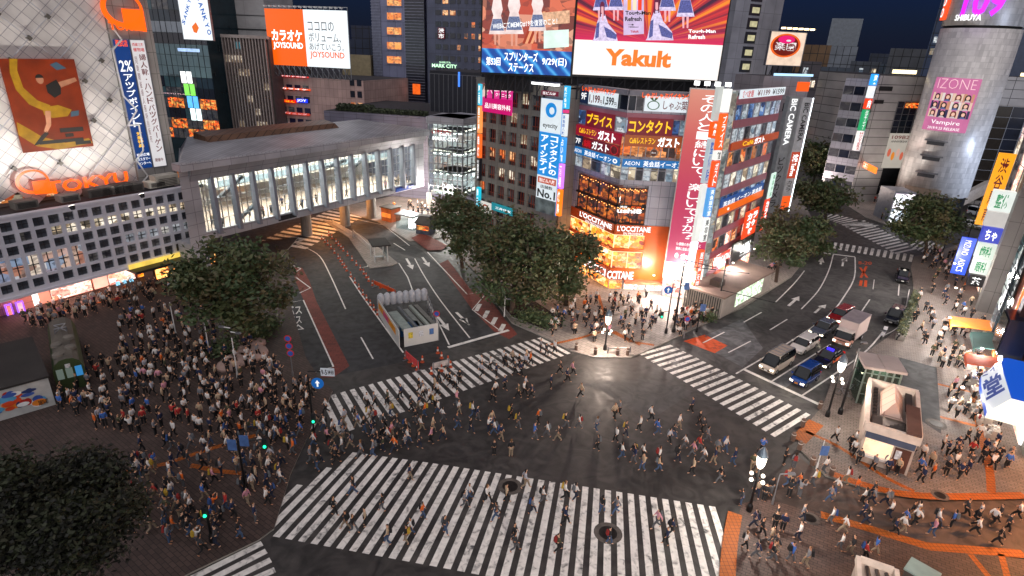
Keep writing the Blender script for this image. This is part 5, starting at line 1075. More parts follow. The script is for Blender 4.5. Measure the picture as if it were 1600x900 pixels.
for k in range(15):
 u = FJ.L * k / 14; mb.tube(FJ.pt(u, zt_, -.9), FJ.pt(u, fzt + .8, -.9), .09)
 if k < 14: mb.tube(FJ.pt(u, zt_, -.9), FJ.pt(u + FJ.L / 14, fzb, .2), .06); mb.tube(FJ.pt(u + FJ.L / 14, zt_, -.5), FJ.pt(u, fzb, .2), .06)
mb.tube(FJ.pt(0, fzt + .7, -.9), FJ.pt(FJ.L, fzt + .7, -.9), .1); mb.build('truss', m_steel, t)
mb = MB()
for k in range(16): u = FJ.L * (k + .5) / 16; FJ.box(mb, u - .25, u + .25, fzt + .35, fzt + .7, .3, 1.0)
mb.build('lamp_row', m_whitemetal, t)
for lab, a, b, yt, Y, c in (('dark low block with a cream roof hut between karaoke building and hotel tower', 528, 590, 118, 170, '#4a4c64'), ('dark navy office block at the skyline behind the cream roof hut', 548, 584, 40, 230, '#283048'), ('dim navy block beneath the sky beside the hotel tower', 545, 590, 62, 210, '#2e3850')):
 r, f, zt_ = tower('dark_office_block', lab, a, b, yt, Y, Y, 16, TILE('dark_block_' + c, c, '#0c0e14', 2.4, 3.2, .12, 0, .6))
 if yt == 118: mb = MB(); f.panel(mb, 1, f.L - 2, zt_, zt_ + 5.2, -6, -1); mb.build('roof_hut', M('cream_hut', '#8a7c60', .7), r)
m_tow = TILE('tower_panels', '#7a7c98', '#4c4e66', 2.2, 3.6, .04, 0, .5); m_tow2 = TILE('tower_panels_dark', '#555a70', '#363a4a', 2.2, 3.6, .04, 0, .5)
r, f, zt_ = tower('hotel_tower', 'tall slate hotel tower with a column of orange lit windows, behind the bridge', 584, 660, -60, 172, 168, 30, m_tow, ym=100)
zl = f.hit(620, 178)[1]
for x0, x1, mt in ((583, 597, M('tower_louvre', '#6a6c80', .4, .2)), (634, 664, M('tower_glass_dark', '#262a38', .1))):
 a = f.hit(x0, 80)[0]; b = f.hit(x1, 80)[0]; mb = MB(); f.panel(mb, a, b, zl, zt_, 0, .1, 0); n = 52
 for k in range(n): z = zl + (zt_ - zl) * k / n; f.panel(mb, a, b, z, z + .12, .1, .35, 1)
 mb.build('louvred_bay', [mt, M('louvre_blade', '#7c7e90', .4, .3)], r)
for k, y in enumerate((3, 25, 48, 71, 93, 136, 169)):
 a = f.hit(605, y)[0]; b = f.hit(627, y)[0]; mb = MB(); z0_ = f.hit(616, y + 6)[1]; z1_ = f.hit(616, y - 5)[1]; f.panel(mb, a, b, z0_, z1_, .02, .1, 0); f.panel(mb, (a + b) / 2 - .06, (a + b) / 2 + .06, z0_, z1_, .1, .2, 1); f.panel(mb, a - .1, b + .1, z0_ - .2, z0_, .02, .25, 1); mb.build('window', [ROOM('hotel_room_orange', ['#ff8a30', '#ffb060', '#d0601c', '#ff9a40'], 1.1, .5), m_tow], r)
mb = MB(); a = f.hit(646, 140)[0]; f.panel(mb, a, a + 2.2, f.hit(650, 147)[1], f.hit(650, 131)[1], .36, .45); mb.build('window', E('hotel_orange_pane', '#ff6a20', 1.0, .3, 1), r)
r, f, zt_ = tower('slate_office_tower', 'dark slate tower beside the giant screen with a few small lit windows', 668, 756, -60, 166, 160, 28, m_tow2, ym=100)
rnd = random.Random(12)
for j in range(9):
 for i in range(7):
  y = 2 + j * 18; x = 681 + i * 11.2; a = f.hit(x, 60)[0]; wd = 1.5 if i < 3 else .9
  lit_ = (i, j) in ((1, 1), (2, 1), (5, 2), (4, 3), (5, 3), (6, 3), (3, 4), (6, 4), (6, 5), (1, 0))
  mb = MB(); f.panel(mb, a, a + wd, f.hit(710, y + 4)[1], f.hit(710, y - 4)[1], .02, .1); mb.build('window', m_lit_warm if lit_ else DARKWIN(), r)
sign('small white and red square emblem high on the dark slate tower', f, (684, 43), (695, 61), M('emblem_red_ground', '#7a2030', .5), [('渋', .1, .05, .9, .45, 'w'), ('市', .1, .52, .9, .95, 'w')], .3)
sign('pale green glowing station mall name on the dark slate tower', f, (675, 95), (714, 107), None, [('SHIBUYA', .3, 0, .75, .3, 'G', 'h', .0), ('MARK CITY', 0, .42, 1, 1, 'G', 'h', .02)], .4)
r, f, zt_ = tower('glass_annex', 'tall glass annex with vertical mullions and dim orange rooms below the slate tower', 672, 752, 112, 136, 132, 14, M('annex_core', '#2a2c34', .4), ym=150)
zl = f.hit(710, 188)[1]
glazed(f, 0, f.L, zl, zt_ - .6, 11, [ROOM('annex_rooms', ['#161a22', '#2a2c34', '#5a3420', '#333c4c', '#a05020', '#22262e'], .6, .5), M('annex_glass', '#2c3a48', .08)], r, 'window', 1, 0.0, m_steel)
mb = MB(); f.panel(mb, f.hit(717, 115)[0], f.hit(719, 115)[0], zt_ - 3, zt_, .1, .4); mb.build('edge_light', E('annex_blue_light', '#4a8aff', 1.2), r)
g = gp(500, 330); FP = Face(byd(520, 180, 128), byd(752, 193, 122)); zp = FP.hit(640, 177)[1]
r = box_building('podium', 'long lavender grey blank podium wall with a planted roof edge, behind the bridge', FP, -2, FP.L - .5, FP.hit(620, 180)[1], 30, TILE('podium_panels', '#7c7a8c', '#4c4a5a', 3.0, .8, .03, 0, .55))
zpod = FP.hit(620, 180)[1]
t = thing('roof_hedge', 'low dark clipped hedge along the roof edge of the podium', 'hedge', FP.pt(FP.L * .3, zpod, -3)); rnd = random.Random(8); mb = MB()
for k in range(2200):
 u = rnd.uniform(0, FP.L * .62); q = FP.pt(u, zpod + rnd.uniform(0, 1.4 if u < 8 else .8), -1 - rnd.random() * 2.5); a = Vector((rnd.gauss(0, 1), rnd.gauss(0, 1), rnd.gauss(0, 1))).normalized() * .28; b = a.orthogonal().normalized() * .2; mb.poly([q - a, q + b, q + a, q - b], rnd.randrange(2))
mb.build('foliage', [M('hedge_green', (.05, .065, .03), .7), M('hedge_green_dark', (.03, .04, .02), .7)], t)
r, f, zt_ = tower('grey_tower', 'tall plain grey tower with one column of stair windows beside the giant screen', 1143, 1216, -60, 150, 156, 22, TILE('grey_tower_panels', '#8e9098', '#62646c', 3.2, 3.4, .04, 0, .5), ym=50)
a = f.hit(1165, 50)[0]; b = f.hit(1182, 50)[0]
for k, y in enumerate((-7, 15, 37, 59, 82, 104)):
 mb = MB(); f.panel(mb, a, b, f.hit(1175, y + 9)[1], f.hit(1175, y - 9)[1], 0.02, .1, 1); f.panel(mb, a + .8, b - .4, f.hit(1175, y + 5)[1], f.hit(1175, y - 4)[1], .1, .2, 0); mb.build('window', [E('stair_window_light', '#e8e0b0', .7, .4, 1), M('stair_band_dark', '#22262e', .3)], r)
FB0 = gp(1170, 416); FBK = Face(FS.pt(LZ + .6, 0), ang=48.7)
Ac = byd(1192, 200, 112); Bc = byd(1250, 200, 116); fc = Face(Ac, Bc); zc = fc.hit(1210, 119)[1]
r = box_building('concrete_block', 'plain concrete block with two small windows, scaffold and a bright roof edge light', fc, -2, fc.L, zc, 7, TILE('concrete_block_tile', '#948f94', '#6a656c', 2.2, 2.2, .03, 0, .8))
for y in (167, 193):
 a = fc.hit(1223, y)[0]; mb = MB(); fc.panel(mb, a, a + 1.6, fc.hit(1225, y + 6)[1], fc.hit(1225, y - 6)[1], .02, .1); mb.build('window', DARKWIN(), r)
mb = MB(); fc.panel(mb, 0, fc.L, zc + .1, zc + .5, .1, .4); mb.build('edge_light', E('cool_edge_light', '#a8d0f0', 1.6), r)
mb = MB(); a = fc.hit(1190, 200)[0]; b = fc.hit(1224, 200)[0]; z0_ = fc.hit(1205, 263)[1]; z1_ = fc.hit(1205, 203)[1]
for i in range(6):
 u = a + (b - a) * i / 5
 mb.tube(fc.pt(u, z0_, 1), fc.pt(u, z1_, 1), .06); mb.tube(fc.pt(u, z0_, 2.2), fc.pt(u, z1_, 2.2), .06)
for j in range(7):
 z = z0_ + (z1_ - z0_) * j / 6; mb.tube(fc.pt(a, z, 2.2), fc.pt(b, z, 2.2), .05); mb.tube(fc.pt(a, z, 1), fc.pt(b, z, 1), .05)
 if j < 6:
  for i in range(5): mb.tube(fc.pt(a + (b - a) * i / 5, z, 2.2), fc.pt(a + (b - a) * (i + 1) / 5, z + (z1_ - z0_) / 6, 2.2), .04)
mb.build('scaffold', m_steel, r)
FBC = Face(byd(1229, 250, 104), byd(1246, 250, 106)); zt3 = FBC.hit(1254, 131)[1]; zb3 = FBC.hit(1220, 325)[1]
def tallsign(label, f, x0, x1, yref, ya, yb_, bg, texts, off=0.0, frame=None, art=None, th=.8, grp=None):
 return sign(label, f, None, None, bg, texts, off, th, 'sign', grp, 'vertical_sign', art, frame, (f.hit(x0, yref, off)[0], f.hit(x1, yref, off)[0], f.hit(x0, yb_, off)[1], f.hit(x0, ya, off)[1]))
FB2 = Face(byd(1245, 130, 108), byd(1262, 130, 109)); zz0 = FB2.hit(1230, 330)[1]
u_a, u_b = FB2.hit(1238, 200)[0], FB2.hit(1253, 200)[0]
sign('very tall white edged sign naming a camera shop, red and orange blocks lower down', FB2, None, None, M('camera_sign_grey', '#b8bcc0', .4), [('BIC CAMERA', .25, .04, .75, .36, 'k', 'r', .02), ('免税 TaxFree', .2, .47, .8, .66, 'W', 'r', .02), ('カメラ', .2, .7, .7, .8, 'd', 'v')], 1.0, .9, 'sign', None, 'vertical_sign',
 lambda r, fn: (shape(r, fn, [(.04, .45), (.96, .45), (.96, .68), (.04, .68)], E('tax_free_red', '#b84428', .9), -.005), shape(r, fn, [(.04, .84), (.96, .84), (.96, .97), (.04, .97)], E('camera_orange', '#f05a1c', 1.1), .01), shape(r, fn, [(.97, 0), (1.08, 0), (1.08, 1), (.97, 1)], E('camera_edge_white', '#f0faff', 3.0), .01)), None, (u_a, u_b, FB2.hit(1232, 330)[1], FB2.hit(1250, 152)[1]))
u_a2, u_b2 = FB2.hit(1220, 200)[0], FB2.hit(1235, 200)[0]
sign('tall grey sign with upright white letters beside the white edged camera sign', FB2, None, None, M('camera_sign_grey2', '#8a9094', .4), [('BIC CAMERA', .25, .02, .85, .4, 'w', 'r', .02), ('ビックカメラ', .2, .5, .8, .95, 'd', 'v')], .6, .9, uz=(u_a2, u_b2, FB2.hit(1216, 330)[1], FB2.hit(1234, 150)[1]))
sign('small glowing orange square at the top of the concrete block', FB2, (1250, 128), (1263, 143), E('camera_orange', None), [], 1.0, .5)
FR2 = Face(byd(1202, 102, 118), byd(1255, 102, 120))
def rakuen(r, fn):
 shape(r, fn, ell(.46, .4, .43, .36, 28), E('round_orange', '#f0641c', 1.0, .2), .01); shape(r, fn, ell(.46, .4, .37, .31, 28), E('round_dark_red', '#7a1c10', .9, .3, .4), .02); shape(r, fn, ell(.46, .22, .24, .12), E('round_magenta', '#e01870', 1.0), .03); shape(r, fn, ell(.52, .25, .07, .03), E('sign_white', None), .04)
sign('glowing roof billboard with a round orange and red emblem and two white characters', FR2, (1206, 49), (1250, 103), E('billboard_cream', '#f4d8c0', 1.0, .25, .8), [('楽園', .16, .29, .76, .55, 'w', 'h', .02)], .2, .5, 'billboard', None, 'roof_billboard', rakuen, m_steel)
t = thing('billboard_lamps', 'row of small lamps along the top of the round emblem billboard', 'floodlight', FR2.pt(FR2.L / 2, FR2.hit(1230, 47)[1], 1)); mb = MB()
for k in range(6): u = FR2.L * (k + .5) / 6; FR2.box(mb, u - .2, u + .2, FR2.hit(1230, 47)[1] + .1, FR2.hit(1230, 47)[1] + .4, .8, 1.6)
mb.build('lamp_row', E('lamp_row_warm', '#ffe0b0', 3.5), t)
t = thing('billboard_stand', 'dark steel stand holding up the round emblem billboard', 'scaffold', FR2.pt(FR2.L / 2, zc, -1)); mb = MB()
for k in range(7): u = FR2.L * k / 6; mb.tube(FR2.pt(u, zc - 3, -.6), FR2.pt(u, FR2.hit(1230, 103)[1] + .2, -.6), .12); mb.tube(FR2.pt(u, zc - 2, -.6), FR2.pt(u + 1, FR2.hit(1230, 103)[1], -.2), .07)
mb.build('truss', m_darkmetal, t)
k = 0
for lab, a, b, yt, Yf, c, cat_ in (('brown faced office block on the far skyline behind the round billboard', 1246, 1300, 70, 210, '#75593c', 0), ('grey slab on the far skyline with a white roof sign box', 1286, 1342, 72, 230, '#838b95', 0), ('dim far block with rows of small windows below the grey slab', 1272, 1330, 105, 190, '#464e5a', 1), ('low dim far block beside the tree lined street', 1330, 1378, 96, 210, '#555c66', 1), ('far dark block against the sky, right above the panelled store', 1360, 1408, 84, 250, '#333c4c', 0), ('charcoal far block with a slanted roof near the round tower', 1392, 1450, 76, 190, '#5e6268', 0), ('tall dark glass slab partly behind the round tower', 1454, 1490, -40, 175, '#40506e', 1), ('distant block seen between billboards and the round tower', 1376, 1400, 100, 200, '#4a5866', 1), ('shadowy hotel block behind the concrete block', 1252, 1285, 96, 160, '#4a464e', 1), ('faint distant apartment block on the horizon', 1320, 1372, 110, 300, '#38424e', 1), ('faint distant grey block beyond the brown one', 1225, 1262, 88, 280, '#1c222a', 0)):
 ra, rb2 = ray(a, 60), ray(b, 60); r, f, zt_ = tower('far_block', lab, a, b, yt, Yf, Yf * (math.hypot(ra.x, ra.y) / ra.y) * rb2.y / math.hypot(rb2.x, rb2.y), 5, TILE('far_' + c, c, '#14181e', 2.2, 3.0, .1, 0, .6), ym=max(yt, 60)); k += 1
 if cat_:
  rnd = random.Random(k)
  for q in range(12):
   u = rnd.uniform(.5, f.L - 1.6); z = rnd.randrange(3, int(zt_ / 3)) * 3.0; mb = MB(); f.panel(mb, u, u + 1.1, z + .6, z + 2.2, .02, .1); mb.build('window', [m_lit_office, m_lit_warm, m_dim_office, m_cool][q % 4], r)
 if yt == 72: mb = MB(); f.panel(mb, 1, f.L - .5, zt_ - .2, zt_ + 9, -2, -1.6); mb.build('roof_sign_box', M('blank_roof_sign', '#7a828a', .6), r)
for k, (x, y0, y1, Y, c, s_, lab) in enumerate(((1312, 118, 152, 170, '#e8ffff', 2.0, 'distant white vertical sign in the tree lined street, the tallest there'), (1329, 124, 154, 165, '#d8f4ff', 2.0, 'distant pale vertical sign with a yellow square in the tree lined street'), (1272, 212, 232, 165, '#e0f0ff', 1.2, 'distant pale blue lit shop beyond the street trees'), (1284, 222, 236, 160, '#ff6030', 1.5, 'distant red lit shop beyond the street trees'), (1262, 190, 206, 170, '#ffb060', 1.4, 'distant amber lit shop beyond the street trees'), (1291, 188, 208, 175, '#4a90ff', 1.2, 'distant blue lit facade beyond the street trees'))):
 f = Face(byd(x, y1, Y), byd(x + (6 if k < 2 else 14), y1, Y + 1)); sign(lab, f, (x, y0), (x + (6 if k < 2 else 14), y1), ROOM('far_shop_' + str(k), [c, '#ffffff', '#1a1a20', c], s_, .6) if k > 1 else E('far_sign_' + str(k), c, s_), [], .1, .4, 'sign', 'distant signs of the tree lined street')
fm = Face(gp(1336, 316), gp(1409, 315)); zt_ = fm.hit(1400, 118)[1]
m_met = TILE('horizontal_metal_panels', '#b2aeac', '#4a4a4c', 9, 1.9, .07, 0, .35, 0, .3)
r = box_building('panelled_store', 'pale store clad in horizontal metal panels beside the round tower', fm, -2, fm.L, zt_, 26, m_met)
fl = Face(fm.pt(-5.5, 0, -6), fm.pt(-2, 0)); mb = MB()
mb2 = MB()
for j in range(7):
 z = 3 + (zt_ - 4) * j / 7; hq = (zt_ - 4) / 7; fl.panel(mb, 0, fl.L - .05, z + hq * .55, z + hq, -.5, .05)
 glazed(fl, 0, fl.L - .1, z, z + hq * .55, 3, [m_dim_office, DARKWIN(), m_dim_office, m_lit_office], r)
mb.build('side_band', m_sil, r)
mb = MB(); fm.panel(mb, fm.hit(1374, 137)[0], fm.hit(1394, 137)[0], fm.hit(1384, 142)[1], fm.hit(1384, 135)[1], 0, .2); fm.panel(mb, fm.hit(1366, 158)[0], fm.hit(1380, 158)[0], fm.hit(1373, 162)[1], fm.hit(1373, 156)[1], 0, .2); mb.build('dark_panel', m_black, r)
a = fm.hit(1392, 200)[0]
glazed(fm, a, fm.L, fm.hit(1400, 208)[1], fm.hit(1400, 158)[1], 5, [DARKWIN(), M('dark_glass_wall', '#14202c', .05)], r, 'window', 5, .15, m_steel)
mb = MB(); fm.panel(mb, a + 2, fm.L, fm.hit(1400, 168)[1], fm.hit(1400, 160)[1], .2, .3); mb.build('orange_lit_room', m_lit_orange, r)
mb = MB(); a2 = fm.hit(1375, 280)[0]; fm.panel(mb, a2, fm.L, 2, fm.hit(1400, 208)[1], .02, .2); mb.build('dark_corner', M('patterned_dark_glass', '#1a1c20', .2, .2, .6, 1.5), r)
sign('pale hanging poster with red and orange figures, on the dark glass beside the round tower', fm, None, None, E('poster_cream', '#d8cfc2', .55, .1), [('109B2F', .1, .06, .95, .16, 'n'), ('ANNIVERSARY', .1, .2, .85, .26, 'd')], .4, .1, 'poster', None, 'hanging_poster',
 lambda r, fn: [shape(r, fn, ell(.15 + .18 * k, .55 + .1 * (k % 2), .07, .12), E('figure_tint_' + str(k % 3), ['#d86a50', '#f0902c', '#e0b0a0'][k % 3], .7), .01) for k in range(5)], None, (fm.hit(1382, 235)[0], fm.hit(1420, 235)[0], fm.hit(1400, 262)[1], fm.hit(1400, 208)[1]))
fi = Face(fm.pt(-2.2, 0, .3), fm.pt(0.2, 0, .8))
light_stack('i', fm, (1340, 236), (1366, 115), 8, [(.15, '#2a90f0', 1.6, '薬', 'W', 'blue light box topmost on the thin vertical sign of the panelled store'), (.16, '#e8ecf0', 1.1, '', 'w', 'white light box second on the thin vertical sign of the panelled store'), (.14, '#f0401c', 1.2, '肉', 'W', 'red light box third on the thin vertical sign of the panelled store'), (.28, '#2aa86a', 1.0, 'ミッキーディー', 'w', 'green light box on the thin vertical sign of the panelled store'), (.27, '#f4ece8', 1.1, 'HOOTERS', 'r', 'long white light box with red letters at the foot of the thin vertical sign')], 1.2, 'light boxes of the panelled store', .8)
mb = MB()
t = thing('roof_floodlights', 'row of warm floodlights on the roof edge of the panelled store', 'floodlight', fm.pt(5, zt_, -2))
for k in range(5):
 x = 1408 + k * 7; u = fm.hit(x, 112)[0]; mb = MB(); fm.box(mb, u - .4, u + .4, zt_ + .4, zt_ + 1.2, -2, -1); mb.build('lamp_head', E('floodlight_warm', '#ffe6b0', 2.5), t)
C9 = gp(1442, 338); dirv = Vector((C9.x, C9.y)).normalized(); R9 = 7.0; DR = Drum((C9.x + dirv.x * R9, C9.y + dirv.y * R9), R9)
r9 = thing('round_tower', 'round silver tiled shopping tower with a pink portrait banner', 'tower', (DR.C.x, DR.C.y, 0)); zr = DR.hit(1480, 44)[1]
mb = MB(); mb.lathe((DR.C.x, DR.C.y, 0), [(R9, 4.5), (R9, zr)], 64, 0); mb.lathe((DR.C.x, DR.C.y, 0), [(R9 - .3, 0), (R9 - .3, 4.5)], 48, 1); mb.lathe((DR.C.x, DR.C.y, 0), [(R9, zr + .5), (R9, 62)], 64, 0); mb.lathe((DR.C.x, DR.C.y, 0), [(R9 - .4, zr), (R9 - .4, zr + .5)], 48, 1)
mb.build('wall', [TILE('silver_tiles', '#dcd8d4', '#b4b0ae', 2.4, 1.1, .02, 0, .42, .5, .15, .12), m_black], r9, None, True)
for y in (223, 247, 273):
 mb = MB(); a, z = DR.hit(1462 - (y - 223) * .3, y); DR.box(mb, a - 1.6, a + 1.6, z - .5, z + .4, 0, .25, 0); DR.box(mb, a - 2.1, a + 2.1, z + .25, z + .6, 0, .4, 1); mb.build('vent_slot', [M('vent_slot_grey', '#4a4c50', .4), m_steel], r9)
mb = MB(); a, z = DR.hit(1440, 297); DR.box(mb, a - 3.5, a + 3.5, z - .8, z + .5, 0, .3, 0); mb.build('entrance_ledge', M('brown_ledge', '#8a7a6a', .6), r9)
def idol(r, fn):
 rnd = random.Random(21)
 for j in range(3):
  for i in range(4):
   x0 = .06 + i * .225; y0 = .28 + j * .155; bgc = ['#f0ece8', '#f4d0b8', '#5a3a4a', '#f0e4dc', '#d89a7a', '#3a3a5a'][rnd.randrange(6)]
   shape(r, fn, [(x0, y0), (x0 + .22, y0), (x0 + .22, y0 + .15), (x0, y0 + .15)], E('tile_' + bgc, bgc, .75), .01, 'portrait')
   hc = ['#2a1a1a', '#8a3020', '#5a3020', '#1a1a24'][rnd.randrange(4)]; cx = x0 + .11 + rnd.uniform(-.02, .02)
   shape(r, fn, ell(cx, y0 + .065, .062, .05), M('portrait_hair_' + hc, hc, .6), .02, 'portrait'); shape(r, fn, [(cx - .06, y0 + .15), (cx - .065, y0 + .07), (cx + .065, y0 + .07), (cx + .06, y0 + .15)], M('portrait_hair_' + hc, None), .018, 'portrait')
   shape(r, fn, ell(cx, y0 + .075, .038, .035), E('portrait_skin', '#f4c0a8', .85), .03, 'portrait'); shape(r, fn, [(cx - .07, y0 + .15), (cx - .03, y0 + .115), (cx + .03, y0 + .115), (cx + .07, y0 + .15)], E('portrait_top_' + str(rnd.randrange(3)), ['#e87060', '#f0e0e0', '#6a7ab0'][rnd.randrange(3)], .6), .032, 'portrait')
ua, ub = DR.hit(1451, 165, .2)[0], DR.hit(1522, 165, .2)[0]
sign('pink banner with twelve portraits on the round tower', DR, None, None, E('idol_pink', '#d878a8', .8, .15), [('IZONE', .1, .02, .92, .2, 'p', 'h', -.02), ('Vampire', .2, .79, .82, .89, 'w', 'h', 0), ('2019.9.25 RELEASE', .15, .92, .85, .97, 'w', 'h', 0)], .25, .1, 'banner', None, 'hanging_banner', idol, None, (ua, ub, DR.hit(1480, 206)[1], DR.hit(1480, 121)[1]))
mnv = E('purple_neon_bright', '#c020ff', 2.4)
sign('glowing purple number 109 with white letters at the top of the round tower', DR, None, None, None, [('109', .12, -.5, .98, .8, 'v', 'h', .03), ('SHIBUYA', .02, .7, .6, .98, 'W', 'h', .02)], .5, .1, 'sign', None, 'tower_sign', None, None, (DR.hit(1497, 20)[0], DR.hit(1566, 20)[0], DR.hit(1530, 33)[1], DR.hit(1530, -2)[1]))
sign('orange vertical sign at the top edge beside the round tower', DR, None, None, E('tower_orange', '#f0501c', 1.1), [('U', .2, .5, .8, .7, 'W'), ('O', .2, .74, .8, .95, 'W')], .6, .6, uz=(DR.hit(1471, 10)[0], DR.hit(1484, 10)[0], DR.hit(1470, 32)[1], DR.hit(1470, -40)[1]))
fr = Face(gp(1506, 318), gp(1640, 330)); zf = fr.hit(1580, 120)[1]
r = box_building('tower_wing', 'pale metal wing of the shopping block right of the round tower, dark glass below', fr, 0, fr.L + 10, zf, 20, m_met)
zlo = fr.hit(1560, 165)[1]
glazed(fr, .2, fr.L + 10, 1, zlo, 9, [M('brown_dark_glass', '#2a241e', .1), DARKWIN(), ROOM('wing_rooms', ['#14161c', '#2a3444', '#8ab0d0', '#1c2028', '#e0e8f0'], .5, .5)], r, 'window', 9, .2, m_steel)
mb = MB();
for k in range(4): u = fr.L * (.2 + k * .2); fr.box(mb, u - .4, u + .4, zf + .2, zf + .9, -1.4, -.6)
mb.build('roof_lamps', E('floodlight_warm', None), r)
r, f, zt_ = tower('dark_slab', 'dark blue slab at the top right corner behind the round tower', 1560, 1660, -60, 175, 170, 16, M('dark_slab_blue', '#46526a', .4), ym=60)
r = thing('escalator_canopy', 'white covered stairway sloping up beside the round tower', 'stairway', gp(1520, 330)); A_ = gp(1486, 332); B_ = gp(1540, 322); mb = MB()
mb.hexa([(A_.x, A_.y, .1), (B_.x, B_.y, 3.5), (B_.x + 1, B_.y + 2.4, 3.5), (A_.x + 1, A_.y + 2.4, .1), (A_.x, A_.y, 3.0), (B_.x, B_.y, 6.5), (B_.x + 1, B_.y + 2.4, 6.5), (A_.x + 1, A_.y + 2.4, 3.0)]); mb.build('canopy', M('white_canopy', '#d8d0c8', .5), r)
mb = MB(); mb.tube((B_.x, B_.y + 1, 0), (B_.x, B_.y + 1, 4), .4); mb.build('post', m_conc, r)
fs_ = Face(gp(1385, 348), gp(1418, 350)); r = thing('corner_glass_shop', 'small glowing white glass shop at the foot of the panelled store', 'shop', fs_.pt(2, 0, -2)); mb = MB(); fs_.panel(mb, 0, fs_.L, 0, 6.6, -6, 0, 0); mb.build('wall', [M('shop_frame_grey', '#8a8c94', .4)], r)
mb = MB(); fs_.panel(mb, .3, fs_.L - .2, 3.2, 6.2, 0, .1); mb.build('lit_screen', ROOM('pink_white_screen', ['#ffffff', '#ffd8f0', '#ffffff', '#f0f0ff'], 2.2, .4), r); mb = MB(); fs_.panel(mb, .3, fs_.L - .2, .2, 2.9, 0, .1); mb.build('shop_window', ROOM('pale_shop', ['#ffffff', '#d8e8f8', '#8aa0b8', '#ffffff'], 1.5, .7), r)
fo = Face(gp(1342, 320), gp(1362, 334)); sign('glowing orange shop board at the foot of the panelled store', fo, (1345, 250), (1368, 272), E('orange_shop_board', '#ff7a18', 1.8, .3, .8), [('らーめん', .2, .1, .5, .9, 'W', 'v')], .5)
for k, (x, y, c) in enumerate(((1325, 250, '#ffb070'), (1318, 280, '#ff8a50'), (1300, 262, '#ffffff'), (1345, 292, '#ffd0b0'))):
 p = gp(x, y + 12); f = Face((p.x - 2.5, p.y), (p.x + 2.5, p.y + 1.5)); t = thing('street_shop', f'small {["peach", "orange", "white", "cream"][k]} lit shopfront at the far end of the tree lined street', 'shop', p); mb = MB(); f.panel(mb, 0, f.L, 0, 7, -4, -.1); mb.build('wall', m_conc, t); mb = MB(); f.panel(mb, .2, f.L - .2, .3, 3.2, -.1, 0); mb.build('shop_window', ROOM('street_shop_' + c, [c, '#fff0e0', '#3a2a20', c], 2.0, .8), t)
RS0 = gp(1592, 668); RS1 = gp(1536, 486); FX0 = Face(RS0, RS1); FX = FX0.off(1.9)
rb = thing('street_side_building', 'brick red shop building with white letters and dark screens along the shopping street', 'building', FX.pt(8, 0, -6))
mb = MB(); m_redbrick = TILE('red_brown_panels', '#8a4a38', '#4a2a22', 1.6, .9, .03, .0, .6)
FX.panel(mb, 6.5, 17, 3.6, 34, -14, -.3, 0); FX.panel(mb, 5.0, 6.5, 3.6, 34, -14, .1, 1); FX.panel(mb, -6, 17.0, 0, 3.6, -14, -1.5, 2); FX.panel(mb, -6, 5.0, 3.6, 34, -14, -1.2, 1); mb.build('wall', [m_redbrick, M('dark_plum_panel', '#3a1c20', .5), m_conc], rb)
mb = MB(); FX.panel(mb, 7.0, 7.25, 4.5, 26, -.3, -.1); FX.panel(mb, 8.2, 8.4, 3.6, 24, -.3, -.1); mb.build('neon_edge', E('orange_edge_light', '#ff6a30', 1.6), rb)
sign('white upright brand letters on the brick red wall', FX, None, None, None, [("Levi's", .0, .0, 1, 1, 'W', 'u', .04)], .1, uz=(8.6, 10.6, 5.2, 9.4))
sign('white script letters stacked higher on the brick red wall', FX, None, None, None, [('Candy', 0, 0, 1, 1, 'w', 'u', .02)], .1, uz=(12.6, 14.4, 6.5, 12.5))
glazed(FX, 11, 17, 3.8, 16, 2, [M('street_dark_glass', '#20323a', .08), ROOM('green_grey_rooms', ['#1a2a2e', '#4a6a6a', '#e8f0e8', '#22343a'], .8, .6)], rb, 'window', 5, -.1, m_darkmetal)
for k, (a, b, mt) in enumerate(((-4, -.5, m_shop_white), (-.3, 3.2, m_shop_white), (6, 9.5, m_shop_pink), (10, 13.5, m_shop_white), (13.8, 17, m_shop_orange))):
 mb = MB(); FX.panel(mb, a, b, .3, 3.0, -1.5, -1.3); mb.build('shop_window', mt, rb)
mb = MB(); FX.panel(mb, 3.6, 7.0, 5.2, 9, -1, .9, 0); FX.panel(mb, 3.8, 6.8, 5.4, 8.8, .9, 1.0, 1); mb.build('dark_screen_box', [M('navy_box', '#1c2236', .3), M('screen_black', '#08080c', .1)], rb)
t = thing('drugstore_canopy', 'blue and white rounded shop canopy with a large blue character at the street corner', 'canopy', FX.pt(1, 3, 0)); mb = MB(); P = FX.pt
pts = [(3.2, 0.2), (2.9, .9), (1.6, 1.5), (-.8, 1.7), (-6, 1.7)]
for (u0, o0), (u1, o1) in zip(pts, pts[1:]):
 mb.poly([P(u0, 5.3, o0 * .5), P(u0, 3.5, o0 + .3), P(u1, 3.5, o1 + .3), P(u1, 5.3, o1 * .5)], 0); mb.poly([P(u0, 3.5, o0 + .3), P(u0, 2.95, o0 + .3), P(u1, 2.95, o1 + .3), P(u1, 3.5, o1 + .3)], 1); mb.poly([P(u0, 5.3, -1.5), P(u0, 5.3, o0 * .5), P(u1, 5.3, o1 * .5), P(u1, 5.3, -1.5)], 1); mb.poly([P(u0, 2.95, -1.5), P(u1, 2.95, -1.5), P(u1, 2.95, o1 + .3), P(u0, 2.95, o0 + .3)], 2)
mb.build('fascia', [E('drug_white', '#f4f8ff', .6), E('drug_blue', '#1a5ad0', .8), E('drug_soffit', '#fff4e0', 1.2)], t)
mb = MB()
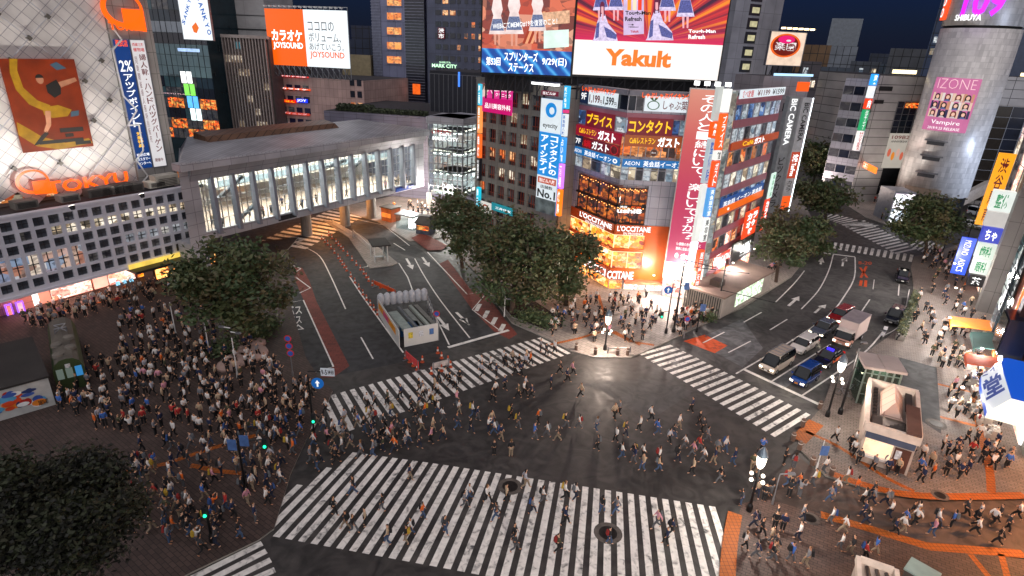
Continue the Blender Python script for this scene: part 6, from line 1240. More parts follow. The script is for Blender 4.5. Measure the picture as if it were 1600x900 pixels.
def fpos(u, y):
 for (a, oa), (b, ob) in zip(pts, pts[1:]):
  if b <= u <= a: o_ = oa + (ob - oa) * (a - u) / (a - b); break
 q = P(u, 3.5, o_ + .3); return q + (P(u, 5.3, o_ * .5) - q) * y + Vector((FX.n.x * .1, FX.n.y * .1, .08))
put_text(mb, lambda x, y: fpos(-4.3 + 4.0 * y, .1 + .8 * x), '堂', 0, 0, 1, 1, 0, 'h', .03); put_text(mb, lambda x, y: fpos(.4 + 2.0 * y, .1 + .75 * x), 'ミネ', 0, 0, 1, 1, 0, 'h', .02); mb.build('lettering', E('drug_letter_blue', '#0a3a9a', .6), t)
def awning(label, u0, u1, z0, z1, o1, mat):
 t = thing('awning', label, 'awning', FX.pt((u0 + u1) / 2, z0, o1 / 2)); mb = MB(); mb.hexa([P(u0, z1, -1.4), P(u1, z1, -1.4), P(u1, z0, o1), P(u0, z0, o1), P(u0, z1 + .08, -1.4), P(u1, z1 + .08, -1.4), P(u1, z0 + .08, o1), P(u0, z0 + .08, o1)]); mb.hexa([P(u0, z0 - .35, o1 - .04), P(u1, z0 - .35, o1 - .04), P(u1, z0 - .35, o1), P(u0, z0 - .35, o1), P(u0, z0, o1 - .04), P(u1, z0, o1 - .04), P(u1, z0, o1), P(u0, z0, o1)]); mb.build('cloth', mat, t)
 mb = MB(); mb.tube(P(u0 + .1, z0, o1), P(u0 + .1, z1 - .1, -1.3), .03); mb.tube(P(u1 - .1, z0, o1), P(u1 - .1, z1 - .1, -1.3), .03); mb.build('arm', m_steel, t)
awning('deep orange awning over the pavement beside the drugstore canopy', 4.9, 7.6, 3.0, 3.5, 2.6, M('orange_awning_cloth', '#d84e10', .8, 0, .1, 1))
awning('dark green awning between the two orange ones', 9.8, 14.6, 3.0, 3.7, 1.6, M('green_awning_cloth', '#16403c', .8, 0, .15, 1))
awning('bright orange awning with a white stripe, furthest along the street', 15.2, 18.6, 3.0, 3.6, 3.4, M('bright_orange_awning', '#f08a14', .8, 0, .1, 1))
random.seed(2)
for k in range(9):
 u = -3.5 + k * 2.1; o = .6 + .4 * (k % 3); cl = ['#c8b8a8', '#a03c3c', '#d8d0c4', '#8a5a6a', '#e0c8a0', '#5a6a8a', '#c87a4a', '#b0a0a0', '#d89a5a'][k]
 t = thing('goods_stand', f'shop display stand stacked with {["beige", "red", "white", "mauve", "cream", "blue grey", "rust", "silver", "amber"][k]} goods {["under the drugstore canopy near the screen edge", "under the middle of the drugstore canopy", "at the curved end of the drugstore canopy", "beside the curved end of the drugstore canopy", "by the deep orange awning", "under the deep orange awning", "beyond the deep orange awning", "under the dark green awning", "at the far end of the dark green awning"][k]}', 'display stand', FX.pt(u, .13, o), 'goods stands on the shopping street'); mb = MB()
 FX.box(mb, u - .7, u + .7, .13, .6, o - .5, o + .5, 0); FX.box(mb, u - .7, u + .7, .6, 1.0, o - .5, o + .1, 0); mb.build('shelf', M('stand_white', '#b8b0a8', .6), t); mb = MB()
 for q in range(14): a = random.uniform(u - .65, u + .5); c = random.uniform(o - .45, o + .3); z = .6 if c > o + .05 else 1.0; FX.box(mb, a, a + .2, z, z + random.uniform(.12, .35), c, c + .18, q % 3)
 mb.build('goods', [M('goods_' + cl, cl, .6), M('goods_white', '#e0dcd8', .6), M('goods_dark', '#4a3a40', .6)], t)
FXP = Face(gp(1531, 478), gp(1541, 488)); pp = gp(1537, 480)
t = thing('sign_pillar', 'tall grey square pillar carrying a stack of white and blue light boxes', 'pillar', pp); mb = MB(); d = FX0.d; n_ = FX0.n
def pbox(mb, u0, u1, z0, z1, o0, o1, m=0): FX0.box(mb, u0, u1, z0, z1, o0, o1, m)
pu = FX0.L - .3
pbox(mb, pu - .7, pu + .9, 0.1, 34, -.9, .9); mb.build('shaft', TILE('pillar_panels', '#7a7674', '#4a4644', 1.7, 3.2, .03, 0, .5), t)
fpil = Face(FX0.pt(pu + .95, 0, 0.9), FX0.pt(pu + .95, 0, 2.6));
for k, (y0, y1, c, s_, tx, tc_, lab, w0, w1) in enumerate(((300, 333, '#e8f0ea', .9, '整体', 'g', 'white light box with green characters high on the sign pillar', .0, 2.3), (333, 357, '#d8d4d0', .7, '', 'w', 'blank pale light box below the green lettered one on the sign pillar', 0, 2.2), (357, 382, '#3a4ac0', .9, 'ちゃ', 'W', 'indigo light box with white characters on the sign pillar', 0, 2.1), (383, 407, '#dce8dc', .85, '歯科', 'g', 'pale green white light box above the lowest ones on the sign pillar', 0, 2.0), (407, 431, '#e4ece4', .85, '眼科', 'g', 'white light box with dark ring on the sign pillar, second from the foot', 0, 1.9), (432, 450, '#1c1a1e', .5, '茶', 'w', 'black light box with a white emblem at the foot of the sign pillar', 0, 1.8))):
 za = zat(FX0.pt(pu, 0, 2.2), y0); zb_ = zat(FX0.pt(pu, 0, 2.2), y1)
 sign(lab, fpil, None, None, E('pillar_' + c, c, s_, .1, 1), [(tx, .2, .15, .8, .85, tc_, 'h', .02)] if tx else [], .1, 1.3, 'sign', 'light boxes on the sign pillar', 'light_box', None, None, (w0, w1, zb_ + .06, za - .06))
fmz = Face(FX0.pt(pu + 3.2, 0, 2.9), FX0.pt(pu + 3.2, 0, 5)); za = zat(FX0.pt(pu + 3.2, 0, 3.8), 372); zb_ = zat(FX0.pt(pu + 3.2, 0, 3.8), 428)
sign('bright blue projecting sign with two white sports shop names, beside the sign pillar', fmz, None, None, E('sports_blue', '#0e4ae0', 1.0), [('MIZUNO', .28, .06, .72, .46, 'w', 'r', .0), ('ASICS', .28, .56, .72, .92, 'w', 'r', .0)], .1, .5, uz=(0, 1.7, zb_, za))
fy_ = Face(FX0.pt(pu + 6, 0, 1.5), FX0.pt(pu + 6, 0, 4)); za = 31;
sign('long yellow orange vertical banner sign at the frame edge above the sign pillar', fy_, None, None, E('yellow_orange_sign', '#f8a010', 1.1, .1), [('渋谷駅前', .25, .05, .75, .95, 'n', 'v')], .1, .5, uz=(0, 1.9, zat(FX0.pt(pu + 6, 0, 2.4), 352), zat(FX0.pt(pu + 6, 0, 2.4), 240)))
r = box_building('far_street_building', 'grey building with lit windows beyond the sign pillar', FX0, FX0.L + 2.5, FX0.L + 18, 30, 14, m_conc)
glazed(FX0, FX0.L + 2.6, FX0.L + 18, .4, 26, 4, [m_lit_office, m_shop_pink, m_dim_office], r, 'window', 7, .15, m_steel)
hA = gp(1124, 500); hB = gp(1200, 455); fh = Face(hA, hB);
t = thing('pavement_hut', 'long low white hut with a dusty flat roof and lit panels on the corner pavement', 'hut', fh.pt(fh.L / 2, 0, -2.5)); mb = MB(); wd = 5.4; hz = 3.0
fh.panel(mb, 0, fh.L, .13, hz, -wd, 0, 0); fh.panel(mb, -.3, fh.L + .3, hz, hz + .22, -wd - .3, .3, 1); mb.build('wall', [M('hut_white', '#b0a69c', .6, 0, .12, .6), M('hut_roof', '#8a7468', .9, 0, .25, .4)], t)
for k in range(7): mb = MB(); a = fh.L * .26 + k * fh.L * .08; fh.panel(mb, a, a + fh.L * .068, .7, hz - .3, 0, .06); mb.build('lit_panel', ROOM('hut_green_panel', ['#f4ffe8', '#d8f0c8', '#fffff4', '#a8c8a0'], 1.5, 1.4), t)
fh2 = Face(fh.pt(0, 0, 0), fh.pt(0, 0, -wd))
mb = MB()
for k in range(16): u = .3 + (wd - .6) * k / 15; fh2.panel(mb, u - .05, u + .05, .3, hz - .2, 0, .12)
mb.build('louvre', M('louvre_dark', '#3c3832', .6), t)
mb = MB(); fh.box(mb, fh.L * .16, fh.L * .26, hz + .22, hz + 1.0, -3.2, -1.8); mb.build('roof_unit', M('roof_unit_brown', '#4a4038', .7), t)
mb = MB(); a = gp(1116, 470); fg = Face(a, gp(1124, 484)); fg.box(mb, 0, fg.L, .13, 2.0, -.7, 0); tag(mb.build('green_cabinet', M('green_steel', '#2a5a3a', .5)), 'green steel utility cabinet at the end of the white hut', 'cabinet')
kA = gp(1356, 659, 3.9); kB = gp(1438, 683, 3.9); fk = Face(kA, kB); kd = (gp(1361, 592, 3.9) - kA).length
t = thing('station_kiosk', 'white walled station entrance kiosk with a pink hipped roof light and counters', 'kiosk', fk.pt(fk.L / 2, 0, -kd / 2)); kz = 3.2
mb = MB(); fk.panel(mb, 0, fk.L, .13, kz, -kd, 0, 0);
for a in ((-.15, fk.L + .15, -.1, .25), (-.15, fk.L + .15, -kd - .25, -kd + .1)): fk.panel(mb, a[0], a[1], kz, kz + .7, a[2], a[3], 1)
fk.panel(mb, -.2, .12, kz, kz + .7, -kd + .1, -.1, 1); fk.panel(mb, fk.L - .12, fk.L + .2, kz, kz + .7, -kd + .1, -.1, 1); mb.build('wall', [M('kiosk_wall', '#b8a89c', .6), M('kiosk_parapet', '#d8c8ba', .5)], t)
mb = MB(); u0, u1 = fk.L * .25, fk.L * .72; um = (u0 + u1) / 2; e0, e1 = -kd * .85, -kd * .3
z0_, z1_ = kz + .3, kz + 1.4; Pk = fk.pt
mb.poly([Pk(u0, z0_, e1), Pk(um, z1_, e1 - .8), Pk(um, z1_, e0), Pk(u0, z0_, e0)]); mb.poly([Pk(um, z1_, e1 - .8), Pk(u1, z0_, e1), Pk(u1, z0_, e0), Pk(um, z1_, e0)]); mb.poly([Pk(u0, z0_, e1), Pk(u1, z0_, e1), Pk(um, z1_, e1 - .8)]); mb.poly([Pk(u0, z0_, e0), Pk(um, z1_, e0), Pk(u1, z0_, e0)])
mb.build('roof_light', TILE('pink_roof_light', '#c8a898', '#8a6a5c', 1.2, 1.2, .04, 0, .5), t)
mb = MB(); fk.panel(mb, fk.L * .74, fk.L * 1.02, kz + .72, kz + .95, -kd * .55, .2); mb.build('brown_lid', M('kiosk_brown_lid', '#5a4038', .7), t)
mb = MB()
for k in range(12): fk.box(mb, .4, fk.L * .2, kz + .02, kz + .3, -kd + .6 + k * .62, -kd + .9 + k * .62)
for k in range(5): mb.tube(Pk(fk.L * .3 + k * .3, kz + .2, -.6 - .3 * k), Pk(fk.L * .75, kz + .3, -.9 - .3 * k), .14)
fk.box(mb, .3, fk.L * .3, kz, kz + .5, -1.9, -.4); fk.box(mb, fk.L * .78, fk.L - .3, kz, kz + .35, -kd + .3, -kd * .6); mb.build('ducts', M('duct_dark', '#4a423e', .6, .3, .3, 1), t)
mb = MB(); fk.panel(mb, .2, fk.L * .6, 1.1, kz - .75, 0, .1); mb.build('counter_window', E('kiosk_warm_window', '#ffd8b0', 1.5, .35, .9), t); mb = MB(); fk.panel(mb, .1, fk.L * .62, .9, 1.1, 0, .4); mb.build('counter', m_whitemetal, t)
mb = MB(); fk.panel(mb, .1, fk.L * .98, kz - .6, kz - .05, .02, .2, 0); mb.build('fascia', M('kiosk_fascia_blue', '#4a5468', .5), t); mb = MB(); fk.panel(mb, fk.L * .64, fk.L * .95, .2, kz - .8, .0, .08); mb.build('door', M('kiosk_door_brown', '#5a3a30', .5), t)
mb = MB(); fk.panel(mb, fk.L * .67, fk.L * .78, 1.4, 2.2, .08, .14); mb.build('poster', M('kiosk_poster', '#c8ccd0', .5, 0, .4, 4), t)
lA = gp(1355, 571, 4.3); lB = gp(1411, 580, 4.3); fl_ = Face(lA, lB); t = thing('glass_lift_box', 'glass lift house with a flat pale split roof behind the kiosk', 'lift house', fl_.pt(fl_.L / 2, 0, -2.2)); lz = 4.1; mb = MB()
LD = 2.6
for o in (-LD, 0): fl_.panel(mb, 0, fl_.L, .13, lz, o - .05, o)
fl_.panel(mb, 0, .05, .13, lz, -LD, 0); fl_.panel(mb, fl_.L - .05, fl_.L, .13, lz, -LD, 0); mb.build('glazing', GLASS('green_glass', (.62, .78, .7), .75), t)
mb = MB()
for k in range(6): u = fl_.L * k / 5; fl_.box(mb, u - .07, u + .07, .13, lz, 0.0, .1); fl_.box(mb, u - .07, u + .07, .13, lz, -LD - .15, -LD - .05)
for z in (1.2, 2.4, 3.5): fl_.box(mb, 0, fl_.L, z, z + .08, 0, .09)
mb.build('frame', M('lift_frame', '#8a9a92', .4, .3), t)
mb = MB(); fl_.panel(mb, -.3, fl_.L * .49, lz, lz + .25, -LD - .3, .4); fl_.panel(mb, fl_.L * .51, fl_.L + .3, lz, lz + .25, -LD - .3, .4); mb.build('roof', M('lift_roof', '#b8aaa4', .6, 0, .1, .6), t)
mb = MB(); fl_.box(mb, fl_.L * .25, fl_.L * .75, .2, 3.4, -2.2, -.5); mb.build('lift_car', M('lift_car', '#6a7a70', .4), t); mb = MB(); fl_.box(mb, .4, fl_.L - .4, lz - .2, lz - .1, -2, -.6); mb.build('ceiling_lamp', E('lift_lamp', '#e8ffe8', 2.5), t)
bA = gp(1341, 868, 3.3); bB = gp(1402, 889, 3.3); fb = Face(bA, bB).off(4.0); fb.L = (bB - bA).length; t = thing('roofless_kiosk', 'top of a small kiosk with pipes at the bottom edge of the frame', 'kiosk', fb.pt(fb.L / 2, 0, -2)); mb = MB(); bz = 2.9
fb.panel(mb, 0, fb.L, .13, bz, -4, 0, 0); fb.panel(mb, -.1, fb.L + .1, bz, bz + .4, -.1, .15, 1); fb.panel(mb, -.1, .15, bz, bz + .4, -4, -.1, 1); fb.panel(mb, fb.L - .15, fb.L + .1, bz, bz + .4, -4, -.1, 1); fb.panel(mb, .15, fb.L - .15, bz, bz + .4, -4.1, -3.9, 1); mb.build('wall', [M('kiosk_wall', None), M('kiosk_parapet', None)], t); mb = MB()
for k in range(4): mb.tube(fb.pt(.5 + k * .5, bz + .2, -3.5), fb.pt(.8 + k * .6, bz + .25, -.5), .12)
mb.build('ducts', M('duct_dark', None), t)
cA = gp(1414, 888, 2.4); cB = gp(1459, 914, 2.4); fc_ = Face(cA, cB); t = thing('grey_cabinet', 'tall dark grey cabinet with a pale lid at the bottom edge beside the kiosk roof', 'cabinet', fc_.pt(fc_.L / 2, 0, -.7)); mb = MB(); fc_.box(mb, 0, fc_.L, .13, 2.3, -1.3, 0); mb.build('body', M('cabinet_grey', '#4a4440', .5), t); mb = MB(); fc_.box(mb, -.05, fc_.L + .05, 2.3, 2.42, -1.35, .05); mb.build('lid', M('cabinet_lid', '#8aa09a', .4), t)
cA = gp(-40, 672); cB = gp(88, 634); f = Face(cA, cB); t = thing('mural_container', 'dark roofed white container with a colourful blob mural on the plaza', 'container', f.pt(f.L / 2, 0, -3)); mz_ = 2.9; mb = MB(); f.panel(mb, 0, f.L, .13, mz_, -9.5, 0, 0); mb.build('wall', M('container_white', '#b8b8b4', .6), t); mb = MB(); f.panel(mb, -.1, f.L + .1, mz_, mz_ + .18, -9.6, .1); mb.build('roof', M('container_roof', '#2a2624', .8, 0, .3, .4), t)
rnd = random.Random(17)
for k in range(30):
 c = ['#d84a20', '#3a5aa8', '#28386a', '#e8862a', '#b02a20', '#f0f0ec', '#58a0c8'][k % 7]; u = rnd.uniform(f.L * .2, f.L * .86); z = rnd.uniform(.7, 2.3); q = ell(u, z, rnd.uniform(.25, .6), rnd.uniform(.15, .35), 12); mb = MB(); mb.poly([f.pt(a, b, .01 + k * .002) for a, b in q]); mb.build('mural_patch', M('mural_' + c, c, .6), t)
mb = MB(); put_text(mb, lambda x, y: f.pt(f.L * (.8 + .12 * x), .5 + .5 * y, .08), 'SHIBUYA ART', 0, 0, 1, 1); mb.build('lettering', letmat('d'), t)
gA = gp(92, 616); gB = gp(140, 604); f = Face(gA, gB); L_ = f.L; t = thing('green_rail_car', 'retired green rail car front with a curved grey roof on the plaza', 'rail car', f.pt(L_ / 2, 0, -4)); mb = MB(); dl = 10.5
prof = [(0, .13), (L_, .13), (L_, 2.2), (L_ - .25, 2.9), (L_ * .72, 3.25), (L_ * .5, 3.33), (L_ * .28, 3.25), (.25, 2.9), (0, 2.2)]
n = len(prof)
for i in range(n):
 (u0, z0_), (u1, z1_) = prof[i], prof[(i + 1) % n]; mb.poly([f.pt(u0, z0_, 0), f.pt(u1, z1_, 0), f.pt(u1, z1_, -dl), f.pt(u0, z0_, -dl)], 1 if z0_ > 2.5 and z1_ > 2.5 else 0)
mb.poly([f.pt(u, z, 0) for u, z in prof], 0); mb.poly([f.pt(u, z, -dl) for u, z in prof][::-1], 0); mb.build('body', [M('rail_green', '#3c4a2c', .4, 0, .15, .6), M('rail_roof', '#5a544c', .8, 0, .3, .6)], t)
for k in range(3): mb = MB(); a = L_ * (.1 + .3 * k); f.panel(mb, a, a + L_ * .22, 1.4, 2.4, 0, .05); mb.build('window', [E('rail_window_dim', '#8a9a90', .35), E('rail_window_dim', None), E('rail_window_blue', '#3a8ac8', .7)][k], t)
for k in range(4): mb = MB(); mb.lathe(f.pt(L_ * .5 + (.5 if k % 2 else -.5), 3.2, -1.2 - k * 1.2), [(.5, 0), (.45, .25), (.2, .35)], 12); mb.build('roof_vent', M('rail_vent', '#6a645c', .7), t)
mb = MB()
for a, b in (((.3, -5.5), (.7, -7.5)), ((.7, -5.5), (.3, -7.5)), ((.3, -6.5), (.7, -6.5)), ((.3, -7.5), (.7, -7.5))): mb.tube(f.pt(L_ * a[0], 3.75, a[1]), f.pt(L_ * b[0], 3.75, b[1]), .05)
mb.tube(f.pt(L_ * .3, 3.2, -6.5), f.pt(L_ * .3, 3.75, -6.5), .05); mb.tube(f.pt(L_ * .7, 3.2, -6.5), f.pt(L_ * .7, 3.75, -6.5), .05); mb.build('pantograph', m_steel, t)
mb = MB(); mb.lathe(f.pt(L_ * .5, 2.7, .02), [(.2, -.2), (.2, .1)], 10); mb.build('headlight', m_whitemetal, t)
sA = gp(606, 542); sB = gp(686, 536); sC = gp(590, 494)
t = thing('site_enclosure', 'white panelled building site enclosure stacked with planks on the bus road', 'enclosure', gp(640, 520)); f = Face(gp(632, 543), gp(686, 532)); fL_ = Face(gp(591, 492), gp(624, 545)); hz = 2.2
g4 = [fL_.pt(0, 0), gp(632, 543), f.pt(f.L, 0), gp(668, 482)]
mb = MB(); f.panel(mb, 0, f.L, .05, hz, -.08, 0); mb.build('front_panel', M('site_white', '#ccccc8', .45, 0, .06, .8), t); mb = MB(); fL_.panel(mb, 0, fL_.L, .05, hz, -.08, 0); mb.build('side_panel', M('site_white', None), t)
mb = MB(); fL_.panel(mb, fL_.L * .06, fL_.L * .86, 1.1, 1.9, .01, .03, 0); fL_.panel(mb, fL_.L * .3, fL_.L * .55, 1.15, 1.85, .03, .05, 1); mb.build('banner', [M('site_banner_orange', '#d88a18', .6), M('site_banner_pink', '#c84a78', .6)], t)
f3 = Face(g4[3], g4[2]); mb = MB(); f3.panel(mb, 0, f3.L, .9, 1.0, 0, .06); f3.panel(mb, 0, f3.L, hz - .2, hz - .1, 0, .06)
for k in range(8): u = f3.L * k / 7; f3.panel(mb, u - .04, u + .04, 0, hz, -.02, .08)
mb.build('side_fence', m_steel, t)
for k in range(8):
 p = g4[0] + (g4[3] - g4[0]) * ((k + .5) / 8); mb = MB(); mb.lathe((p.x, p.y, 1.3), [(.36, 0), (.44, .3), (.44, .9), (.36, 1.3), (.15, 1.5)], 12); mb.build('bundle', M('white_sheet_bundle', '#a8aab0', .35, 0, .15, 3), t)
rnd = random.Random(6); c = gp(640, 512)
ax = (Vector((*(gp(632, 543) - fL_.pt(0, 0)).xy, 0))).normalized(); bx = Vector((-ax.y, ax.x, 0))
for k, (s_, w_, l_, z, mt) in enumerate(((-2.0, .5, 6.5, 1.3, '#7a7a74'), (-1.2, .35, 6.0, 1.5, '#98a098'), (-.5, .6, 5.5, 1.2, '#8a8e88'), (.3, .3, 6, 1.6, '#6a6e70'), (1.2, 1.1, 5, 1.3, '#9aa49c'), (2.2, .25, 5, 1.7, '#8a8a86'))):
 mb = MB(); o = c - bx * s_; p = o - ax * l_ / 2; q = o + ax * l_ / 2; hw = bx * w_ / 2
 mb.hexa([(*(p - hw).xy, z - .3), (*(q - hw).xy, z - .3), (*(q + hw).xy, z - .3), (*(p + hw).xy, z - .3), (*(p - hw).xy, z), (*(q - hw).xy, z), (*(q + hw).xy, z), (*(p + hw).xy, z)]); mb.build('plank_stack', M('planks_' + mt, mt, .6, .2, .2, 2), t)
for k in range(3): mb = MB(); f.panel(mb, f.L * (.12 + .3 * k), f.L * (.12 + .3 * k) + .5, 1.0, 1.7, 0, .03); mb.build('notice', M('notice_' + str(k), ['#d8c040', '#c8ccd0', '#4a70a8'][k], .5, 0, .5, 6), t)
mb = MB(); p = gp(640, 530); fq_ = Face(gp(622, 534), gp(660, 528)); fq_.box(mb, .5, fq_.L, .1, 1.2, -2.2, -.8); mb.build('blue_sheet', M('blue_tarp', '#1c4a78', .6, 0, .3, 2), t)
sA = gp(586, 412); sB = gp(606, 410); f = Face(sA, sB); t = thing('bus_shelter', 'small bus shelter with a dark flat roof on the traffic island', 'shelter', f.pt(f.L / 2, 0, -2)); mb = MB(); f.box(mb, -.3, f.L + .5, 2.7, 2.86, -3.6, .3); mb.build('roof', M('shelter_roof', '#201e1e', .9), t)
for a, o in ((0, 0), (f.L, 0), (0, -3.2), (f.L, -3.2)): mb = MB(); mb.tube(f.pt(a, 0.1, o), f.pt(a, 2.7, o), .08); mb.build('post', m_whitemetal, t)
mb = MB(); f.panel(mb, f.L, f.L + .05, .5, 2.2, -3.0, -.2); mb.build('side_screen', CG, t); mb = MB(); f.box(mb, .2, f.L - .2, .45, .52, -2, -1.4); f.box(mb, .3, .4, .1, .45, -1.9, -1.5); f.box(mb, f.L - .4, f.L - .3, .1, .45, -1.9, -1.5); mb.build('bench', m_steel, t)
slab('bus_island', [(578, 420), (612, 416), (622, 412), (598, 392), (560, 366), (520, 347), (505, 345), (545, 372)], m_walk, .12)
for k, (x0, y0, x1, y1, dz, c, lab) in enumerate(((596, 345, 612, 349, 2.8, '#d0602c', 'orange red lit booth beside the bridge columns'), (619, 357, 646, 362, 2.8, '#b8c8c0', 'glass bus shelter with a white lit poster on the pavement'), (650, 366, 672, 369, 2.9, '#4a5464', 'small dark roofed market stall on the pavement by the trees'))):
 f = Face(gp(x0, y0), gp(x1, y1)); t = thing(['lit_booth', 'bus_shelter', 'market_stall'][k], lab, ['booth', 'shelter', 'stall'][k], f.pt(f.L / 2, 0, -1.2)); mb = MB(); f.panel(mb, 0, f.L, .13, dz - (.9 if k == 2 else .2), -2.4, 0); mb.build('body', E('booth_orange', c, .6, .6, 1) if k == 0 else (CG if k == 1 else M('stall_blue_grey', c, .6, 0, .4, 2)), t)
 mb = MB()
 if k == 2: mb.hexa([f.pt(-.3, dz - .9, .3), f.pt(f.L + .3, dz - .9, .3), f.pt(f.L + .3, dz - .9, -2.7), f.pt(-.3, dz - .9, -2.7), f.pt(.4, dz + .4, -.6), f.pt(f.L - .4, dz + .4, -.6), f.pt(f.L - .4, dz + .4, -1.8), f.pt(.4, dz + .4, -1.8)])
 else: f.box(mb, -.2, f.L + .2, dz - .2, dz, -2.6, .2)
 mb.build('roof', M('stall_roof', '#4a4640', .7) if k != 1 else m_steel, t)
 if k == 1: mb = MB(); f.panel(mb, f.L - .1, f.L + .1, .6, 2.3, -1.6, -.2); f.panel(mb, f.L * .75, f.L - .1, .5, 2.3, .0, .1); mb.build('lit_poster', E('shelter_poster', '#ffffff', 2.2), t)
 else: mb = MB(); f.panel(mb, .2, f.L - .2, .9, 1.7, 0, .08); mb.build('counter', m_lit_orange if k else E('booth_window', '#ff8a3a', 1.2, .5, 1), t)
# ================================================================== LAMPS
def lamp(kind, name, parent, loc, power, col, radius=.3, aim=None, cone=120, blend=.8):
 l = bpy.data.lights.new(name, kind); l.energy = power; l.color = col; l.shadow_soft_size = radius
 o = bpy.data.objects.new(name, l); COL.objects.link(o); o.parent = parent; o.location = Vector(loc) - (wloc(parent) if parent else Vector())
 if kind == 'SPOT':
  l.spot_size = RAD(cone); l.spot_blend = blend
  o.rotation_euler = (Vector(aim) - Vector(loc)).to_track_quat('-Z', 'Y').to_euler()
 return o
WARM = (1, .78, .58); WHITE = (1, .93, .86); ORANGE = (1, .42, .14); COOL = (.86, .93, 1)
def flood(label, p, aim, power, col, cone=110, size=.5, grp=None):
 t = thing('floodlight', label, 'floodlight', p, grp); d = (Vector(aim) - Vector(p)).normalized(); p = Vector(p); mb = MB()
 mb.tube(p - d * .5, p - d * .1, size * .5, size * .8, 12, 0); mb.build('housing', m_darkmetal, t); mb = MB(); mb.tube(p - d * .1, p - d * .06, size * .74, size * .74, 12); mb.build('lens', E('flood_lens', '#fff4e4', 6.0), t)
 lamp('SPOT', 'flood_lamp', t, p + d * .3, power, col, .6, aim, cone)
for k in range(6):
 u = -14 + k * 7.5; flood(f'roof floodlight washing the white store wall, {["first", "second", "third", "fourth", "fifth", "sixth"][k]} from the dark end of the low roof', F2.pt(u, zt1 + 1.0, 8.5), F2.pt(u, zt1 + 17, -.5), 4200, WHITE, 130, .4, 'floodlights on the low roof')
for x, pw, ax_, ay in ((-6, 4500, -1, 36), (9, 9500, 12, 38), (15, 15000, 32, 58)):  # spots added out of view, for light from the building under the camera
 flood(f'facade floodlight below the viewpoint aimed at the {["near crossing", "middle of the crossing", "wide road"][(x > 0) + (x > 10)]}', (x, 3.0, 21), (ax_, ay, 0), pw, (1, .88, .80), 84, .6)
for k, (u, col, pw) in enumerate(((-9, (1, .8, .72), 6000), (9, (.62, .74, 1), 11000))):  # spots added in front of the tower to brighten its wall
 flood(['warm uplight at the foot of the round tower', 'blue white uplight at the foot of the round tower'][k], DR.pt(u, 3, 19), DR.pt(u * .6, 26, 0), pw * (1.0 if k == 0 else 1.8), col, 130, .5)
flood('uplight on the pavement before the panelled store', fm.pt(-1, 4, 9), fm.pt(1, 18, 0), 3000, WHITE, 130, .5)  # spot added to brighten the store front
for k, (x, y, z, col, pw) in enumerate(((500, 360, 5.2, ORANGE, 1500), (545, 345, 5.2, ORANGE, 1500), (640, 335, 5.6, WHITE, 6000), (700, 335, 5.6, WHITE, 6000))):
 p = gp(x, y); p.z = z; t = thing('soffit_lamp', ['orange lamp under the bridge above the crossing', 'orange lamp under the bridge beside a round pier', 'white lamp over the pavement beside the glass hall', 'white lamp under the glass hall corner'][k], 'lamp', p); mb = MB(); mb.lathe(p, [(.3, 0), (.3, .2)], 12); mb.build('housing', E('soffit_lamp_' + str(k > 1), '#ffb060' if k < 2 else '#fff4e8', 6), t); lamp('POINT', 'bulb', t, p - Vector((0, 0, .3)), pw, col, .3)
for k, (p, pw, col) in enumerate(((FT.pt(FT.L * .5, 4.2, 3.4), 3200, (1, .86, .78)), (FR.pt(FR.L * .7, 3.6, 3.2), 2400, (1, .85, .75)), (FL.pt(FL.L * .5, 3.8, 3.0), 1300, ORANGE), (FS.pt(FS.L * .3, 4.2, 1.5), 1300, WHITE), (FS.pt(FS.L * .8, 4.2, 1.5), 1000, WHITE), (F1s.pt(F1s.hit(110, 470)[0], 3.4, 2.2), 500, (1, .55, .42)), (F1s.pt(F1s.hit(40, 480)[0], 3.4, 2.2), 420, (1, .5, .42)), (F1s.pt(F1s.hit(250, 430)[0], 3.0, 2.8), 420, ORANGE), (FX.pt(-1, 2.9, 3.3), 700, WHITE), (FX.pt(8.5, 3.6, 1.2), 1500, WHITE), (FX.pt(15, 4, 3.8), 1800, WHITE), (FX.pt(24, 5, 3), 2200, WHITE), (FX.pt(32, 6, 3), 2200, WHITE))):  # point lamps added to carry shopfront light; the banner soffit is a lit canopy
 t = thing('canopy_lamp', f'small canopy lamp over the {["foot of the giant banner", "white shop window of the corner building", "orange shop window beside the trees", "street face shops, closer to the banner", "street face shops, further up the road", "pink shop window on the plaza", "poster screens on the plaza", "orange food counter on the plaza", "drugstore goods", "deep orange awning", "bright orange awning", "grey building beyond the sign pillar", "far end of the shopping street"][k]}', 'lamp', p, 'canopy lamps over shopfronts'); mb = MB(); mb.lathe(p, [(.14, 0), (.16, .12)], 10); mb.build('housing', E('added_lamp_glow', '#ffeedd', 5), t); lamp('POINT', 'bulb', t, p - Vector((0, 0, .25)), pw, col, .25)
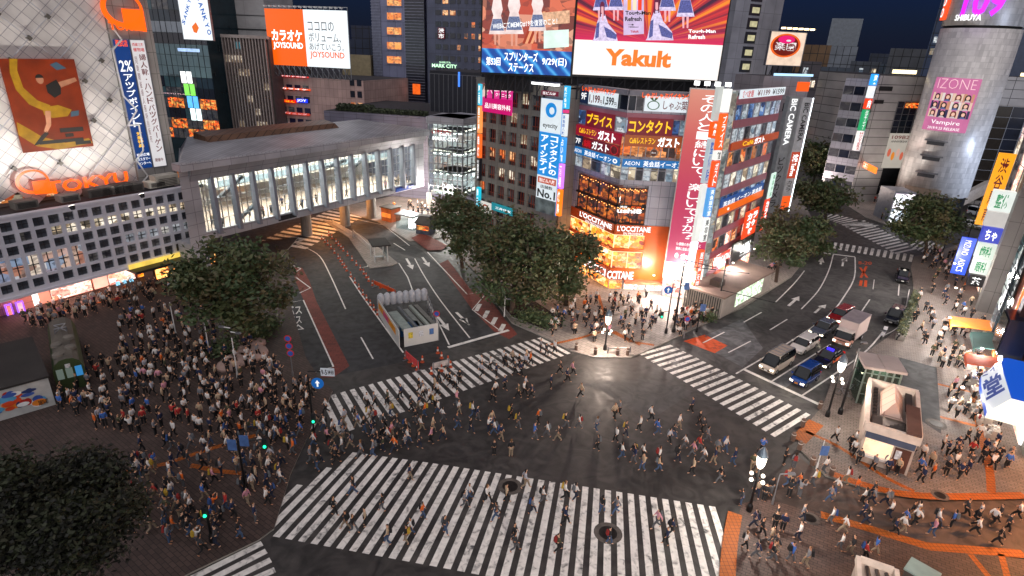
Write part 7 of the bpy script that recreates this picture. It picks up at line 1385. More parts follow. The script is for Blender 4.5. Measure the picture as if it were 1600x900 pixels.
def street_lamp(label, base, hpx, power, col=WHITE, globes=4, name='street_lamp'):
 b = gp(*base); b.z = .13; h = zat(Vector((b.x, b.y, 0)), hpx); t = thing(name, label, 'street lamp', b); mb = MB()
 mb.lathe(b, [(.22, 0), (.2, .5), (.1, .7), (.08, h - .4)], 10); mb.build('pole', m_black, t)
 mb = MB(); mb.lathe(b + Vector((0, 0, h - .5)), [(.16, 0), (.3, .35), (.34, .9), (.16, 1.2)], 12); mb.build('lantern', E('lantern_glow', '#fff2e0', 3.5), t)
 mb = MB(); mb.lathe(b + Vector((0, 0, h + .55)), [(.4, 0), (.28, .4), (.05, .75)], 12); mb.build('hood', M('lantern_hood', '#5a6874', .4, .3), t)
 for k in range(globes):
  a = k * math.pi / 2 + .4; q = b + Vector((math.cos(a) * .55, math.sin(a) * .55, h - 1.4)); mb = MB(); mb.ball(q, .15); mb.build('globe', E('globe_glow', '#fff4e4', 2.5), t); mb = MB(); mb.tube(b + Vector((0, 0, h - 1.6)), q - Vector((0, 0, .2)), .035); mb.build('arm', m_black, t)
 lamp('POINT', 'bulb', t, b + Vector((0, 0, h - .1)) + Vector((0, -.5, 0)), power, col, .35)
 return t
street_lamp('black street lamp with a hooded lantern and small globes on the near corner', (1170, 800), 724, 1500, (1, .9, .8))
street_lamp('black street lamp with a bright lantern on the tip of the corner pavement', (945, 548), 502, 2600, (1, .8, .66))
street_lamp('black street lamp beside the stop line with lit globes halfway up', (1292, 652), 575, 1500, (1, .88, .76))
street_lamp('orange glowing lamp post at the frame edge where the shopping street enters', (1655, 840), 700, 7000, ORANGE)  # added out of view for the orange glow over the lower corner
street_lamp('orange glowing lamp post on the shopping street pavement beside the frame edge', (1640, 735), 630, 2600, (1, .45, .18), 2)  # weaker unseen lamp, added to spread the same orange glow
# ================================================================== POLES, SIGNALS, SIGNS
def pole(label, base, hpx, arms=(), cat='pole', r_=.09, name='signal_pole', col=None):
 b = gp(*base); b.z = .13; h = zat(Vector((b.x, b.y, 0)), hpx); t = thing(name, label, cat, b); mb = MB(); mb.lathe(b, [(r_ * 2, 0), (r_ * 1.8, .5), (r_, .7), (r_ * .8, h)], 10); mb.build('pole', col or m_black, t)
 for dx, dy, z, items in arms:
  q = b + Vector((dx, dy, z)); mb = MB(); mb.tube(b + Vector((0, 0, z)), q, .05); mb.build('arm', col or m_black, t)
  for it in items:
   mb = MB()
   if it in 'gr':
    mb.box(q.x - .18, q.x + .18, q.y - .1, q.y + .1, q.z - .75, q.z + .05); mb.build('signal_head', m_darkmetal, t); mb = MB(); mb.ball(q + Vector((0, -.12, -.55 if it == 'g' else -.2)), .12, 8); mb.build('green_light' if it == 'g' else 'red_light', E('signal_' + it, '#20ffb0' if it == 'g' else '#ff3020', 2), t)
   elif it == 'b': mb.tube(q + Vector((0, -.1, 0)), q + Vector((0, -.14, 0)), .5, .5, 18); mb.build('round_sign', E('signal_blue', '#1a70c8', .5), t); mb = MB(); mb.poly([q + Vector(v) for v in ((-.07, -.16, -.3), (.07, -.16, -.3), (.07, -.16, .02), (.2, -.16, .02), (0, -.16, .32), (-.2, -.16, .02), (-.07, -.16, .02))]); mb.build('sign_arrow', E('arrow_white', '#ffffff', .8), t)
   elif it == 'n': mb.tube(q + Vector((0, -.1, 0)), q + Vector((0, -.13, 0)), .36, .36, 16); mb.build('round_sign', M('ban_red', '#c82820', .5), t); mb = MB(); mb.tube(q + Vector((0, -.13, 0)), q + Vector((0, -.15, 0)), .26, .26, 16); mb.build('sign_centre', M('ban_blue', '#2a5ab0', .5), t)
   elif it == 'p': mb.box(q.x - .32, q.x + .32, q.y - .14, q.y - .1, q.z - .45, q.z + .45); mb.build('sign_plate', M('plate_blue', '#4a6aa0', .5, 0, .3, 2), t)
   elif it == 'w': mb.box(q.x - .55, q.x + .55, q.y - .14, q.y - .1, q.z - .35, q.z + .35); mb.build('sign_plate', M('plate_white', '#d0d8e0', .5), t); mb = MB(); put_text(mb, lambda x, y: (q.x - .5 + x, q.y - .16, q.z - .3 + .6 * y), '9-5', 0, .1, .45, .9); put_text(mb, lambda x, y: (q.x - .5 + x, q.y - .16, q.z - .3 + .6 * y), '渋谷', .5, .2, 1, .8); mb.build('lettering', letmat('d'), t)
   elif it == 's': mb.box(q.x - .25, q.x + .25, q.y - .12, q.y + .12, q.z - .07, q.z + .07); mb.build('lamp_head', m_steel, t)
 return t
pole('black signal pole at the plaza corner with round blue arrow sign', (492, 690), 588, ((.75, 0, 5.6, 'b'), (1.6, .1, 6.6, 'w'), (.2, -.3, 2.7, 'g')))
pole('black signal pole amid the plaza crowd with two blue plates and green walk light', (385, 770), 690, ((-.4, 0, 4.2, 'p'), (.5, 0, 4.6, 'p'), (1.7, .4, 4.4, 'g')))
pole('short pole with a green walk light at the plaza edge among the crowd', (332, 848), 792, ((0, -.1, 2.9, 'g'),))
pole('tall black signal pole with a long arm and blue plate on the corner pavement', (1052, 520), 412, ((3.0, -2.5, 9.2, ''), (.7, 0, 6.0, 'p'), (7, -1.5, 8.4, '')), r_=.12)
pole('black signal pole on corner pavement with round blue arrow sign and green light', (1040, 522), 445, ((-.5, 0, 5.6, 'b'), (-.9, -.4, 2.9, 'g')))
pole('black pole with a long thin arm beside the white hut', (1120, 490), 406, ((5.5, -3.5, 3.2, ''), (.3, -.2, 5.2, '')), r_=.11)
pole('no parking sign post at the kerb among seated people', (1068, 530), 498, ((0, -.1, 2.6, 'n'),), 'sign post', .04, 'sign_post', m_steel)
pole('dark leaning lamp pole on the pavement beside the glass lift box', (1312, 648), 545, ((.4, -.1, 5.0, ''), (.5, .3, 7.4, 's')), r_=.12)
pole('white lamp post in the planted part of the plaza', (328, 555), 505, (), 'lamp post', .06, 'lamp_post', m_whitemetal)
pole('white lamp post with a short arm on the plaza beside the big tree', (276, 528), 474, (), 'lamp post', .06, 'lamp_post', m_whitemetal)
pole('white post with crossed arms beside the pale rock planter', (372, 592), 530, ((-.9, .2, 5.4, 's'), (.8, -.2, 5.0, 's')), 'lamp post', .06, 'lamp_post', m_whitemetal)
pole('thin white sign post leaning at the right pavement corner', (1275, 735), 690, ((.1, -.1, 2.0, 'p'),), 'sign post', .04, 'sign_post', m_whitemetal)
pole('white post with a thin arm beside the near corner street lamp', (1206, 790), 744, ((.9, .1, 2.8, 's'),), 'sign post', .04, 'sign_post', m_steel)
pole('parking ban post with three round signs beside the bus bay', (458, 590), 532, ((0, -.1, 4.3, 'n'), (.05, -.1, 3.5, 'n'), (.1, -.1, 2.7, 'n')), 'sign post', .05, 'sign_post', m_steel)
pole('round road sign post standing at the white site enclosure', (683, 532), 490, ((0, -.1, 3.3, 'n'),), 'sign post', .05, 'sign_post', m_whitemetal)
pole('pale pedestrian signal post in the tree planter beside the bus road', (788, 496), 464, ((.5, 0, 2.4, 's'),), 'signal post', .05, 'signal_post', m_whitemetal)
pole('black signal post with a green light at the far crossing below the round tower', (1370, 338), 318, ((0, -.1, 3.6, 'g'),), 'signal pole', .07)
pole('dark street pole beside the far tree and the striped crossing', (1470, 402), 330, (), 'pole', .1)
pole('tall slim pole beyond the far crossing beside parked white cars', (1510, 378), 318, (), 'pole', .09)
pole('black street lamp pole on the corner pavement kerb beside the hut', (1088, 520), 470, ((.2, -.1, 3.3, 'p'),), 'pole', .07)
bo = thing('bollard', 'short brown stone bollard along the rounded pavement corner', 'bollard', (0, 0, 0), 'bollards at the pavement corners'); mb = MB(); mb.lathe((0, 0, 0), [(.19, 0), (.19, .75), (.13, .85)], 12); mb.build('post', M('bollard_brown', '#6a5448', .7), bo); mb = MB(); mb.lathe((0, 0, .6), [(.2, 0), (.2, .08)], 12); mb.build('band', M('bollard_band', '#c8c0b8', .5), bo)
for k, (x, y) in enumerate(((964, 556), (980, 556), (1248, 704), (1268, 728), (1298, 744), (1238, 690), (1280, 640), (1253, 668), (930, 555), (900, 548))):
 c = bo if k == 0 else copy_tree(bo); p = gp(x, y); c.location = (p.x, p.y, .13)
co = thing('traffic_cone', 'orange and white striped road works post standing on the bus road', 'cone', (0, 0, 0), 'cones along the road works'); mb = MB(); mb.lathe((0, 0, 0), [(.22, 0), (.22, .05), (.13, .07), (.11, .3)], 10, 0); mb.lathe((0, 0, .3), [(.112, 0), (.1, .2)], 10, 1); mb.lathe((0, 0, .5), [(.1, 0), (.07, .28)], 10, 0); mb.build('post', [M('cone_orange', '#b84c26', .6), M('cone_white', '#e8e4e0', .4)], co)
ln1 = smooth([(503, 374), (520, 392), (545, 428), (570, 465), (590, 492)], 8); ln2 = smooth([(514, 368), (540, 396), (566, 425), (582, 446), (602, 452), (620, 462)], 8); pts_ = []
for ln in (ln1, ln2):
 P_ = [gp(*q) for q in ln]; acc = 0; pts_.append(P_[0])
 for a, b in zip(P_, P_[1:]):
  acc += (b - a).length
  if acc > 1.35: pts_.append(b); acc = 0
extra = [(634, 560), (640, 566), (646, 572), (652, 578), (660, 566), (684, 552), (690, 560), (700, 566), (704, 574), (690, 580), (674, 584)]
first = True
for p in pts_ + [gp(*e) for e in extra]:
 c = co if first else copy_tree(co); first = False; c.location = (p.x, p.y, .006)
def barrier(label, a, b, z0_=.45, z1_=.95, mat=None, name='barrier'):
 A_, B_ = gp(*a), gp(*b); f = Face(A_, B_); t = thing(name, label, 'barrier', f.pt(f.L / 2, 0, 0)); mb = MB(); f.box(mb, 0, f.L, z0_, z1_, -.04, .04); mb.build('rail', mat or M('barrier_orange', '#d85020', .5, 0, .3, 1), t)
 for u in (.1, f.L - .1): mb = MB(); f.box(mb, u - .05, u + .05, 0, z1_ + .1, -.05, .05); f.box(mb, u - .06, u + .06, 0, .06, -.4, .4); mb.build('leg', m_steel, t)
barrier('orange barrier rail along the curve of the road works, nearest the enclosure', (584, 448), (618, 463)); barrier('white barrier rail beside the bus bay line', (520, 352), (552, 372), .3, 1.0, M('barrier_white', '#c8c4c0', .5)); barrier('long white barrier rail beyond the bus shelter', (552, 368), (582, 396), .3, 1.0, M('barrier_white', None)); barrier('striped board barrier at the front of the white enclosure', (676, 580), (702, 573), .3, .9, M('barrier_board', '#b8b0ac', .5, 0, .4, 2)); barrier('red and white board barrier leaning towards the crossing beside the enclosure', (634, 562), (654, 580), .3, 1.1, M('barrier_red', '#d04848', .5, 0, .3, 3)); barrier('thin white railing on the tip of the corner pavement', (948, 553), (985, 552), .6, .75, m_whitemetal)
t = thing('kerb_planter', 'long planter of low shrubs along the kerb of the shopping street', 'planter', gp(1428, 495)); A_, B_ = gp(1412, 535), gp(1436, 470); f = Face(A_, B_); mb = MB(); f.box(mb, 0, f.L, .13, .7, -1.0, 0); mb.build('box', m_conc, t); mb = MB(); rnd = random.Random(31)
for k in range(900): q = f.pt(rnd.uniform(0, f.L), .7 + rnd.random() * .8, -rnd.random()); a = Vector((rnd.gauss(0, 1), rnd.gauss(0, 1), rnd.gauss(0, 1))).normalized() * .18; b = a.orthogonal().normalized() * .12; mb.poly([q - a, q + b, q + a, q - b], rnd.randrange(3))
mb.build('foliage', [M('hedge_green', None), M('planter_olive', (.09, .09, .03), .7), M('hedge_green_dark', None)], t)
t = thing('rock_planter', 'pale curved rock seat and planter under the big plaza tree', 'planter', gp(385, 555)); mb = MB()
for x, y, r_ in ((380, 545, 1.6), (392, 556, 1.8), (372, 566, 1.5), (360, 574, 1.3), (398, 540, 1.2)):
 p = gp(x, y); mb.lathe((p.x, p.y, .1), [(r_, 0), (r_ * .95, .35), (r_ * .6, .55)], 14)
mb.build('rock', M('pale_rock', '#b0948a', .8, 0, .15, .8), t, None, True)
t = thing('food_stall', 'orange lit food counter at the store foot, half behind the big tree', 'stall', F1.pt(F1.hit(268, 437)[0], .1, .5)); a = F1.hit(240, 448)[0]; mb = MB(); F1.panel(mb, a, a + 9, .13, 2.6, -2, .6); mb.build('counter', M('stall_dark', '#3a2418', .7), t); mb = MB(); F1.panel(mb, a + .3, a + 8.7, .9, 2.2, .6, .7); mb.build('lit_front', ROOM('stall_orange_front', ['#ff7a1a', '#ffd080', '#7a2c0a', '#ffae50'], 2.6, 1.3), t)
# ================================================================== TREES
lm = [M('leaf_olive', (.082, .098, .036), .6, 0, .25, 3), M('leaf_green', (.048, .080, .028), .6, 0, .25, 3), M('leaf_brown', (.092, .078, .032), .6, 0, .25, 3)]
m_bark = M('bark', '#4a3c32', .9, 0, .3, 3)
def tree(label, base, crown, rx, ry, seed, leaves=5200, size=.30, name='street_tree', trunk_r=.22, cat='tree', gaps=.5, col=lm):
 rnd = random.Random(seed); b = gp(*base); b.z = .1
 d = ray(*crown); t_ = b.y / d.y; c = CAM + d * t_; dep = (c - CAM).dot(c_fw); RX = rx * dep / CF; RZ = ry * dep / CF; RY = RX * .85
 root = thing(name, label, cat, b); mb = MB()
 top = Vector((c.x, c.y, c.z + RZ * .3)); fork = Vector((lerp2(b.x, c.x, .6), lerp2(b.y, c.y, .6), lerp2(b.z, max(c.z - RZ * .6, b.z + 1.5), 1.0)))
 mb.tube(b, b + (fork - b) * .5, trunk_r * 1.2, trunk_r, 9); mb.tube(b + (fork - b) * .5, fork, trunk_r, trunk_r * .85, 9)
 clumps = []
 n = 46
 while len(clumps) < n:
  v = Vector((rnd.uniform(-1, 1), rnd.uniform(-1, 1), rnd.uniform(-1, 1)))
  if v.length > 1 or v.length < .25: continue
  v = v * (rnd.uniform(.82, 1.08) / max(v.length, .6)) * rnd.uniform(.7, 1) if rnd.random() < .75 else v
  clumps.append(Vector((c.x + v.x * RX * .86, c.y + v.y * RY * .86, c.z + v.z * RZ * .84)))
 limbs = [fork + (Vector((c.x + math.cos(a) * RX * .45, c.y + math.sin(a) * RY * .45, c.z + rnd.uniform(-.1, .3) * RZ)) - fork) for a in [k * 6.283 / 6 + rnd.random() * .5 for k in range(6)]]
 for L_ in limbs: mid = (fork + L_) / 2 + Vector((rnd.uniform(-.2, .2), rnd.uniform(-.2, .2), .3)); mb.tube(fork, mid, trunk_r * .6, trunk_r * .42, 7); mb.tube(mid, L_, trunk_r * .42, trunk_r * .2, 6)
 for q in clumps: L_ = min(limbs, key=lambda z: (z - q).length); mb.tube(L_, q, trunk_r * .18, .02, 5)
 mb.build('trunk', m_bark, root)
 mb = MB(); per = leaves // n
 for q in clumps:
  s_ = rnd.uniform(.16, .34); k0 = rnd.randrange(3); dens = rnd.uniform(gaps, 1.25)
  for k in range(int(per * dens)):
   g = Vector((rnd.gauss(0, RX * s_ * .62), rnd.gauss(0, RY * s_ * .62), rnd.gauss(0, RZ * s_ * .5))); p = q + g
   e = Vector(((p.x - c.x) / RX, (p.y - c.y) / RY, (p.z - c.z) / RZ))
   if e.length > 1.12: continue
   a = Vector((rnd.gauss(0, 1), rnd.gauss(0, 1), rnd.gauss(0, .55))).normalized() * size * rnd.uniform(.6, 1.25); bb = a.cross(Vector((rnd.gauss(0, 1), rnd.gauss(0, 1), rnd.gauss(0, 1)))).normalized() * size * .52
   mb.poly([p - a, p + bb, p + a, p - bb], k0 if rnd.random() < .7 else rnd.randrange(3))
 mb.build('crown', col, root)
 return root
tree('large dark broad tree on the plaza beside the bus bay', (384, 545), (360, 440), 98, 76, 1, 9500, .32, trunk_r=.35)
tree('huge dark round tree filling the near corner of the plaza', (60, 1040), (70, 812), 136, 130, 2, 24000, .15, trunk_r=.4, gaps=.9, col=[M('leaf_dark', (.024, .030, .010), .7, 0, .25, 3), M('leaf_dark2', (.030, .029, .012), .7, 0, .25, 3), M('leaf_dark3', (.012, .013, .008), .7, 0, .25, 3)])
tree('mid sized tree before the glass hall, the highest in the clump by the office block', (722, 420), (714, 338), 44, 44, 3, 4200, .3)
tree('broad dense tree at the centre of the clump before the office block', (800, 492), (806, 404), 84, 78, 4, 9000, .32, trunk_r=.32)
tree('dense tree overlapping the orange shop windows of the corner building', (884, 478), (888, 414), 52, 66, 5, 6000, .3, trunk_r=.3)
tree('smaller tree filling the lower side of the clump beside the bus road', (764, 448), (742, 372), 50, 50, 6, 4500, .3)
tree('loose reddish tree on the pavement beside the white hut', (1212, 442), (1222, 368), 54, 48, 7, 4200, .34, gaps=.3)
tree('spreading dark tree at the kerb beside the far stop line', (1262, 402), (1262, 372), 44, 38, 8, 3600, .34, gaps=.35)
tree('broad tree at the mouth of the tree lined street, before the striped junction', (1290, 350), (1290, 303), 52, 34, 9, 4200, .4)
tree('tall dark tree deep in the street beyond the camera shop signs', (1268, 300), (1278, 246), 36, 34, 10, 3000, .45, gaps=.35)
tree('further dark tree in the street, against the lit far shops', (1296, 275), (1302, 216), 38, 34, 11, 3000, .5, gaps=.35)
tree('furthest tree in the street below the white vertical signs', (1290, 240), (1284, 190), 30, 20, 12, 2200, .55, gaps=.35)
tree('wide flat crowned tree standing alone before the round tower', (1446, 402), (1450, 344), 64, 42, 13, 5600, .36, trunk_r=.26)
t = thing('bare_tree', 'small leafless tree on the plaza in front of the store', 'tree', gp(214, 500)); b = gp(214, 500); rnd = random.Random(3); mb = MB()
def twig(p, d, L_, r_, n):
 q = p + d * L_; mb.tube(p, q, r_, r_ * .65, 6)
 if n:
  for k in range(3 if n > 2 else 2): twig(q, (d + Vector((rnd.gauss(0, .5), rnd.gauss(0, .5), rnd.gauss(.15, .3)))).normalized(), L_ * .72, r_ * .62, n - 1)
twig(b, Vector((0, 0, 1)), 1.8, .12, 5); mb.build('trunk', m_bark, t)
def bush(label, base, r_, h_, seed, n=700):
 b = gp(*base); b.z = .13; t = thing('shrub', label, 'shrub', b, 'low shrubs in the planters'); rnd = random.Random(seed); mb = MB()
 for k in range(n):
  v = Vector((rnd.gauss(0, .45), rnd.gauss(0, .45), abs(rnd.gauss(0, .5)))); p = b + Vector((v.x * r_, v.y * r_, v.z * h_)); a = Vector((rnd.gauss(0, 1), rnd.gauss(0, 1), rnd.gauss(0, .6))).normalized() * .2; bb = a.orthogonal().normalized() * .12; mb.poly([p - a, p + bb, p + a, p - bb], rnd.randrange(2))
 mb.build('foliage', [lm[0], lm[1]], t); mb = MB(); mb.tube(b, b + Vector((0, 0, h_ * .5)), .05, .03); mb.build('stem', m_bark, t)
for k, (x, y, r_, h_) in enumerate(((398, 530, 1.8, 1.3), (415, 512, 1.6, 1.2), (352, 552, 1.7, 1.1), (790, 474, 1.8, 1.0), (826, 500, 1.8, 1.0), (856, 508, 1.6, .9), (1240, 415, 1.2, .8), (1104, 500, 1.0, 1.0))):
 bush(f'low dark shrub {["beside the pale rocks", "under the big plaza tree near the bus bay", "on the plaza side of the pale rocks", "in the planter by the bus road hatching", "in the planter below the dense tree", "at the crossing end of the tree planter", "at the kerb below the spreading tree", "beside the black pole near the hut"][k]}', (x, y), r_, h_, k + 40)
slab('planter_kerb', [(745, 440), (766, 458), (800, 498), (850, 518), (880, 512), (860, 490), (800, 450)], M('soil', '#2a2018', .9), .3)
# ================================================================== VEHICLES (built facing +Y at the origin, then placed)
m_tyre = M('tyre_rubber', '#18181a', .8); m_rim = M('alloy_rim', '#8a8c90', .35, .8); m_cglass = M('car_glass', '#0c1014', .05, 0, .1)
m_head = E('headlight_glow', '#fff0d0', 7); m_tail = E('taillight_glow', '#d01008', .8); m_plate = M('number_plate', '#d8d8d0', .5)
def loft(mb, secs, m=0, caps=True):
 n = len(secs[0]); i = len(mb.v)
 for s_ in secs: mb.v += [tuple(p) for p in s_]
 for a in range(len(secs) - 1):
  for k in range(n):
   j = (k + 1) % n; mb.f.append((i + a * n + k, i + a * n + j, i + (a + 1) * n + j, i + (a + 1) * n + k)); mb.m.append(m)
 if caps: mb.f.append(tuple(i + n - 1 - k for k in range(n))); mb.m.append(m); e = i + (len(secs) - 1) * n; mb.f.append(tuple(e + k for k in range(n))); mb.m.append(m)
def ring(y, w_, z0_, z1_, taper=.92, r_=.12):
 h = z1_ - z0_; t = w_ * taper
 return [(-w_ + .04, y, z0_), (w_ - .04, y, z0_), (w_, y, z0_ + r_), (w_, y, z0_ + h * .6), (t, y, z1_ - r_ * .5), (t - r_, y, z1_), (-t + r_, y, z1_), (-t, y, z1_ - r_ * .5), (-w_, y, z0_ + h * .6), (-w_, y, z0_ + r_)]
def car(label, cat, px, ang, L_, W_, H_, col, low, cab, wheels, lights=True, name='car', metal=.0, extra=None, plate=None, roof=None):
 """low: (y fraction, belt height) stations of the body; cab: (y fraction, roof height, half width fraction) of the glasshouse"""
 t = thing(name, label, cat, (0, 0, 0)); w_ = W_ / 2; paintm = M('paint_' + col, col, .25, metal, .04, 1, 0, .8)
 mb = MB(); loft(mb, [ring(y * L_ - L_ / 2, w_ * k, .22 if 0.03 < y < .97 else .34, z) for y, z, k in low], 0); b = mb.build('body', paintm, t, None, False)
 mb = MB(); loft(mb, [ring(y * L_ - L_ / 2, w_ * k, zb - .03, zt_, .86, .1) for y, zb, zt_, k in cab], 0); g = mb.build('glasshouse', m_cglass, t)
 mid = [c for c in cab if c[2] > H_ - .25]; y0 = mid[0][0] * L_ - L_ / 2; y1 = mid[-1][0] * L_ - L_ / 2; k = mid[0][3]
 mb = MB(); rw = w_ * k * .86; mb.hexa([(-rw, y0, H_ - .07), (rw, y0, H_ - .07), (rw, y1, H_ - .07), (-rw, y1, H_ - .07), (-rw + .1, y0 + .12, H_ + .025), (rw - .1, y0 + .12, H_ + .025), (rw - .1, y1 - .12, H_ + .025), (-rw + .1, y1 - .12, H_ + .025)]); mb.build('roof', roof or paintm, t)
 mb = MB(); ya, zb = cab[-1][0] * L_ - L_ / 2, cab[-1][1]; zb0 = max(c[1] for c in cab)
 for s_ in (-1, 1):
  for yy in (y0, (y0 + y1) / 2, y1): mb.tube((s_ * w_ * .965, yy, zb0 - .05), (s_ * rw, yy, H_ - .05), .045, .045, 6)
 mb.build('pillar', paintm, t)
 for yf in wheels:
  for s_ in (-1, 1):
   y = yf * L_ - L_ / 2; R_ = .32 if H_ < 2.2 else .38; mb = MB(); mb.tube((s_ * (w_ - .2), y, R_), (s_ * (w_ + .015), y, R_), R_, R_, 18); wh = mb.build('wheel', m_tyre, t); mb = MB(); mb.tube((s_ * (w_ + .01), y, R_), (s_ * (w_ + .03), y, R_), R_ * .62, R_ * .55, 12)
   mb.build('rim', m_rim, wh, Vector((0, 0, 0)) if False else None)
 zf = low[-1][1]
 for s_ in (-1, 1):
  mb = MB(); yy = L_ / 2 - .03; mb.box(s_ * w_ * .72 - .17, s_ * w_ * .72 + .17, yy - .1, yy + .03, zf - .22, zf - .04); mb.build('headlight', m_head if lights else m_rim, t)
  mb = MB(); mb.box(s_ * w_ * .8 - .12, s_ * w_ * .8 + .12, -L_ / 2 - .02, -L_ / 2 + .08, .75, .95); mb.build('taillight', m_tail, t)
  mb = MB(); ym = cab[-1][0] * L_ - L_ / 2 - .25; mb.box(s_ * (w_ + .02), s_ * (w_ + .2), ym - .08, ym + .06, zb0 - .02, zb0 + .14); mb.build('mirror', paintm, t)
 mb = MB(); mb.box(-w_ * .5, w_ * .5, L_ / 2 - .05, L_ / 2 + .015, .42, zf - .22); mb.build('grille', m_black, t)
 mb = MB(); mb.box(-.17, .17, L_ / 2 + .01, L_ / 2 + .04, .4, .56); mb.build('number_plate', plate or m_plate, t)
 if lights:
  for s_ in (-1, 1): lamp('SPOT', 'beam', t, Vector((s_ * w_ * .7, L_ / 2 + .1, zf - .12)), 60, (1, .85, .65), .08, Vector((s_ * w_ * .7, L_ / 2 + 6, 0)), 80)
 if extra: extra(t, L_, w_, H_)
 p = gp(*px); t.location = (p.x, p.y, .0); t.rotation_euler = (0, 0, ang - math.pi / 2)
 return t
def head(a, b): v = gp(*b) - gp(*a); return math.atan2(v.y, v.x)
aL = head((1298, 538), (1205, 596.4)); aM = head((1315, 577), (1251, 619.6)); aF = head((1410, 500), (1380, 540))
SEDAN = ([(0, .72, .9), (.04, .92, .97), (.25, .98, 1), (.6, .95, 1), (.78, .88, 1), (.95, .74, .95), (1, .62, .86)], [(.08, .9, .95, .9), (.2, .95, 1.42, .93), (.5, .95, 1.45, .94), (.58, .95, 1.42, .94), (.74, .88, .92, .9)])
def van_rack(t, L_, w_, H_):
 for k in range(5): mb = MB(); y = -L_ / 2 + .5 + k * .75; mb.box(-w_ * .8, w_ * .8, y, y + .06, H_ + .12, H_ + .17); mb.build('roof_bar', m_steel, t)
 mb = MB()
 for s_ in (-1, 1): mb.box(s_ * w_ * .78 - .03, s_ * w_ * .78 + .03, -L_ / 2 + .3, L_ / 2 - 1.2, H_ + .02, H_ + .12)
 mb.build('roof_rail', m_steel, t)
 mb = MB(); mb.box(-w_ - .012, -w_ + .01, -L_ / 2 + .5, L_ / 2 - 1.8, 1.15, 1.65); mb.box(w_ - .01, w_ + .012, -L_ / 2 + .5, L_ / 2 - 1.8, 1.15, 1.65); mb.build('side_window', m_cglass, t)
car('cream white van with roof bars, first at the stop line', 'van', (1212, 574), aL, 4.7, 1.7, 1.98, '#c8b8a8', [(0, 1.1, .92), (.02, 1.15, .98), (.3, 1.15, 1), (.8, 1.1, 1), (.96, .95, .97), (1, .8, .9)], [(.01, 1.12, 1.9, .97), (.03, 1.12, 1.98, .98), (.5, 1.12, 1.98, .98), (.76, 1.1, 1.96, .97), (.95, .95, 1.1, .93)], (.18, .82), extra=van_rack, name='parked_van')
car('white estate car waiting behind the cream van', 'car', (1254, 545), aL, 4.5, 1.72, 1.48, '#dcd6d0', SEDAN[0], [(.01, .92, 1.2, .92), (.06, .95, 1.44, .93), (.5, .95, 1.48, .94), (.6, .95, 1.44, .94), (.76, .88, .92, .9)], (.19, .8), False)
car('silver grey saloon car behind the white estate', 'car', (1286, 519), aL, 4.6, 1.8, 1.48, '#7c8490', SEDAN[0], [(a, b, c + .04 if c > 1.3 else c, d) for a, b, c, d in SEDAN[1]], (.19, .8), metal=.6)
car('dark red car behind the silver saloon', 'car', (1312, 498), aL, 4.5, 1.75, 1.5, '#8a1c14', SEDAN[0], [(.02, .92, 1.3, .92), (.08, .95, 1.46, .93), (.5, .95, 1.5, .94), (.6, .95, 1.46, .94), (.76, .88, .92, .9)], (.19, .8))
def taxi_top(t, L_, w_, H_):
 mb = MB(); mb.box(-.35, .35, -.2, .1, H_, H_ + .22); mb.build('roof_sign', E('taxi_blue_glow', '#4030ff', 1.5), t); mb = MB(); mb.box(w_ - .01, w_ + .014, -1.2, .8, .5, .9); mb.box(-w_ - .014, -w_ + .01, -1.2, .8, .5, .9); mb.build('side_stripe', M('taxi_orange_stripe', '#d85a20', .4), t)
car('black taxi with orange sides and a blue roof lamp beside the blue minivan', 'taxi', (1292, 566), aM, 4.6, 1.72, 1.5, '#1a1a22', SEDAN[0], [(a, b, c + .05 if c > 1.3 else c, d) for a, b, c, d in SEDAN[1]], (.19, .8), extra=taxi_top)
def kei(t, L_, w_, H_): mb = MB(); mb.box(-w_ - .012, -w_ + .01, -L_ / 2 + .3, .3, 1.05, 1.5); mb.box(w_ - .01, w_ + .012, -L_ / 2 + .3, .3, 1.05, 1.5); mb.build('side_window', m_cglass, t)
car('deep blue boxy minivan first at the stop line', 'minivan', (1256, 596), aM, 3.7, 1.55, 1.9, '#0e3a80', [(0, 1.0, .94), (.03, 1.05, .99), (.4, 1.05, 1), (.8, 1.0, 1), (.96, .85, .97), (1, .7, .9)], [(.01, 1.02, 1.8, .96), (.04, 1.02, 1.9, .97), (.5, 1.02, 1.9, .97), (.68, 1.02, 1.86, .97), (.88, .95, 1.02, .94)], (.17, .82), extra=kei, plate=M('orange_plate', '#d88a20', .5))
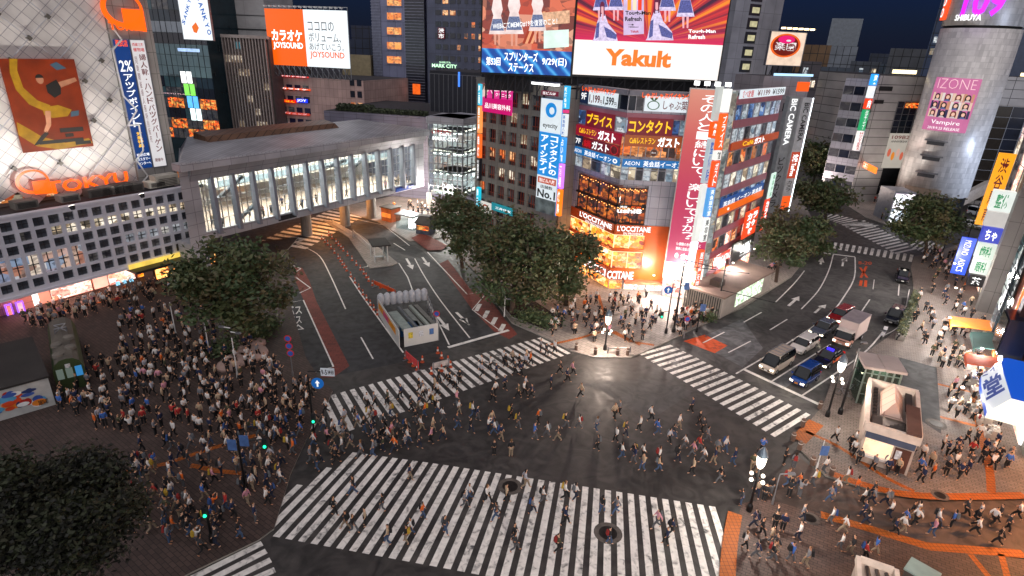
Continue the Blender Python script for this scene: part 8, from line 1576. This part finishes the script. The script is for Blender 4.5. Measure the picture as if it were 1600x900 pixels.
def truck(label, px, ang):
 t = thing('box_truck', label, 'truck', (0, 0, 0)); mb = MB(); pm = M('truck_cab_salmon', '#c89482', .3, 0, .05, 1, 0, .6); w_ = .95
 loft(mb, [ring(1.1, w_, .45, 1.15), ring(1.3, w_, .45, 1.2), ring(2.35, w_, .45, 1.15), ring(2.5, w_ * .96, .5, 1.05)]); mb.build('cab', pm, t); mb = MB(); loft(mb, [ring(1.1, w_ * .98, 1.12, 1.95, .9), ring(1.9, w_ * .98, 1.12, 2.0, .9), ring(2.35, w_ * .95, 1.1, 1.2, .95)]); mb.build('cab_glass', m_cglass, t)
 mb = MB(); mb.box(-.85, .85, 1.1, 2.0, 1.95, 2.05); mb.build('cab_roof', M('truck_roof_white', '#dcd2ca', .4), t)
 mb = MB(); mb.box(-1.0, 1.0, -3.2, 1.0, .95, 3.0); mb.build('box', M('truck_box', '#c8b4ae', .45, 0, .06, .6), t); mb = MB(); mb.box(-1.03, 1.03, -3.23, 1.03, 3.0, 3.06); mb.box(-1.03, 1.03, -3.23, 1.03, .9, .97); mb.build('box_edge', M('truck_edge', '#a8a0a0', .4, .4), t); mb = MB(); mb.box(-.5, .5, -3.1, 1.1, .5, .9); mb.build('chassis', m_black, t)
 for y in (-2.0, 1.75):
  for s_ in (-1, 1): mb = MB(); mb.tube((s_ * .72, y, .38), (s_ * .97, y, .38), .38, .38, 18); wh = mb.build('wheel', m_tyre, t); mb = MB(); mb.tube((s_ * .97, y, .38), (s_ * .99, y, .38), .22, .2, 12); mb.build('rim', m_rim, wh)
 for s_ in (-1, 1):
  mb = MB(); mb.box(s_ * .72 - .15, s_ * .72 + .15, 2.46, 2.54, .68, .86); mb.build('headlight', m_head, t); mb = MB(); mb.box(s_ * 1.1 - .1, s_ * 1.1 + .1, 2.1, 2.2, 1.3, 1.7); mb.build('mirror', m_black, t); mb = MB(); mb.box(s_ * .8 - .15, s_ * .8 + .15, -3.24, -3.18, .7, .88); mb.build('taillight', m_tail, t)
  lamp('SPOT', 'beam', t, Vector((s_ * .72, 2.6, .75)), 60, (1, .85, .65), .08, Vector((s_ * .72, 8, 0)), 80)
 mb = MB(); mb.box(-.6, .6, 2.47, 2.53, .95, 1.03); mb.build('trim', m_black, t); mb = MB(); mb.box(-.2, .2, 2.5, 2.54, .5, .64); mb.build('number_plate', m_plate, t)
 p = gp(*px); t.location = (p.x, p.y, 0); t.rotation_euler = (0, 0, ang - math.pi / 2)
truck('box truck with a salmon cab and tall pale box in the waiting queue', (1323, 534), aM + RAD(4))
TX = ([(0, .85, .92), (.04, 1.0, .98), (.3, 1.02, 1), (.65, 1.0, 1), (.8, .95, 1), (.95, .8, .96), (1, .66, .88)], [(.02, .98, 1.5, .93), (.08, 1.0, 1.7, .95), (.5, 1.0, 1.75, .95), (.58, 1.0, 1.7, .95), (.78, .95, .98, .92)])
def tx2(t, L_, w_, H_): mb = MB(); mb.lathe((0, .1, H_), [(.2, 0), (.22, .1), (.1, .2)], 12); mb.build('roof_sign', E('taxi_amber', '#e8e0d0', .8), t)
car('black tall taxi parked at the kerb below the planter', 'taxi', (1396, 501), aF, 4.4, 1.7, 1.75, '#0c0d12', TX[0], TX[1], (.18, .8), False, extra=tx2)
car('black taxi with shining windows parked further up the kerb', 'taxi', (1409, 437), head((1424, 420), (1424, 452)), 4.6, 1.75, 1.55, '#0e0f16', SEDAN[0], [(a, b, c + .1 if c > 1.3 else c, d) for a, b, c, d in SEDAN[1]], (.19, .8), False, extra=tx2)
car('white taxi stopped beyond the far tree', 'taxi', (1520, 356), head((1500, 352), (1545, 362)), 4.6, 1.72, 1.5, '#c8c8c8', SEDAN[0], [(a, b, c + .05 if c > 1.3 else c, d) for a, b, c, d in SEDAN[1]], (.19, .8), False, extra=tx2)
car('white van parked behind the white taxi beyond the far tree', 'van', (1530, 338), head((1500, 338), (1545, 348)), 4.7, 1.7, 1.98, '#d0d4d8', [(0, 1.1, .92), (.02, 1.15, .98), (.3, 1.15, 1), (.8, 1.1, 1), (.96, .95, .97), (1, .8, .9)], [(.01, 1.12, 1.9, .97), (.03, 1.12, 1.98, .98), (.5, 1.12, 1.98, .98), (.76, 1.1, 1.96, .97), (.95, .95, 1.1, .93)], (.18, .82), False)
def two_wheeler(label, px, ang, col, cat='scooter'):
 t = thing(cat, label, cat, (0, 0, 0)); pm = M('paint_' + col, col, .3, 0, .05, 1, 0, .5)
 for y in (-.62, .62): mb = MB(); mb.tube((-.06, y, .28), (.06, y, .28), .28, .28, 16); wh = mb.build('wheel', m_tyre, t); mb = MB(); mb.tube((-.07, y, .28), (.07, y, .28), .13, .13, 12); mb.build('rim', m_rim, wh)
 mb = MB(); loft(mb, [ring(-.75, .12, .5, .75), ring(-.3, .18, .35, .78), ring(.0, .17, .25, .4), ring(.35, .2, .28, .5), ring(.6, .16, .5, .95)]); mb.build('body', pm, t); mb = MB(); mb.box(-.15, .15, -.75, -.05, .76, .86); mb.build('seat', m_black, t); mb = MB(); mb.tube((0, .62, .3), (0, .42, 1.05), .05); mb.tube((-.34, .38, 1.05), (.34, .38, 1.05), .03); mb.build('handlebar', m_steel, t); mb = MB(); mb.ball(Vector((0, .62, .92)), .1, 10); mb.build('headlight', m_whitemetal, t); mb = MB(); mb.box(-.2, .2, -1.05, -.7, .86, 1.2); mb.build('top_box', pm, t)
 p = gp(*px); t.location = (p.x, p.y, .13 if cat == 'bicycle' else 0); t.rotation_euler = (0, 0, ang - math.pi / 2)
two_wheeler('white delivery scooter standing between the lane line and the lift box', (1378, 528), head((1380, 515), (1360, 545)), '#d8d8dc')
two_wheeler('dark motor scooter parked beside the kerb planter', (1404, 530), head((1400, 530), (1380, 545)), '#2a2c34')
def bicycle(label, px, ang):
 t = thing('bicycle', label, 'bicycle', (0, 0, 0), 'bicycles at the kerb by the lift box')
 for y in (-.52, .52):
  mb = MB()
  for k in range(18):
   a, b = 6.2832 * k / 18, 6.2832 * (k + 1) / 18; mb.tube((0, y + .33 * math.cos(a), .33 + .33 * math.sin(a)), (0, y + .33 * math.cos(b), .33 + .33 * math.sin(b)), .02, .02, 5)
  mb.build('wheel', m_tyre, t)
 mb = MB()
 for a, b in (((0, -.52, .33), (0, -.1, .3)), ((0, -.1, .3), (0, -.22, .85)), ((0, -.22, .8), (0, .4, .82)), ((0, -.1, .3), (0, .4, .78)), ((0, .52, .33), (0, .38, .95)), ((0, -.52, .33), (0, -.22, .8))): mb.tube(a, b, .025)
 mb.build('frame', m_steel, t); mb = MB(); mb.box(-.07, .07, -.36, -.1, .86, .92); mb.build('saddle', m_black, t); mb = MB(); mb.tube((-.28, .34, .98), (.28, .34, .98), .02); mb.build('handlebar', m_steel, t)
 p = gp(*px); t.location = (p.x, p.y, .13); t.rotation_euler = (RAD(6), 0, ang)
for k, (x, y, l) in enumerate(((1316, 622, 'bicycle leaning at the kerb, closest to the dark leaning lamp pole'), (1325, 612, 'bicycle parked second from the dark leaning lamp pole'), (1333, 602, 'bicycle in the middle of the row beside the glass lift box'), (1340, 592, 'bicycle parked next to the corner of the glass lift box'), (1346, 580, 'bicycle at the far end of the row behind the glass lift box'))): bicycle(l, (x, y), RAD(50 + k * 7))
# ================================================================== PEOPLE
def skin(verts, edges, radii, sub=1, root=0):
 me = bpy.data.meshes.new('person'); me.from_pydata(verts, edges, []); o = bpy.data.objects.new('person', me); COL.objects.link(o)
 o.modifiers.new('s', 'SKIN'); me.skin_vertices if hasattr(me, 'skin_vertices') else None
 for v, r_ in zip(me.skin_vertices[0].data, radii): v.radius = r_ if isinstance(r_, tuple) else (r_, r_)
 me.skin_vertices[0].data[root].use_root = True
 if sub: s_ = o.modifiers.new('d', 'SUBSURF'); s_.levels = s_.render_levels = sub
 dg = bpy.context.evaluated_depsgraph_get(); dg.update(); m = bpy.data.meshes.new_from_object(o.evaluated_get(dg)); bpy.data.objects.remove(o); bpy.data.meshes.remove(me)
 for p in m.polygons: p.use_smooth = True
 m.materials.clear(); return m
def pose(kind):
 """joints of a 1.7 m figure facing +Y: hips, knees, ankles, toes, shoulders, elbows, wrists, hands"""
 J = dict(pel=(0, 0, .93), sp=(0, 0, 1.12), ch=(0, .0, 1.33), nk=(0, .01, 1.47), h1=(0, .02, 1.54), h2=(0, .03, 1.61), h3=(0, .01, 1.69))
 L = {}
 for s_, n in ((-1, 'l'), (1, 'r')):
  L[n] = dict(hip=(s_ * .09, 0, .86), kn=(s_ * .10, .03, .47), an=(s_ * .10, -.01, .09), toe=(s_ * .12, .15, .04), sh=(s_ * .17, 0, 1.40), el=(s_ * .23, -.03, 1.13), wr=(s_ * .22, .06, .90), ha=(s_ * .21, .09, .80))
 if kind == 'walk':
  L['l'].update(kn=(-.10, .24, .50), an=(-.10, .34, .12), toe=(-.11, .49, .10), el=(-.24, -.16, 1.15), wr=(-.22, -.22, .92), ha=(-.21, -.22, .83))
  L['r'].update(kn=(.10, .0, .46), an=(.10, -.30, .18), toe=(.11, -.20, .05), el=(.24, .08, 1.14), wr=(.2, .26, .98), ha=(.18, .32, .91))
 if kind == 'stride':
  L['r'].update(kn=(.10, .18, .5), an=(.10, .22, .12), toe=(.11, .37, .08), el=(.25, -.10, 1.14), wr=(.24, -.1, .9), ha=(.23, -.08, .8))
  L['l'].update(kn=(-.10, .04, .46), an=(-.10, -.2, .12), toe=(-.11, -.07, .04), el=(-.24, .05, 1.13), wr=(-.2, .2, .93), ha=(-.18, .25, .85))
 if kind == 'phone': L['r'].update(el=(.22, .05, 1.14), wr=(.13, .28, 1.25), ha=(.08, .33, 1.32))
 if kind == 'photo':
  for s_, n in ((-1, 'l'), (1, 'r')): L[n].update(el=(s_ * .24, .18, 1.32), wr=(s_ * .12, .34, 1.52), ha=(s_ * .06, .37, 1.60))
 if kind == 'sit':
  for k in J: J[k] = (J[k][0], J[k][1] + .02, J[k][2] - .45)
  for s_, n in ((-1, 'l'), (1, 'r')):
   for k in ('sh', 'el', 'wr', 'ha'): p = L[n][k]; L[n][k] = (p[0], p[1], p[2] - .45)
   L[n].update(hip=(s_ * .1, .02, .45), kn=(s_ * .13, .44, .48), an=(s_ * .12, .46, .10), toe=(s_ * .13, .60, .05), wr=(s_ * .16, .22, .58), ha=(s_ * .13, .32, .54))
 return J, L
def figure(kind):
 J, L = pose(kind); V, Ed, Rr = [], [], []
 def add(p, r_, par=None):
  V.append(p); Rr.append(r_)
  if par is not None: Ed.append((par, len(V) - 1))
  return len(V) - 1
 pel = add(J['pel'], (.13, .10)); sp = add(J['sp'], (.12, .09), pel); ch = add(J['ch'], (.15, .10), sp); nk = add(J['nk'], .052, ch); h1 = add(J['h1'], (.06, .07), nk); h2 = add(J['h2'], (.078, .095), h1); add(J['h3'], (.06, .07), h2)
 for n in 'lr':
  q = L[n]; a = add(q['hip'], .085, pel); b = add(q['kn'], .058, a); c = add(q['an'], .04, b); add(q['toe'], .035, c)
  a = add(q['sh'], .06, ch); b = add(q['el'], .042, a); c = add(q['wr'], .03, b); add(q['ha'], (.035, .022), c)
 body = skin(V, Ed, Rr)
 V, Ed, Rr = [], [], []; pel = add(tuple(Vector(J['pel']) - Vector((0, 0, .06))), (.165, .125)); sp = add(J['sp'], (.15, .115), pel); ch = add(J['ch'], (.175, .125), sp); add(tuple(Vector(J['nk']) - Vector((0, 0, .05))), .075, ch)
 for n in 'lr': q = L[n]; a = add(q['sh'], .08, ch); b = add(q['el'], .062, a); m_ = Vector(q['el']) * .35 + Vector(q['wr']) * .65; add(tuple(m_), .05, b)
 top = skin(V, Ed, Rr)
 V, Ed, Rr = [], [], []; pel = add(J['pel'], (.15, .12))
 for n in 'lr': q = L[n]; a = add(q['hip'], .105, pel); b = add(q['kn'], .08, a); add(tuple(Vector(q['an']) + Vector((0, 0, .03))), .062, b)
 tr = skin(V, Ed, Rr)
 V, Ed, Rr = [], [], []; a = add(tuple(Vector(J['h2']) + Vector((0, -.025, .0))), (.092, .085)); add(tuple(Vector(J['h3']) + Vector((0, -.02, .02))), (.08, .085), a); hs = skin(V, Ed, Rr)
 add(tuple(Vector(J['h1']) + Vector((0, -.075, -.12))), (.075, .04), a); hl = skin(V, Ed, Rr)
 bp = MB(); c = Vector(J['ch']); bp.hexa([tuple(c + Vector(v)) for v in ((-.15, -.14, -.26), (.15, -.14, -.26), (.13, -.30, -.26), (-.13, -.30, -.26), (-.14, -.12, .14), (.14, -.12, .14), (.1, -.24, .14), (-.1, -.24, .14))])
 bag = bp.build('backpack', m_black, None, (0, 0, 0)); bm_ = bag.data; bpy.data.objects.remove(bag)
 return dict(body=body, top=top, trousers=tr, hair=hs, long_hair=hl, bag=bm_)
FIG = {k: figure(k) for k in ('stand', 'walk', 'stride', 'phone', 'photo', 'sit')}
TOPS = dict(white='#d8d4d0', black='#18181c', grey='#77777c', navy='#1c2848', blue='#3a66b0', red='#a82c28', orange='#d8641c', beige='#b09a80', olive='#4a4a34', pink='#c88a98', charcoal='#343438', striped='#a8a8b0')
BOT = dict(black='#141416', navy='#1c2438', denim='#3c506e', beige='#8a7a66', grey='#55565a')
HAIR = dict(black='#0c0a0a', brown='#2e1c12', fair='#6a4a2c'); BAG = dict(black='#18181a', red='#8a2420', yellow='#b0902c', blue='#2a4a80', grey='#606468')
_mc = {}
def tinted(kind, part, pre, name, hx):
 k = (kind, part, pre, name)
 if k not in _mc: m = FIG[kind][part].copy(); m.materials.clear(); m.materials.append(M(f'{pre}_{name}', hx, .8, 0, .1, 6)); _mc[k] = m
 return _mc[k]
def pin(poly, rnd):
 xs = [p[0] for p in poly]; ys = [p[1] for p in poly]
 while True:
  x, y = rnd.uniform(min(xs), max(xs)), rnd.uniform(min(ys), max(ys)); c = False; j = len(poly) - 1
  for i in range(len(poly)):
   if (poly[i][1] > y) != (poly[j][1] > y) and x < (poly[j][0] - poly[i][0]) * (y - poly[i][1]) / (poly[j][1] - poly[i][1]) + poly[i][0]: c = not c
   j = i
  if c: return x, y
Z = [  # polygon in pixels, how many, share walking, where, group, height of the ground, heading (degrees) or None
([(200, 480), (300, 455), (420, 560), (448, 600), (400, 640), (330, 640), (180, 560)], 110, .25, 'near the bare plaza tree', 'people on the station plaza', .13, None),
([(130, 560), (200, 560), (330, 645), (330, 690), (150, 680), (90, 640)], 60, .35, 'beside the green rail car', 'people on the station plaza', .13, None),
([(30, 500), (290, 440), (300, 456), (190, 482), (50, 520)], 48, .4, 'before the lit store front', 'people by the store front', .13, None),
([(330, 600), (440, 610), (492, 600), (470, 690), (330, 690)], 46, .6, 'by the pale rock planter', 'people on the station plaza', .13, 15),
([(210, 700), (470, 690), (425, 830), (300, 880), (205, 840)], 62, .8, 'at the near plaza edge', 'people at the plaza edge', .13, 20),
([(500, 640), (560, 660), (700, 620), (780, 650), (640, 715), (480, 740)], 42, .97, 'between two striped crossings', 'people walking over the crossing', .01, 5),
([(780, 570), (900, 560), (960, 640), (900, 720), (720, 690)], 20, .97, 'in the middle of the crossing', 'people walking over the crossing', .01, -10),
([(950, 640), (1100, 640), (1170, 720), (1130, 760), (900, 730)], 24, .97, 'before the near brick corner', 'people walking over the crossing', .01, 170),
([(560, 720), (700, 735), (1110, 800), (1110, 890), (480, 850)], 22, .97, 'on the widest striped crossing', 'people walking over the crossing', .01, 8),
([(560, 640), (700, 590), (860, 540), (880, 552), (700, 625)], 18, .97, 'crossing beside the white enclosure', 'people walking over the crossing', .01, 30),
([(890, 475), (1010, 462), (1035, 500), (1000, 540), (930, 540), (890, 500)], 42, .6, 'before the orange shop', 'people before the corner building', .13, None),
([(850, 500), (890, 490), (900, 535), (860, 528)], 12, .1, 'by the dense tree planter', 'people waiting at the planter', .13, None),
([(1050, 500), (1100, 480), (1120, 490), (1150, 478), (1140, 486), (1060, 524)], 38, .0, 'along the kerb by the white hut', 'people gathered at the kerb', .13, -60),
([(1090, 450), (1160, 430), (1130, 462), (1092, 478)], 16, .7, 'under the street face canopy', 'people before the corner building', .13, None),
([(1160, 690), (1240, 720), (1260, 790), (1180, 778)], 9, .6, 'by the near corner street lamp', 'people on the near corner', .01, None),
([(1160, 806), (1290, 812), (1390, 850), (1330, 890), (1160, 890)], 13, .8, 'on the near brick corner', 'people on the near corner', .13, 160),
([(1260, 730), (1450, 800), (1590, 800), (1590, 860), (1440, 850), (1280, 800)], 22, .95, 'on the brick red lane', 'people walking into the shopping street', .01, 150),
([(1300, 690), (1340, 700), (1440, 715), (1540, 680), (1590, 740), (1440, 765), (1330, 730)], 30, .7, 'before the station kiosk', 'people by the station kiosk', .13, None),
([(1430, 440), (1490, 420), (1535, 500), (1540, 620), (1470, 580), (1420, 520)], 46, .75, 'along the shopping street', 'people along the shopping street', .13, None),
([(1460, 590), (1530, 610), (1530, 660), (1470, 670)], 10, .8, 'beside the glass lift box', 'people along the shopping street', .13, None),
([(1385, 300), (1420, 320), (1412, 358), (1372, 345), (1360, 322)], 36, .5, '', '', .13, None), ([(1440, 390), (1500, 400), (1480, 430), (1436, 420)], 18, .6, '', '', .13, None),
([(600, 322), (680, 325), (690, 350), (640, 345)], 16, .5, '', '', .13, None), ([(1220, 420), (1262, 380), (1240, 400), (1180, 440)], 12, .6, '', '', .13, None), ([(1300, 290), (1340, 300), (1350, 330), (1320, 315)], 14, .6, '', '', .13, None)]
SPOT = [(772, 712, 'phone', 'black', 'black', 95, 'alone in black, raising a phone on the open asphalt'), (798, 714, 'stand', 'black', 'beige', 100, 'alone in a black top and pale trousers on the open asphalt'), (571, 822, 'stand', 'beige', 'black', 200, 'alone in a beige top and black shorts standing on the stripes'),
(1157, 790, 'phone', 'charcoal', 'denim', 150, 'in charcoal looking at a phone beside the near corner street lamp'), (1192, 786, 'stand', 'black', 'black', 60, 'all in black waiting right behind the near corner street lamp'), (1208, 830, 'stand', 'black', 'black', 240, 'in black standing close beside a companion on the brick corner'), (1221, 832, 'stand', 'navy', 'black', 240, 'shorter, in navy, standing close beside a companion on the brick corner'),
(1000, 497, 'stand', 'black', 'black', -90, 'first of two dark figures standing upright before the orange shop'), (1008, 499, 'stand', 'charcoal', 'black', -90, 'second of two dark figures standing upright before the orange shop'), (1355, 694, 'stand', 'white', 'black', 60, 'in white at the kiosk counter, closest to its corner'), (1370, 700, 'photo', 'white', 'black', 60, 'in white with both arms raised at the kiosk counter'), (1399, 714, 'stand', 'grey', 'black', 30, 'in grey reading before the kiosk door'), (1423, 718, 'phone', 'black', 'black', 100, 'in black with a phone at the kiosk corner'), (1451, 733, 'stand', 'black', 'grey', 200, 'in black standing apart on the orange lit pavement'), (1560, 668, 'stand', 'beige', 'grey', 200, 'in beige standing before the drugstore')]
GRPT = 'people standing alone'
rnd = random.Random(77); allp = []
for k in range(34): allp.append((F3.pt(uW + (uR - uW) * rnd.random(), 0, -1.2 - 4 * rnd.random() ** 2), ZBR + .58, rnd.choice(('stand', 'walk', 'phone')), None, None, rnd.uniform(0, 6), '', None))
for x, y, k, tc_, bc, hd, txt in SPOT: allp.append((gp(x, y), .13 if y > 780 and x > 1190 or x > 1260 or y < 520 else .006, k, tc_, bc, RAD(hd), txt, None))
occ = [(p[0].x, p[0].y) for p in allp]
for poly, n, wk, where, grp, zz_, hd in Z:
 for _ in range(int(n * 1.45)):
  for q in range(40):
   x, y = pin(poly, rnd); p = gp(x, y)
   if all((p.x - a) ** 2 + (p.y - b) ** 2 > .36 for a, b in occ): break
  occ.append((p.x, p.y)); walking = rnd.random() < wk
  k = rnd.choice(('walk', 'stride')) if walking else (rnd.choice(('sit', 'sit', 'stand', 'phone')) if 'kerb' in where or 'planter' in where else rnd.choice(('stand', 'stand', 'phone', 'photo')))
  a = RAD((hd + (180 if rnd.random() < .45 else 0) + rnd.gauss(0, 16)) if hd is not None and walking else (rnd.uniform(0, 360) if hd is None else hd + rnd.gauss(0, 25)))
  allp.append((p, zz_, k, None, None, a, where, grp))
named = [p for p in allp if p[6]]; named.sort(key=lambda p: (p[0] - CAM).length); named, rest = named[:298], named[298:] + [p for p in allp if not p[6]]
used = set(); ACT = dict(stand='standing', walk='walking', stride='strolling', phone='phoning', photo='photographing', sit='sitting')
TW = ['white'] * 9 + ['black'] * 7 + ['grey', 'navy', 'charcoal', 'beige'] * 2 + list(TOPS)
SK = ('#c89878', '#b88464', '#d0a488')
for p, zz_, k, tc_, bc, a, where, grp in named:
 for _ in range(400):
  t_ = tc_ or rnd.choice(TW); b_ = bc or rnd.choice(list(BOT)); hr = rnd.choice(('black', 'black', 'brown', 'fair')); lg = rnd.random() < .4; bg = rnd.choice([None] * 9 + list(BAG) + ['black', 'grey', 'black']) if grp else None
  lab = f'person in {t_} top, {b_} trousers' + (f', {bg} backpack' if bg else (f', long {hr} hair' if lg else f', short {hr} hair')) + f', {ACT[k]} {where}' if grp else 'person ' + where
  if lab not in used: break
 used.add(lab); root = bpy.data.objects.new('person', tinted(k, 'body', 'skin', str(len(used) % 3), SK[len(used) % 3])); COL.objects.link(root); tag(root, lab, 'person', grp or GRPT)
 root.location = (p.x, p.y, zz_); root.rotation_euler = (0, 0, a - math.pi / 2); s_ = rnd.uniform(.88, 1.07); root.scale = (s_,) * 3
 for nm, part, pre, c, D in (('top', 'top', 'top', t_, TOPS), ('trousers', 'trousers', 'trousers', b_, BOT), ('hair', 'long_hair' if lg else 'hair', 'hair', hr, HAIR)) + ((('backpack', 'bag', 'bag', bg, BAG),) if bg else ()):
  o = bpy.data.objects.new(nm, tinted(k, part, pre, c, D[c])); COL.objects.link(o); o.parent = root
mb = MB(); mats = [M('skin_0', None)] + [M('top_' + c, TOPS[c], .8) for c in TOPS] + [M('trousers_black', None), M('hair_black', None)]; tn = list(TOPS)
dat = {k: {pt: ([v.co.copy() for v in FIG[k][pt].vertices], [tuple(f.vertices) for f in FIG[k][pt].polygons]) for pt in ('body', 'top', 'trousers', 'hair')} for k in FIG}
for p, zz_, k, _a, _b, a, w_, g_ in rest:
 R_ = Matrix.Rotation(a - math.pi / 2, 3, 'Z'); o = Vector((p.x, p.y, zz_)); tc_ = rnd.choice(TW)
 for pt, mi in (('body', 0), ('top', 1 + tn.index(tc_)), ('trousers', len(tn) + 1), ('hair', len(tn) + 2)):
  vv, ff = dat[k][pt]; i = len(mb.v); mb.v += [tuple(R_ @ v + o) for v in vv]; mb.f += [tuple(i + q for q in f) for f in ff]; mb.m += [mi] * len(ff)
tag(mb.build('crowd', mats, None, (0, 0, 0), True), 'dense mass of far off people filling the pavements', 'crowd', None, 'stuff')
